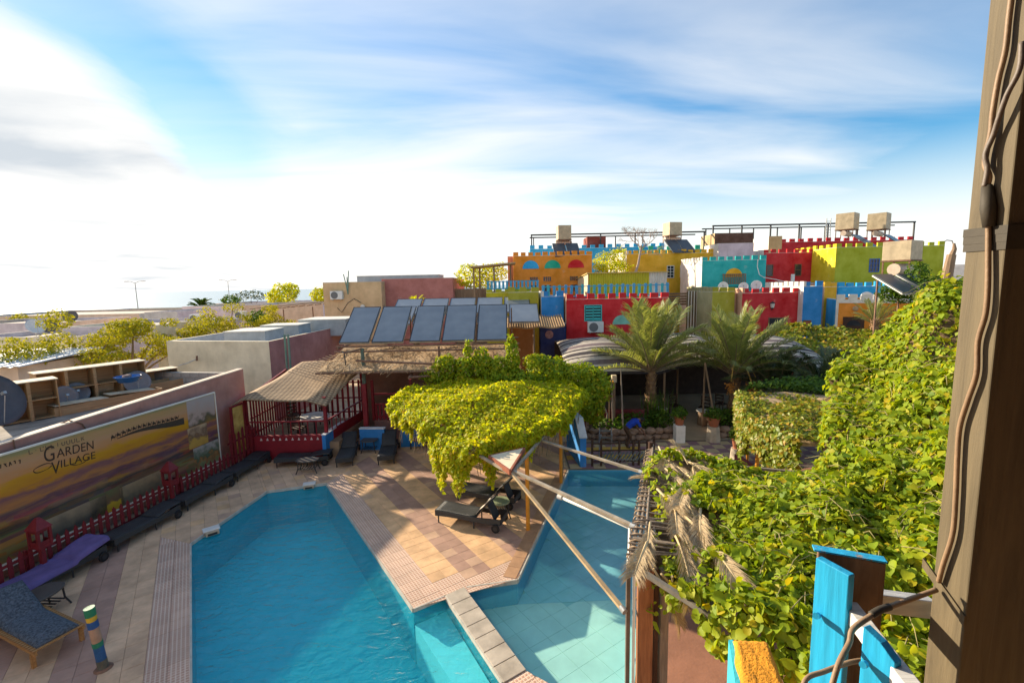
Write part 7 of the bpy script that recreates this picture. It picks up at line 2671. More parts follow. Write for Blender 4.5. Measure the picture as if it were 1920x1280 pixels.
MB().cyl((-0.05, 0, 1.6), (-0.05, 0, 1.75), 0.2, 12, r1=0.24).build('bowl', m_pot, bf, world=False)
wb = thing('wooden_sign', 'pale post head beside the bird feeder', 'post', (4.349, 19.6, 0))
MB().box((-0.06, -0.06, 0), (0.06, 0.06, 2.25)).build('post', m_drywood, wb, world=False)
MB().box((-0.1, -0.1, 2.251), (0.1, 0.1, 2.55)).build('head', m_plyt, wb, world=False)

# iron fence with a folded cart in front of the court
fi = thing('iron_fence', 'dark low fence with slanting bars at the end of the shallow pool', 'fence', (3.9, 15.95, 0))
for k, x in enumerate((2.78, 3.1, 3.75, 4.25, 4.45, 4.75, 4.98)):
 MB().box((x - 0.035, 15.9, 0), (x + 0.035, 15.97, 0.92 + 0.12 * (k == 0) + 0.12 * (k == 6))).build('post', m_dkw, fi)
for z in (0.12, 0.52, 0.78):
 MB().box((2.8, 15.975, z), (4.96, 16.0, z + 0.045)).build('rail', m_dkw, fi)
for k in range(12):
 x = 3.05 + k * 0.13
 MB().bar((x, 15.885, 0.18), (x + 0.22, 15.885, 0.52), 0.03, 0.05).build('slanting_bar', mat('grey_slat', (0.13, 0.14, 0.13), 0.7, 0.3, 5, 0.1), fi)
ct = thing('folded_chair', 'folded metal garden chair leaning behind the dark low fence', 'chair', (3.35, 16.35, 0))
for s in (-0.22, 0.22):
 MB().tube([(s, 0, 0), (s, 0.1, 0.7), (s, 0.05, 1.25)], 0.022, 6).build('side_tube', m_steel, ct, world=False)
 MB().tube([(s, 0.2, 0), (s, 0.0, 0.8), (s * 0.9, -0.12, 1.05)], 0.02, 6).build('side_tube', m_steel, ct, world=False)
for z in (0.35, 0.6, 0.85, 1.1):
 MB().box((-0.22, 0.06, z), (0.22, 0.08, z + 0.06)).build('slat', MATS['grey_slat'], ct, world=False)

# ------------------------------------------------------------------ person bending over the planter
def person(label, loc, rz):
 t = thing('person', label, 'person', loc, rz)
 # joints: facing +x, bent forward at the hips, knees flexed
 J = {'pel': (0, 0, 0.78), 'sp1': (0.14, 0, 0.93), 'chest': (0.36, 0, 1.06), 'neck': (0.50, 0, 1.10), 'head0': (0.58, 0, 1.09), 'head1': (0.70, 0, 1.04),
         'hl': (0.0, 0.10, 0.74), 'kl': (0.17, 0.12, 0.42), 'al': (0.0, 0.12, 0.08), 'tl': (0.16, 0.13, 0.03),
         'hr': (0.0, -0.10, 0.74), 'kr': (0.12, -0.13, 0.42), 'ar': (-0.06, -0.12, 0.08), 'tr': (0.11, -0.13, 0.03),
         'sl': (0.40, 0.18, 1.05), 'el': (0.48, 0.24, 0.80), 'wl': (0.62, 0.16, 0.60), 'pl': (0.66, 0.14, 0.54),
         'sr': (0.40, -0.18, 1.05), 'er': (0.50, -0.24, 0.80), 'wr': (0.66, -0.17, 0.62), 'pr': (0.70, -0.15, 0.56)}
 Rr = {'pel': .145, 'sp1': .135, 'chest': .15, 'neck': .055, 'head0': .085, 'head1': .10, 'hl': .095, 'kl': .062, 'al': .042, 'tl': .036, 'hr': .095, 'kr': .062, 'ar': .042, 'tr': .036,
          'sl': .07, 'el': .046, 'wl': .032, 'pl': .036, 'sr': .07, 'er': .046, 'wr': .032, 'pr': .036}
 E = [('pel', 'sp1'), ('sp1', 'chest'), ('chest', 'neck'), ('neck', 'head0'), ('head0', 'head1'), ('pel', 'hl'), ('hl', 'kl'), ('kl', 'al'), ('al', 'tl'), ('pel', 'hr'), ('hr', 'kr'), ('kr', 'ar'), ('ar', 'tr'), ('chest', 'sl'), ('sl', 'el'), ('el', 'wl'), ('wl', 'pl'), ('chest', 'sr'), ('sr', 'er'), ('er', 'wr'), ('wr', 'pr')]
 for s, w, p in ((1, 'wl', 'pl'), (-1, 'wr', 'pr')):
  pw = Vector(J[p])
  for k in range(4):
   b0 = 'f%s%d' % (p, k)
   J[b0 + 'a'] = tuple(pw + Vector((0.035, (k - 1.5) * 0.020, -0.03)))
   J[b0 + 'b'] = tuple(pw + Vector((0.035 + 0.012 * (k in (1, 2)), (k - 1.5) * 0.022, -0.075 - 0.01 * (k in (1, 2)))))
   Rr[b0 + 'a'], Rr[b0 + 'b'] = 0.011, 0.008
   E += [(p, b0 + 'a'), (b0 + 'a', b0 + 'b')]
  J['t' + p] = tuple(pw + Vector((-0.01, -s * 0.045, -0.035)))
  Rr['t' + p] = 0.011
  E.append((p, 't' + p))
 keys = list(J)
 me = bpy.data.meshes.new('body')
 me.from_pydata([J[k] for k in keys], [(keys.index(a), keys.index(b_)) for a, b_ in E], [])
 o = bpy.data.objects.new('body', me)
 COL.objects.link(o)
 md = o.modifiers.new('skin', 'SKIN')
 md.use_smooth_shade = True
 for i, k in enumerate(keys):
  me.skin_vertices[0].data[i].radius = (Rr[k], Rr[k])
  me.skin_vertices[0].data[i].use_root = (k == 'pel')
 ss = o.modifiers.new('sub', 'SUBSURF')
 ss.levels = ss.render_levels = 2
 bpy.context.view_layer.update()
 ev = bpy.data.meshes.new_from_object(o.evaluated_get(bpy.context.evaluated_depsgraph_get()))
 bpy.data.objects.remove(o)
 for mm in (mat('skin', (0.20, 0.10, 0.06), 0.6, 0.1, 9, 0.05), mat('blue_shirt', (0.012, 0.055, 0.42), 0.9, 0.25, 9, 0.3), mat('brown_trousers', (0.10, 0.055, 0.03), 0.9, 0.25, 9, 0.3), mat('dark_shoes', (0.03, 0.025, 0.02), 0.6, 0.2, 9, 0.1)):
  ev.materials.append(mm)
 seg = {'pel': 2, 'sp1': 1, 'chest': 1, 'neck': 0, 'head0': 0, 'head1': 0, 'hl': 2, 'kl': 2, 'al': 2, 'tl': 3, 'hr': 2, 'kr': 2, 'ar': 2, 'tr': 3, 'sl': 1, 'el': 0, 'wl': 0, 'pl': 0, 'sr': 1, 'er': 0, 'wr': 0, 'pr': 0}
 def cls(c):
  best, bi = 9, 0
  for a, b_ in E:
   A, Bq = Vector(J[a]), Vector(J[b_])
   f = max(0, min(1, (c - A).dot(Bq - A) / (Bq - A).length_squared))
   d = (c - A.lerp(Bq, f)).length - (Rr[a] * (1 - f) + Rr[b_] * f)
   if d < best:
    best = d
    k = b_ if f > 0.5 else a
    if (a, b_) in (('sl', 'el'), ('sr', 'er')):
     k = 'sl' if f < 0.75 else 'el'
    if (a, b_) in (('chest', 'neck'),):
     k = 'chest' if f < 0.6 else 'neck'
    if (a, b_) == ('pel', 'sp1'):
     k = 'pel' if f < 0.35 else 'sp1'
    bi = seg.get(k, 0)
  return bi
 ev.polygons.foreach_set('material_index', [cls(p.center) for p in ev.polygons])
 body = link('body', ev, t, 0, False)
 # hair cap, ears, nose, brows as head details
 hc = Vector((0.66, 0, 1.065))
 mb = MB()
 mb.ball((0.645, 0, 1.095), 0.108, 14, 10, (1.12, 0.95, 0.85))
 mb.build('hair', mat('black_hair', (0.012, 0.010, 0.009), 0.6, 0.3, 30, 0.4), t, smooth=True, world=False)
 return t
pp_ = (4.371, 16.964, 0.000)
person('person in blue shirt and brown trousers bending over the planter', (4.45, 17.75, 0.002), rad(10))

# ------------------------------------------------------------------ leafy canopy over the deck
def tri_sample(poly, n, rng=RNG):
 """random points inside a 2D polygon"""
 P = np.array(poly)
 lo, hi = P.min(0), P.max(0)
 out = []
 while len(out) < n:
  q = rng.uniform(lo, hi, (n * 2, 2))
  m = np.zeros(len(q), bool)
  j = len(P) - 1
  for i in range(len(P)):
   a, b_ = P[i], P[j]
   cond = ((a[1] > q[:, 1]) != (b_[1] > q[:, 1])) & (q[:, 0] < (b_[0] - a[0]) * (q[:, 1] - a[1]) / (b_[1] - a[1] + 1e-12) + a[0])
   m ^= cond
   j = i
  out += list(q[m])
 return np.array(out[:n])
def bumps(x, y, s, k):
 return (np.sin(x * 2.1 * k + s) * np.sin(y * 2.6 * k + 1.3 * s) + 0.6 * np.sin(x * 4.7 * k + 2 * s + y * 1.2) * np.sin(y * 5.3 * k - s) + 0.4 * np.sin(x * 9.1 * k + y * 3 + s) * np.sin(y * 8.3 * k - x * 2))
CAN = [(-4.0, 15.2), (-3.2, 14.2), (-2.3, 12.9), (-1.6, 11.9), (-1.05, 11.45), (-0.6, 11.95), (0.25, 12.15), (0.95, 12.9), (1.75, 14.6), (2.4, 16.4), (1.9, 17.6), (-0.2, 18.0), (-2.4, 17.6), (-3.7, 16.6)]
cv = thing('climbing_plant', 'large yellow-green climbing plant draped over the pool canopy', 'climbing plant', (-2.7, 17.2, 0))
q = tri_sample(CAN, 21000)
q = q[RNG.random(len(q)) < np.clip(1.25 - 0.75 * np.maximum(0, bumps(q[:, 0], q[:, 1], 5.5, 0.9) - 0.55), 0.12, 1)]
def can_z(x, y):
 return 2.50 + 0.16 * (y - 12) / 3 + 0.10 * bumps(x, y, 0.7, 0.62) + 0.42 * np.exp(-((x + 0.7) / 2.0) ** 2 - ((y - 14.8) / 2.4) ** 2)
z = can_z(q[:, 0], q[:, 1])
e = 0.04
gx = (can_z(q[:, 0] + e, q[:, 1]) - z) / e
gy = (can_z(q[:, 0], q[:, 1] + e) - z) / e
Nn = np.stack([-gx, -gy, np.ones_like(gx)], 1)
Nn /= np.linalg.norm(Nn, axis=1, keepdims=True)
Pt = np.stack([q[:, 0], q[:, 1], z - 0.16 * RNG.random(len(z)) ** 1.7], 1)
# hanging curtain round the rim, longest on the pool side
rim = CAN + CAN[:1]
PC, NC = [], []
tot = 0
for i in range(len(CAN)):
 a, b_ = np.array(rim[i]), np.array(rim[i + 1])
 ln = np.linalg.norm(b_ - a)
 d = (b_ - a) / ln
 nn = np.array([d[1], -d[0]])
 m_ = int(ln * (1500 if i < 10 else 500))
 f = RNG.random(m_)
 s_ = tot + f * ln
 drop = (0.95 + 0.32 * np.sin(s_ * 2.3) + 0.25 * np.sin(s_ * 5.9 + 1)) * (1.0 if i < 10 else 0.5)
 drop = drop * ([0.6, 0.9, 1.2, 1.45, 1.35, 0.6] + [0.6] * 20)[i]
 t_ = RNG.random(m_) ** 0.85
 base_ = a[None] + (b_ - a)[None] * f[:, None]
 out_ = (0.10 + 0.18 * np.sin(np.minimum(1, t_ * 1.4) * PI) + 0.06 * np.sin(s_ * 9 + t_ * 7)) * RNG.uniform(0.5, 1.0, m_)
 xy = base_ + nn[None] * out_[:, None]
 zz_ = can_z(base_[:, 0], base_[:, 1]) - t_ * drop * RNG.uniform(0.8, 1.0, m_)
 PC.append(np.column_stack([xy, zz_]))
 nz_ = np.column_stack([np.repeat(nn[None], m_, 0), 0.75 * np.ones(m_)])
 NC.append(nz_ / np.linalg.norm(nz_, axis=1, keepdims=True))
 tot += ln
P = np.vstack([Pt] + PC)
Nn = np.vstack([Nn] + NC)
V, F = leaves(P, Nn, 0.105, LEAF4, jit=0.5, down=0.55, svar=0.5)
o = link('foliage', numesh('foliage', V, F, LM_canopy), cv)
stuff(o)
mb = MB()
for k in range(70):
 p = CAN[k % 10]
 p2 = CAN[(k + 1) % 10]
 f = random.random()
 x, y = p[0] + (p2[0] - p[0]) * f, p[1] + (p2[1] - p[1]) * f
 mb.tube([(x, y, 2.4), (x + random.gauss(0, .06), y + random.gauss(0, .06), 2.0), (x + random.gauss(0, .1), y + random.gauss(0, .1), 1.75 - random.random() * 0.45)], 0.008, 4)
stuff(mb.build('tendril', m_stem, cv))
MB().tube([(-2.7, 17.2, 0), (-2.8, 17.1, 1.2), (-2.9, 16.6, 2.3)], [0.06, 0.05, 0.04], 8).build('stem', m_stem, cv)
MB().tube([(1.55, 14.7, 0), (1.6, 14.7, 1.2), (1.4, 14.5, 2.3)], [0.05, 0.04, 0.03], 8).build('stem', m_stem, cv)
# shaded lattice under the leaves
lat = MB()
for k in range(21):
 y = 12.1 + k * 0.24
 x0_ = -0.5 - (y - 10.7) * 0.75
 x1_ = -0.1 + (y - 10.9) * 0.43
 lat.bar((max(-4.0, x0_), y, 2.33), (min(2.3, x1_), y, 2.33), 0.05, 0.03)
stuff(lat.build('lattice', m_drywood, pg))

# creepers on the straw roof and the darker shrub beyond the canopy
bush('climbing_plant', 'bright creeper climbing through the straw roof below the collectors', 'climbing plant', [(-2.6, 17.8, 3.35, 0.5, 0.3, 0.45), (-1.9, 17.7, 3.2, 0.35, 0.3, 0.6), (-1.2, 17.7, 3.5, 0.4, 0.3, 0.55), (-0.5, 17.6, 3.3, 0.5, 0.3, 0.5), (-1.7, 17.7, 3.9, 0.14, 0.12, 0.5), (0.0, 17.6, 3.7, 0.26, 0.2, 0.75), (-0.05, 17.6, 4.2, 0.14, 0.12, 0.4), (-2.9, 17.9, 3.0, 0.7, 0.3, 0.3), (-0.2, 17.4, 2.9, 0.9, 0.35, 0.45)], 7000, 0.12, LM_vine, (-1, 17.7, 0))
bush('shrub', 'dense dark green shrub behind the right end of the canopy', 'shrub', [(1.5, 18.2, 3.0, 0.9, 0.7, 0.55), (2.6, 18.2, 2.8, 0.9, 0.7, 0.6), (3.3, 18.0, 2.4, 0.6, 0.6, 0.7), (2.7, 17.7, 2.0, 0.8, 0.6, 0.7), (3.1, 17.7, 1.5, 0.45, 0.4, 0.5), (1.0, 18.4, 3.3, 0.5, 0.5, 0.45), (0.6, 17.6, 2.7, 0.7, 0.5, 0.4)], 11000, 0.12, LM_vine, (2.2, 18.2, 0))
# yellow trees behind the pink roof
def ytree(label, c, r, n, h0, size=0.13):
 rr_ = random.Random(label)
 bl = []
 for k in range(13):
  a = rr_.uniform(0, 2 * PI)
  q = rr_.uniform(0.2, 0.95)
  bl.append((c[0] + r * q * math.cos(a), c[1] + r * 0.7 * q * math.sin(a), c[2] + rr_.uniform(-0.5, 0.75) * r * (1.1 - q * 0.6), r * rr_.uniform(0.22, 0.40), r * rr_.uniform(0.22, 0.40), r * rr_.uniform(0.13, 0.24)))
 return bush('tree', label, 'tree', bl, n, size, LM_yel, (c[0], c[1], 0), 'yellow-green trees among the low roofs', 0.14)
ytree('feathery yellow tree behind the long shelf cabinet', (-21.101, 21.500, 3.984), 2.5, 10000, 0, 0.10)
ytree('yellow tree right of the feathery one, before the cream house', (-19.788, 24.500, 3.662), 2.0, 8000, 0, 0.11)
ytree('yellow tree crown left part of the hedge behind the cream house', (-23.376, 33.000, 3.686), 1.9, 3400, 0)
ytree('yellow tree crown middle part of the hedge behind the cream house', (-22.339, 36.000, 3.949), 2.2, 3400, 0)
ytree('yellow tree crown right part of the hedge by the pipes', (-19.022, 36.000, 3.966), 1.8, 3000, 0)
bush('shrub', 'yellow-green shrub on the far left rooftops', 'shrub', [(-63.441, 60, 3.190, 1.2, 1.0, 0.8)], 500, 0.25, LM_yel, (-63.441, 60, 3.0))
bush('tree', 'rounded green tree on the left skyline by the sea', 'tree', [(-34.228, 70, 5.687, 2.0, 1.8, 1.5), (-33.031, 70, 6.219, 1.2, 1.2, 1.2), (-35.426, 70, 5.234, 1.2, 1.2, 1.0)], 2600, 0.28, LM_canopy, (-34.228, 70, 0), None, 0.18)
bush('tree', 'green tree peeking left of the tall cream house', 'tree', [(-27.002, 66, 5.554, 1.3, 1.2, 1.0)], 900, 0.28, LM_canopy, (-27.002, 66, 0), None, 0.15)
bush('tree', 'thin grey-green acacia on the left skyline', 'tree', [(-44.632, 80, 5.680, 2.6, 1.6, 0.7), (-46.458, 80, 5.262, 1.6, 1.4, 0.6), (-43.080, 80, 5.286, 1.4, 1.2, 0.6)], 700, 0.26, LM_palmd, (-44.632, 80, 0), None, 0.12)
bush('shrub', 'dark green shrub beside the far stout palm', 'shrub', [(-44.532, 74, 4.964, 1.4, 1.2, 0.7)], 600, 0.26, LM_dark, (-44.532, 74, 1.0))
bush('shrub', 'dark green shrub by the cream house rooftop', 'shrub', [(-21.801, 40, 3.974, 0.9, 0.9, 0.7)], 900, 0.18, LM_dark, (-21.801, 40, 2.0))
bush('tree', 'leafy tree left of the reed pergola and orange house', 'tree', [(-3.357, 38, 7.262, 1.1, 1.2, 0.9), (-2.275, 38.5, 7.326, 1.1, 1.0, 0.9), (-1.225, 39, 7.458, 1.0, 1.0, 0.8), (-2.807, 38, 6.650, 1.2, 1.0, 0.7)], 4200, 0.15, LM_canopy, (-2.708, 38, 0), None, 0.15)
bush('shrub', 'green shrub between the orange and yellow houses', 'shrub', [(8.886, 43.5, 8.345, 1.3, 0.8, 0.9), (9.899, 43, 8.685, 0.8, 0.8, 1.0), (8.980, 41, 7.719, 1.6, 0.7, 0.6)], 3000, 0.15, LM_canopy, (9.173, 43, 0))
# bare tree by the yellow house
bt2 = thing('bare_tree', 'leafless pale tree rising before the yellow house', 'tree', (10.130, 40, 0))
m_bare = mat('pale_bark', (0.42, 0.33, 0.27), 0.85, 0.25, 6, 0.2)
MB().tube([(0, 0, 4), (0.3, 0, 6.6), (0.75, 0, 8.0), (1.0, 0, 9.6)], [0.14, 0.12, 0.10, 0.07], 8).build('trunk', m_bare, bt2, world=False)
rb = random.Random(5)
def branch(p, d, ln, r, lev, mb):
 q = p + d * ln
 mb.tube([p, (p + q) / 2 + Vector((rb.gauss(0, .05), rb.gauss(0, .05), rb.gauss(0, .05))) * ln, q], [r, r * 0.8, r * 0.55], 5)
 if lev > 0:
  for k in range(3):
   nd = (d + Vector((rb.gauss(0, 0.75), rb.gauss(0, 0.6), rb.gauss(0.08, 0.35)))).normalized()
   branch(q, nd, ln * rb.uniform(0.6, 0.85), r * 0.6, lev - 1, mb)
for k, d in enumerate(((-0.9, 0, 0.75), (0.95, 0, 0.6), (-0.2, 0.3, 1.0), (0.4, -0.2, 1.0), (1.0, 0.2, 0.3))):
 mb = MB()
 branch(Vector((0.95, 0, 9.4 - 0.25 * k * 0.6)), Vector(d).normalized(), 0.85, 0.05, 4, mb)
 mb.build('branch', m_bare, bt2, world=False)

# ------------------------------------------------------------------ vine roof on the right of the shallow pool
m_board = wood('red_brown_board', (0.16, 0.06, 0.025), (0.36, 0.16, 0.07))
m_oldw = wood('old_grey_wood', (0.12, 0.095, 0.075), (0.30, 0.24, 0.18))
RA_, RB_ = Vector((1.78, 6.74, 2.2)), Vector((3.46, 11.5, 2.2))
vp = thing('stick_pergola', 'weathered stick and board pergola beside the shallow pool', 'pergola', (1.78, 6.74, 0))
MB().box((1.70, 6.66, -0.03), (1.76, 6.72, 2.16)).build('steel_post', mat('steel_post_brown', (0.12, 0.09, 0.07), 0.6, 0.3, 4, 0.1), vp)
MB().box((1.80, 6.63, -0.03), (1.83, 6.70, 2.1)).build('pipe_post', m_pvc, vp)
MB().box((1.88, 6.60, -0.03), (2.10, 6.76, 2.12)).build('board_post', m_board, vp)
MB().box((2.13, 6.66, -0.03), (2.20, 6.74, 2.1)).build('dark_post', m_dkw, vp)
MB().box((2.22, 6.60, -0.03), (2.34, 6.72, 2.1)).build('grey_post', m_oldw, vp)
sd_ = (RB_ - RA_).normalized()
sn_ = Vector((sd_.y, -sd_.x, 0))
for k, (o1, o2, r_) in enumerate(((0.0, 0.02, 0.035), (0.10, 0.06, 0.03), (0.20, 0.10, 0.028))):
 a = RA_ + sn_ * o1 - sd_ * 0.15
 b_ = RB_ + sn_ * o2 + sd_ * 0.15 + Vector((0, 0, 0.05 * k))
 MB().tube([a, a.lerp(b_, 0.33) + Vector((0, 0, 0.02)), a.lerp(b_, 0.66) - Vector((0, 0, 0.02)), b_], r_, 8).build('edge_pole', m_oldw, vp, smooth=True)
MB().bar(RA_ + sn_ * 0.22 - Vector((0, 0, 0.12)), RB_ + sn_ * 0.22 - Vector((0, 0, 0.12)), 0.10, 0.16).build('edge_board', m_board, vp)
MB().cyl((RB_.x + 0.05, RB_.y, 0), (RB_.x + 0.05, RB_.y, 2.42), 0.06, 10).build('far_post', m_dkw, vp)
m_rope = mat('rope', (0.44, 0.31, 0.19), 0.9, 0.35, 12, 0.4)
for k in range(24):
 f = (k + 0.4) / 24
 c = RA_.lerp(RB_, f) + sn_ * 0.07
 u1, u2 = sn_ * 0.14, Vector((0, 0, 0.075))
 pts_ = [c + u1 * math.cos(a) + u2 * math.sin(a) + sd_ * 0.012 * math.sin(a * 0.5) for a in [2 * PI * i / 10 for i in range(11)]]
 MB().tube(pts_, 0.012, 5).build('rope_tie', m_rope, vp)
for k in range(30):
 f = (k + random.random() * 0.6) / 30
 c = RA_.lerp(RB_, f)
 ln = random.uniform(0.7, 1.5)
 e_ = c + sn_ * ln + sd_ * random.uniform(-0.3, 0.35) + Vector((0, 0, random.uniform(0.02, 0.16)))
 MB().tube([c - sn_ * 0.08 + Vector((0, 0, 0.05)), c.lerp(e_, 0.5) + Vector((0, 0, 0.05)), e_], [0.016, 0.013, 0.008], 5).build('twig', m_oldw, vp)
nb0, nb1 = RA_ + Vector((0, 0, -0.05)), Vector((3.185, 4.568, 2.150))
MB().bar(nb0, nb0 + (nb1 - nb0) * 1.6, 0.07, 0.07).build('near_beam', mat('grey_beam', (0.16, 0.15, 0.13), 0.7, 0.3, 4, 0.15), vp)
for k in range(7):
 f = (k + 1) / 8
 a = RA_.lerp(RB_, f) + Vector((0, 0, 0.02))
 MB().bar(a, a + Vector((3.2, -1.2, 0.05)), 0.06, 0.06).build('rafter', m_oldw, vp)
for (x, y) in ((5.2, 5.4), (6.0, 8.4), (4.4, 4.4)):
 MB().cyl((x, y, 0), (x, y, 2.0), 0.06, 8).build('post', m_orange, vp)

# the leafy surface: a roof at 2.4 m that climbs to a tall tangle on the right
CP = np.array([(3.339, 9.600, 2.589), (3.846, 10.200, 2.617), (5.007, 9.600, 2.578), (5.947, 8.300, 2.690), (2.926, 7.200, 2.367), (2.335, 6.500, 2.265), (3.928, 6.000, 2.632), (4.924, 5.900, 3.060), (5.325, 5.600, 3.221), (6.423, 7.300, 3.627),
  (7.191, 9.400, 3.745), (8.203, 9.000, 4.593), (9.919, 10.300, 6.282), (10.142, 11.600, 5.878), (8.514, 11.600, 4.359), (9.592, 12.200, 5.235), (6.831, 7.000, 4.162), (2.984, 5.200, 2.532), (3.867, 4.900, 2.538), (4.340, 4.600, 2.576), (5.803, 9.200, 2.525), (8.504, 8.600, 5.071), (7.627, 10.400, 3.773)])
def vine_z(x, y):
 d2 = (x[:, None] - CP[None, :, 0]) ** 2 + (y[:, None] - CP[None, :, 1]) ** 2 + 0.02
 w = d2 ** -1.7
 return (w * CP[None, :, 2]).sum(1) / w.sum(1)
def vine_zb(x, y):
 return vine_z(x, y) + 0.13 * bumps(x, y, 2.2, 0.62) + 0.05 * bumps(x, y, 0.4, 1.7)
VD = [(2.05, 6.9), (2.35, 6.3), (2.75, 5.25), (3.6, 4.3), (4.8, 4.0), (6.5, 5.0), (8.0, 7.0), (9.2, 8.8), (10.4, 10.4), (9.9, 11.6), (8.6, 12.0), (7.75, 11.0), (6.9, 9.6), (6.0, 8.9), (5.0, 9.4), (4.0, 10.3), (3.2, 10.3), (2.9, 9.2), (2.9, 8.2)]
q = tri_sample(VD, 42000)
# bare patches near the pool edge where the dead fronds lie
edge = (q - np.array([1.78, 6.74])) @ np.array([sd_.y, -sd_.x])
keep = RNG.random(len(q)) < np.clip((edge - 0.75 + 0.45 * np.sin(q[:, 1] * 3.1)) / 0.8, 0.02, 1.0)
q = q[keep]
q = q[RNG.random(len(q)) < np.clip(1.2 - 0.85 * np.maximum(0, bumps(q[:, 0], q[:, 1], 6.3, 0.75) - 0.5), 0.10, 1)]
z = vine_zb(q[:, 0], q[:, 1])
e = 0.05
gx = np.clip((vine_zb(q[:, 0] + e, q[:, 1]) - z) / e, -1.6, 1.6)
gy = np.clip((vine_zb(q[:, 0], q[:, 1] + e) - z) / e, -1.6, 1.6)
Nn = np.stack([-gx, -gy, np.ones_like(gx)], 1)
Nn /= np.linalg.norm(Nn, axis=1, keepdims=True)
dpt = RNG.random(len(z)) ** 1.8
P = np.column_stack([q, z]) - Nn * (0.24 * dpt)[:, None]
dpt = np.clip(dpt, 0, 1)
# stray shoots arching out of the mass
SP, SN = [], []
for k in range(110):
 i = RNG.integers(len(q))
 a_ = RNG.uniform(0, 2 * PI)
 ln_ = RNG.uniform(0.25, 0.6)
 for j in range(9):
  t_ = j / 8
  SP.append((q[i, 0] + math.cos(a_) * ln_ * t_, q[i, 1] + math.sin(a_) * ln_ * t_, z[i] + ln_ * (0.9 * t_ - 0.75 * t_ * t_) + RNG.normal(0, 0.02)))
  SN.append((math.cos(a_) * 0.5, math.sin(a_) * 0.5, 0.8))
nshoot = len(SP)
# trailing curtains on the near rim, the far side and the right
PC, NC = [np.array(SP)], [np.array(SN)]
for i in range(len(VD)):
 a, b_ = np.array(VD[i]), np.array(VD[(i + 1) % len(VD)])
 ln = np.linalg.norm(b_ - a)
 d = (b_ - a) / ln
 nn = np.array([d[1], -d[0]])
 m_ = int(ln * (330 if i in (1, 2, 3) else 260))
 if i in (0, 16, 17, 18):
  m_ = int(ln * 70)
 f = RNG.random(m_)
 base_ = a[None] + (b_ - a)[None] * f[:, None]
 s_ = f * ln + i
 drop = 0.55 + 0.35 * np.sin(s_ * 3.1 + i) + 0.2 * np.sin(s_ * 8)
 if 4 <= i <= 12:
  drop = drop * 2.2
 t_ = RNG.random(m_)
 xy = base_ + nn[None] * ((0.05 + 0.15 * np.sin(t_ * PI)) * RNG.uniform(0.3, 1.0, m_))[:, None]
 zz_ = vine_zb(base_[:, 0], base_[:, 1]) - 0.05 - t_ * drop
 PC.append(np.column_stack([xy, zz_]))
 k_ = np.column_stack([np.repeat(nn[None], m_, 0), 0.6 * np.ones(m_)])
 NC.append(k_ / np.linalg.norm(k_, axis=1, keepdims=True))
P = np.vstack([P] + PC)
Nn = np.vstack([Nn] + NC)
vn = thing('climbing_plant', 'broad green vine rolling over the pergola and up the right side', 'climbing plant', (5.2, 6.0, 0))
dist = np.linalg.norm(P - np.array([0, 0, 6.5]), axis=1)
# depth order: only outer leaves count as the ones that show largest
show = dist + np.concatenate([0.8 * dpt, 0.5 * np.ones(len(P) - len(dpt))])
order = np.argsort(show)
big, rest = order[:300], order[300:]
LS = 0.104
x_, y_, z_ = frames(Nn[big], RNG, 0.45, 0.5)
lmesh = []
for k in range(3):
 tv = LEAF8[0].copy()
 tv[:, 2] *= (1.0, 1.7, 0.4)[k]
 tv[:, 0] *= (1.0, 0.88, 1.1)[k]
 lmesh.append(numesh('leaf', tv, LEAF8[1], LM_vine, smooth=True))
for j, i in enumerate(big):
 o = bpy.data.objects.new('leaf', lmesh[j % 3])
 s = LS * random.uniform(0.7, 1.3)
 mm = Matrix.Identity(4)
 for r in range(3):
  mm[r][0], mm[r][1], mm[r][2] = x_[j][r] * s, y_[j][r] * s, z_[j][r] * s
  mm[r][3] = P[i][r] - vn.location[r]
 o.parent = vn
 o.matrix_local = mm
 COL.objects.link(o)
near = rest[dist[rest] < 8.5]
farr = rest[dist[rest] >= 8.5]
V1, F1 = leaves(P[near], Nn[near], LS, LEAF8, jit=0.55, down=0.5, svar=0.55)
stuff(link('foliage', numesh('foliage', V1, F1, LM_vine, smooth=True), vn))
V2, F2 = leaves(P[farr], Nn[farr], 0.125, LEAF4, jit=0.55, down=0.5, svar=0.5)
stuff(link('foliage', numesh('foliage', V2, F2, LM_vine), vn))
# brown tangle of dead stems and leaves below the green layer
cells, vid, vv = [], {}, []
g = 0.28
P2 = VD
for i in range(0, 44):
 for j in range(0, 40):
  cx_, cy_ = 1.4 + i * g, 3.2 + j * g
  if not inside((cx_ + g / 2, cy_ + g / 2), P2):
   continue
  f = []
  for (a, b_) in ((i, j), (i + 1, j), (i + 1, j + 1), (i, j + 1)):
   if (a, b_) not in vid:
    vid[(a, b_)] = len(vv)
    vv.append((1.4 + a * g, 3.2 + b_ * g))
   f.append(vid[(a, b_)])
  cells.append(tuple(f))
vv = np.array(vv)
zz_ = vine_zb(vv[:, 0], vv[:, 1]) - 0.27
mb = MB()
mb.add([(p[0], p[1], zq) for p, zq in zip(vv, zz_)], cells)
mb.build('dead_layer', mat('dead_leaf_layer', (0.13, 0.085, 0.045), 0.95, 0.5, 9, 0.8, 30), vn, smooth=True)
rr = random.Random(8)
mb = MB()
for k in range(420):
 i = rr.randrange(len(q))
 p = Vector((q[i][0], q[i][1], z[i] + 0.02))
 a = rr.uniform(0, 6.28)
 d = Vector((math.cos(a), math.sin(a), rr.uniform(-0.4, 0.5)))
 l_ = rr.uniform(0.2, 0.55)
 mb.tube([p, p + d * l_ * 0.5 + Vector((0, 0, 0.04)), p + d * l_ + Vector((0, 0, -0.05))], [0.007, 0.006, 0.003], 4)
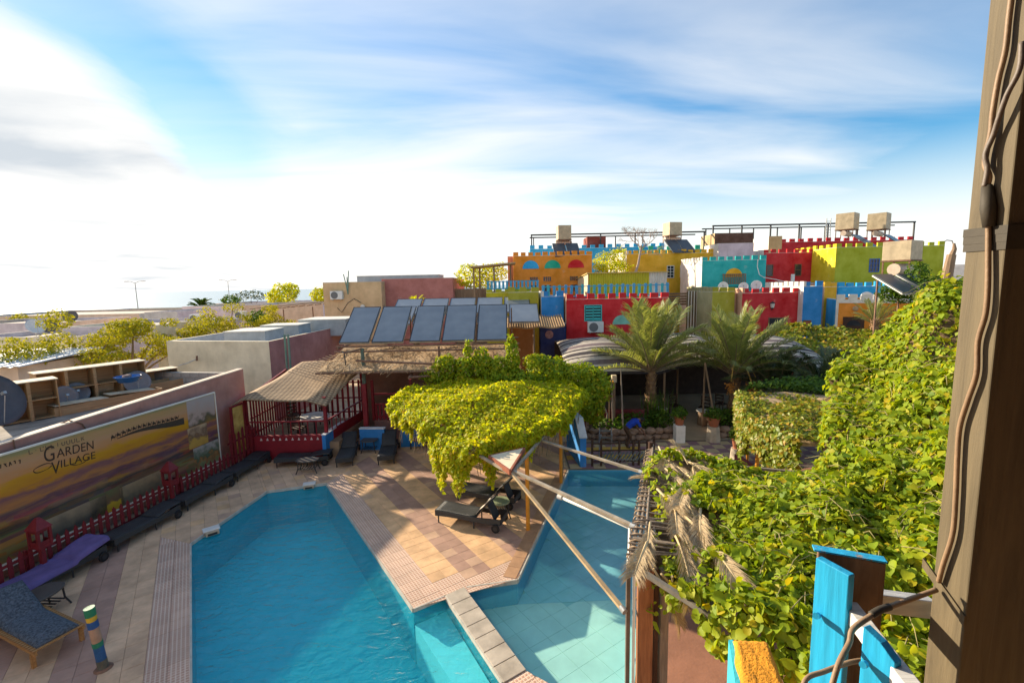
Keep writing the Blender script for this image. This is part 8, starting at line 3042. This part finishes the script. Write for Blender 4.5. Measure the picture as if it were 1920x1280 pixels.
stuff(mb.build('tendril', mat('green_stem', (0.26, 0.22, 0.09), 0.8, 0.3, 6, 0.1), vn))
for pts_ in ([(5.2, 6.0, 0), (5.1, 5.9, 1.3), (4.8, 5.8, 2.5)], [(7.6, 9.0, 0), (7.5, 8.9, 2.4), (7.2, 8.6, 3.2)], [(6.4, 9.4, 0), (6.3, 9.3, 1.4), (6.0, 9.0, 2.0)]):
 MB().tube(pts_, [0.07, 0.055, 0.035], 8).build('stem', m_stem, vn)
# dead palm fronds lying along the pool edge and hanging from the corner
fdry = [frond_mesh('dry_frond', 1.6, LM_dry, nl=70, lw=0.0065, ll=0.5, droop=0.25 + 0.2 * s, seed=70 + s, fold=1.5, stemm=mat('dry_rachis', (0.52, 0.40, 0.22), 0.8, 0.3, 5, 0.1)) for s in range(3)]
def dry(label, p, az, el, roll, sc, k, group):
 t = thing('dry_palm_frond', label, 'palm frond', p, 0, group)
 o = bpy.data.objects.new('blade', fdry[k % 3])
 o.rotation_euler = (roll, -el, az)
 o.scale = (sc, sc, sc)
 o.parent = t
 COL.objects.link(o)
 return t
G1 = 'dry palm fronds lying on the stick pergola'
L1 = 'dry beige palm frond lying along the stick pergola edge'
for k in range(24):
 f = 0.05 + 0.9 * k / 23
 c = RA_.lerp(RB_, f) + sn_ * random.uniform(0.2, 1.15) + Vector((0, 0, 0.18 + 0.06 * random.random()))
 dry(L1, c, math.atan2(-sd_.y, -sd_.x) + random.uniform(-0.15, 0.65), random.uniform(-0.30, -0.05), random.uniform(-0.3, 0.3), random.uniform(0.65, 1.0), k, G1)
G2 = 'dry palm fronds hanging from the pergola corner'
for k, (u, az) in enumerate((((2.122, 6.335, 2.250), 0.3), ((2.045, 6.467, 2.250), -0.6), ((2.255, 6.268, 2.250), 1.2), ((2.805, 5.548, 2.200), 0.6), ((2.644, 5.652, 2.200), -0.4))):
 dry('dry beige palm frond hanging down from the near pergola corner', (u[0], u[1], u[2]), az, -1.15, random.uniform(-0.5, 0.5), 0.62, k, G2)
hk = (2.947, 9.319, 2.300)
dry('tuft of straw coloured frond curling out over the shallow pool', (hk[0] + 0.35, hk[1] - 0.05, 2.28), rad(165), 0.0, 0.2, 0.55, 1, None)
kd = (3.818, 9.796, 2.500)
dry('pale dry stalk sticking up at the far end of the pergola', (kd[0], kd[1], kd[2]), rad(110), 0.5, 0.2, 0.5, 2, None)

# second canopy by the court, its thatch and post
p2 = thing('pergola', 'small thatched pergola with orange post beside the chequered court', 'pergola', (7.2, 13.2, 0))
for (x, y) in ((7.25, 13.3), (8.3, 15.9), (11.5, 15.5), (11.5, 11.5)):
 MB().cyl((x, y, 0), (x, y, 2.3), 0.055, 10).build('post', m_orange, p2)
MB().sheet(lambda u, v: (8.2 - 1.3 * (1 - v) + u * (4.4 + 0.6 * (1 - v)), 11.4 + v * 4.9 + u * (-0.5), 2.36 + 0.12 * v + 0.04 * math.sin(u * 14) * math.sin(v * 17)), 24, 24, 0.08).build('thatch', m_straw, p2)
MB().box((7.6, 11.5, 0), (7.75, 15.4, 0.55)).build('bench_wall', plaster('wall_maroon', (0.2, 0.018, 0.018)), p2)
CAN2 = [(8.15, 16.25), (7.5, 14.9), (7.0, 13.6), (6.95, 12.4), (7.2, 11.2), (9.5, 10.6), (11.8, 10.6), (12.0, 12.5), (10.4, 13.6), (10.2, 14.8), (9.8, 15.9)]
q2 = tri_sample(CAN2, 7500)
z2 = 2.56 + 0.08 * bumps(q2[:, 0], q2[:, 1], 4.1, 0.7)
Pq = np.column_stack([q2, z2 - 0.12 * RNG.random(len(z2))])
Nq = np.tile(np.array([[-0.15, -0.2, 1.0]]), (len(q2), 1))
PC, NC = [Pq], [Nq]
for i in range(4):
 a, b_ = np.array(CAN2[i]), np.array(CAN2[i + 1])
 ln = np.linalg.norm(b_ - a)
 d = (b_ - a) / ln
 nn = np.array([d[1], -d[0]])
 m_ = int(ln * 1150)
 f = RNG.random(m_)
 base_ = a[None] + (b_ - a)[None] * f[:, None]
 s_ = f * ln + i * 1.3
 drop = 0.95 + 0.3 * np.sin(s_ * 3.3) + 0.2 * np.sin(s_ * 7.7)
 t_ = RNG.random(m_)
 xy = base_ - nn[None] * 0 + np.array([[-0.1, -0.05]]) * RNG.random((m_, 1)) * 2
 PC.append(np.column_stack([xy, 2.58 - t_ * drop]))
 NC.append(np.tile(np.array([[-0.85, -0.35, 0.5]]), (m_, 1)))
Pq, Nq = np.vstack(PC), np.vstack(NC)
LM_mix = leafmat('leaf_court_vine', [(0.16, 0.24, 0.016), (0.26, 0.30, 0.014), (0.12, 0.19, 0.016), (0.48, 0.30, 0.03), (0.22, 0.28, 0.014), (0.34, 0.34, 0.02)], 0.4)
c2 = thing('climbing_plant', 'green and ochre vine hanging over the thatched court pergola', 'climbing plant', (7.3, 13.0, 0))
V, F = leaves(Pq, Nq, 0.125, LEAF4, jit=0.45, down=0.5)
stuff(link('foliage', numesh('foliage', V, F, LM_mix), c2))
MB().tube([(7.3, 13.1, 0), (7.25, 13.0, 1.3), (7.2, 12.9, 2.45)], [0.05, 0.04, 0.03], 8).build('stem', m_stem, c2)
# vine covered roofs beyond the palms
def vsheet(label, poly, zf, n, size, m, loc):
 t = thing('climbing_plant', label, 'climbing plant', loc)
 q_ = tri_sample(poly, n)
 zq = zf(q_[:, 0], q_[:, 1])
 P_ = np.column_stack([q_, zq - 0.2 * RNG.random(n)])
 N_ = np.tile(np.array([[-0.25, -0.3, 1.0]]), (n, 1))
 V_, F_ = leaves(P_, N_, size, LEAF4, jit=0.55, down=0.5)
 stuff(link('foliage', numesh('foliage', V_, F_, m), t))
 MB().tube([loc, (loc[0], loc[1], 2.0), (loc[0] + 0.3, loc[1], float(zf(np.array([loc[0]]), np.array([loc[1]]))[0]))], [0.06, 0.05, 0.03], 6).build('stem', m_stem, t)
 return t
vsheet('yellow-green vine covering the roof before the blue and orange houses', [(13.217, 22.3), (17.630, 20.5), (21.669, 26.6), (15.309, 27.2)], lambda x, y: 2.75 + 0.17 * (y - 21) + 0.16 * bumps(x, y, 1.1, 0.55), 9000, 0.19, LM_mix, (16.0, 24.0, 0))
vsheet('dark green creeper on the low roof behind the thatched court pergola', [(8.6, 16.9), (13.0, 14.6), (14.5, 16.2), (12.0, 17.6)], lambda x, y: 2.75 + 0.10 * bumps(x, y, 3.1, 0.8), 3200, 0.15, LM_dark, (11.5, 16.3, 0))
bush('shrub', 'dark shrub beside the near water tank on the vine top', 'shrub', [(19.579, 22.5, 6.574, 0.5, 0.5, 0.55), (19.503, 23, 5.725, 1.4, 0.8, 0.5), (19.788, 22, 5.811, 1.0, 0.8, 0.6)], 3200, 0.13, LM_dark, (19.487, 22.5, 3.0))

# ------------------------------------------------------------------ terrace the camera stands on
m_terr = mat('terrace_floor', (0.34, 0.20, 0.13), 0.85, 0.25, 2, 0.2)
tz_ = thing('terrace_house', 'house with the roof terrace in the foreground', 'house', (0.6, -2, 0))
MB().box((-4.0, -6.0, 0), (3.2, 0.55, 4.78)).build('wall', plaster('wall_terrace', (0.62, 0.36, 0.12)), tz_)
MB().box((-4.1, -6.1, 4.781), (3.3, 0.65, 4.84)).build('floor', m_terr, tz_)
m_shel = wood('shelter_wood', (0.05, 0.03, 0.02), (0.12, 0.08, 0.05))
MB().box((-3.2, -4.5, 7.55), (3.3, 1.15, 7.65)).build('shelter_roof', m_shel, tz_)
MB().box((-3.2, -4.39, 4.841), (-3.1, -0.3, 7.549)).build('shelter_wall', m_shel, tz_)
MB().box((-3.2, -4.5, 4.841), (3.3, -4.4, 7.549)).build('shelter_wall', m_shel, tz_)
MB().box((3.2, -4.39, 4.841), (3.3, 1.2, 7.549)).build('shelter_wall', m_shel, tz_)
# rough orange parapet with cyan side
m_rough = mat('rough_orange_render', (0.66, 0.27, 0.015), 0.9, 0.4, 9, 0.5, 90)
m_cyan2 = mat('cyan_side', (0.04, 0.46, 0.56), 0.8, 0.2, 5, 0.2)
pa0, pa1 = Vector((0.942, 1.868, 4.950)), Vector((1.094, 1.855, 4.950))
pb0, pb1 = Vector((0.847, 1.598, 4.950)), Vector((1.028, 1.594, 4.950))
par = thing('parapet', 'rough orange parapet with a cyan side at the lower edge', 'parapet', (pa0.x, pa0.y, 4.2))
dir0, dir1 = (pb0 - pa0).normalized(), (pb1 - pa1).normalized()
ol = [pa0, pa1, pa1 + dir1 * 0.9, pa0 + dir0 * 0.9]
bm_ = bmesh.new()
res = bmesh.ops.create_grid(bm_, x_segments=26, y_segments=44, size=0.5)
for v_ in bm_.verts:
 a, b_ = v_.co.x + 0.5, v_.co.y + 0.5
 p = ol[0].lerp(ol[1], a).lerp(ol[3].lerp(ol[2], a), b_)
 e_ = min(a, 1 - a, b_ * 3) * 7
 rnd = -0.03 * max(0, 1 - e_) ** 2 + 0.0016 * math.sin(a * 31 + b_ * 17) * math.sin(b_ * 41 + a * 9) + random.gauss(0, 0.0007)
 v_.co = Vector((p.x + 0.006 * math.sin(b_ * 30) * (a < 0.05), p.y, 4.95 + rnd))
ext = bmesh.ops.extrude_face_region(bm_, geom=bm_.faces[:])
for v_ in [g_ for g_ in ext['geom'] if isinstance(g_, bmesh.types.BMVert)]:
 v_.co.z = 4.6
bmesh.ops.recalc_face_normals(bm_, faces=bm_.faces)
me = bpy.data.meshes.new('render_top')
bm_.to_mesh(me)
bm_.free()
me.materials.append(m_rough)
me.polygons.foreach_set('use_smooth', [True] * len(me.polygons))
link('render_top', me, par)
nl = Vector((-dir0.y, dir0.x, 0))
if nl.x > 0:
 nl = -nl
a0, a1 = pa0 + nl * 0.012, pa0 + dir0 * 0.9 + nl * 0.012
MB().loft([(a0.x, a0.y, 3.9), (a1.x, a1.y, 3.9), (a1.x, a1.y, 4.935), (a0.x, a0.y, 4.925)], [(a0.x + 0.02, a0.y, 3.9), (a1.x + 0.02, a1.y, 3.9), (a1.x + 0.02, a1.y, 4.935), (a0.x + 0.02, a0.y, 4.925)]).build('painted_side', m_cyan2, par)
MB().prism([(p.x + 0.02 * (1 if i in (0, 3) else -1), p.y) for i, p in enumerate(ol)], 3.9, 4.599).build('core', m_rough, par)

# blue fence corner of two boards, white rails, pointed blue picket
m_bpaint = wood('blue_painted_wood', (0.20, 0.11, 0.06), (0.36, 0.24, 0.15), 0.5, 'Z', paint=(0.02, 0.38, 0.68))
m_wpaint = wood('white_painted_wood', (0.30, 0.22, 0.15), (0.48, 0.40, 0.30), 0.6, 'X', paint=(0.70, 0.68, 0.64))
m_rawb = wood('raw_brown_wood', (0.10, 0.055, 0.03), (0.26, 0.16, 0.09))
m_postw = wood('post_wood', (0.085, 0.068, 0.042), (0.17, 0.135, 0.08))
fc = thing('garden_fence', 'blue and white painted wooden fence corner in the foreground', 'fence', (1.038, 1.400, 5.312))
zA = 5.574
A_, B_ = Vector((1.002, 1.450, 5.574)), Vector((1.041, 1.350, 5.564))
C_ = Vector((1.197, 1.400, 5.562))
def slab(a, b_, th, z0, z1, nm, m, chamf=0.0, bev=0.003):
 d = (b_ - a)
 d.z = 0
 d.normalize()
 n = Vector((-d.y, d.x, 0)) * th
 mb = MB()
 mb.prism([(p.x, p.y) for p in (a, b_, b_ + n, a + n)], z0, z1)
 return mb.build(nm, m, fc, bevel=bev)
slab(A_, B_, 0.028, 4.6, zA, 'board', m_bpaint)
o = slab(A_ + Vector((0.028, 0.03, 0)), C_, 0.028, 4.6, zA + 0.004, 'board', m_rawb)
dcb = (C_ - A_)
slab(A_ + Vector((0.012, 0.028, 0)), C_ + Vector((0.004, 0, 0)), 0.036, zA + 0.005, zA + 0.011, 'painted_edge', m_bpaint, bev=0.001)
MB().cyl((1.003, 1.425, 5.384), (0.980, 1.400, 5.401), 0.010, 12).build('bolt', m_bpaint, fc)
w1a, w1b = Vector((1.123, 1.460, 5.423)), Vector((1.445, 1.500, 5.349))
MB().bar(w1a, w1b, 0.04, 0.065).build('rail', m_wpaint, fc, bevel=0.003)
w2a, w2b = Vector((1.087, 1.400, 5.426)), Vector((0.998, 1.020, 5.443))
MB().bar(w2a, w2b, 0.045, 0.05).build('rail', m_wpaint, fc, bevel=0.003)
Pa, Pb = Vector((0.975, 1.200, 5.513)), Vector((1.004, 1.120, 5.502))
d = (Pb - Pa)
d.z = 0
wd = d.length
d.normalize()
n = Vector((-d.y, d.x, 0)) * 0.028
zc = Pa.z
ol = [Pa + Vector((0, 0, 4.6 - zc)), Pa + d * wd + Vector((0, 0, 4.6 - zc)), Pa + d * wd + Vector((0, 0, -0.035)), Pa + d * wd * 0.55 + Vector((0, 0, -0.005)), Pa + Vector((0, 0, 0.01))]
MB().loft(ol, [p + n for p in ol]).build('picket', m_bpaint, fc, bevel=0.003)
MB().cyl((0.969, 1.175, 5.429), (0.946, 1.155, 5.444), 0.009, 12).build('bolt', m_bpaint, fc)

# tall wooden post on the right with cable and tape
X0 = 1.368
Y0 = 1.30
Y1 = 1.414
wpst = thing('wooden_post', 'tall square wooden post close at the right edge', 'post', (X0 + 0.08, Y0 + 0.05, 4.84))
MB().box((X0, Y0, 4.84), (X0 + 0.40, Y1, 9.2)).build('beam', m_postw, wpst, bevel=0.004)
m_tape = mat('dark_tape', (0.05, 0.042, 0.030), 0.7, 0.2, 9, 0.05)
zt_a, zt_b = 6.569, 6.634
for k in range(3):
 za = zt_a + (zt_b - zt_a) * k / 3
 MB().box((X0 - 0.004 - 0.001 * k, Y0 - 0.004 - 0.001 * k, za), (X0 + 0.404, Y1 + 0.004 + 0.001 * k, za + (zt_b - zt_a) * 0.36)).build('tape', m_tape, wpst)
ta, tb_ = Vector((1.365, 1.440, 5.544)), Vector((1.365, 1.315, 5.465))
MB().loft([(X0 - 0.006, ta.y + 0.012, ta.z + 0.02), (X0 - 0.006, Y0 - 0.002, tb_.z + 0.005), (X0 - 0.006, Y0 - 0.002, tb_.z - 0.03), (X0 - 0.006, ta.y + 0.012, ta.z - 0.012)], [(X0 - 0.0005, ta.y + 0.012, ta.z + 0.02), (X0 - 0.0005, Y0 - 0.002, tb_.z + 0.005), (X0 - 0.0005, Y0 - 0.002, tb_.z - 0.03), (X0 - 0.0005, ta.y + 0.012, ta.z - 0.012)]).build('strap', m_postw, wpst)
m_cab = mat('tan_cable', (0.26, 0.17, 0.10), 0.55, 0.2, 10, 0.1)
def catmull(pts, sub=6):
 out = []
 k = len(pts) - 1
 for i in range(k):
  p0, p1, p2_, p3 = (Vector(pts[max(0, min(k, i + q_))]) for q_ in (-1, 0, 1, 2))
  for j in range(sub):
   t_ = j / sub
   out.append(0.5 * ((2 * p1) + (p2_ - p0) * t_ + (2 * p0 - 5 * p1 + 4 * p2_ - p3) * t_ ** 2 + (3 * p1 - p0 - 3 * p2_ + p3) * t_ ** 3))
 out.append(Vector(pts[-1]))
 return out
cb1 = thing('cable', 'tan cable running down the wooden post to the blue fence', 'cable', (1.348, 1.337, 6.628))
path = [(1.356, 1.340, 7.307), (1.356, 1.343, 7.190), (1.355, 1.343, 7.103), (1.355, 1.354, 7.032), (1.354, 1.359, 6.950), (1.354, 1.359, 6.893), (1.354, 1.366, 6.845), (1.354, 1.366, 6.809), (1.354, 1.351, 6.776), (1.354, 1.353, 6.733), (1.356, 1.342, 6.643), (1.355, 1.332, 6.553), (1.354, 1.323, 6.463), (1.354, 1.322, 6.387), (1.354, 1.335, 6.309), (1.354, 1.330, 6.215), (1.354, 1.347, 6.131), (1.354, 1.363, 6.044), (1.354, 1.361, 5.944), (1.354, 1.354, 5.827), (1.354, 1.352, 5.707), (1.354, 1.373, 5.587), (1.356, 1.383, 5.525)]
MB().tube(catmull(path), 0.0068, 8).build('upper_run', m_cab, cb1, smooth=True)
path = [(1.356, 1.366, 7.107), (1.356, 1.303, 7.104), (1.348, 1.294, 7.034), (1.344, 1.314, 6.982), (1.346, 1.331, 6.934), (1.350, 1.348, 6.883), (1.344, 1.358, 6.836), (1.348, 1.352, 6.794), (1.346, 1.354, 6.748)]
MB().tube(catmull(path[1:]), 0.0065, 8).build('thin_run', mat('grey_cable', (0.16, 0.13, 0.11), 0.55, 0.2, 10, 0.1), cb1, smooth=True)
MB().tube([(1.354, 1.355, 6.751), (1.354, 1.345, 6.688), (1.356, 1.339, 6.635)], [0.012, 0.018, 0.014], 10).build('taped_joint', m_tape, cb1, smooth=True)
path = [(1.348, 1.380, 5.500), (1.262, 1.360, 5.489), (1.120, 1.300, 5.500), (1.072, 1.280, 5.499), (0.980, 1.240, 5.484), (0.955, 1.220, 5.455), (0.898, 1.180, 5.424), (0.850, 1.140, 5.373)]
MB().tube(catmull(path), 0.0078, 10).build('lower_run', m_cab, cb1, smooth=True)
path = [(0.809, 1.200, 5.298), (0.852, 1.240, 5.325), (0.917, 1.260, 5.329), (1.003, 1.280, 5.338), (1.075, 1.300, 5.329)]
MB().tube(catmull(path), 0.007, 10).build('side_run', m_cab, cb1, smooth=True)
path = [(1.132, 1.300, 5.505), (1.091, 1.285, 5.507), (1.058, 1.275, 5.499)]
MB().tube(catmull(path), 0.0102, 10).build('tape_wrap', m_tape, cb1, smooth=True)
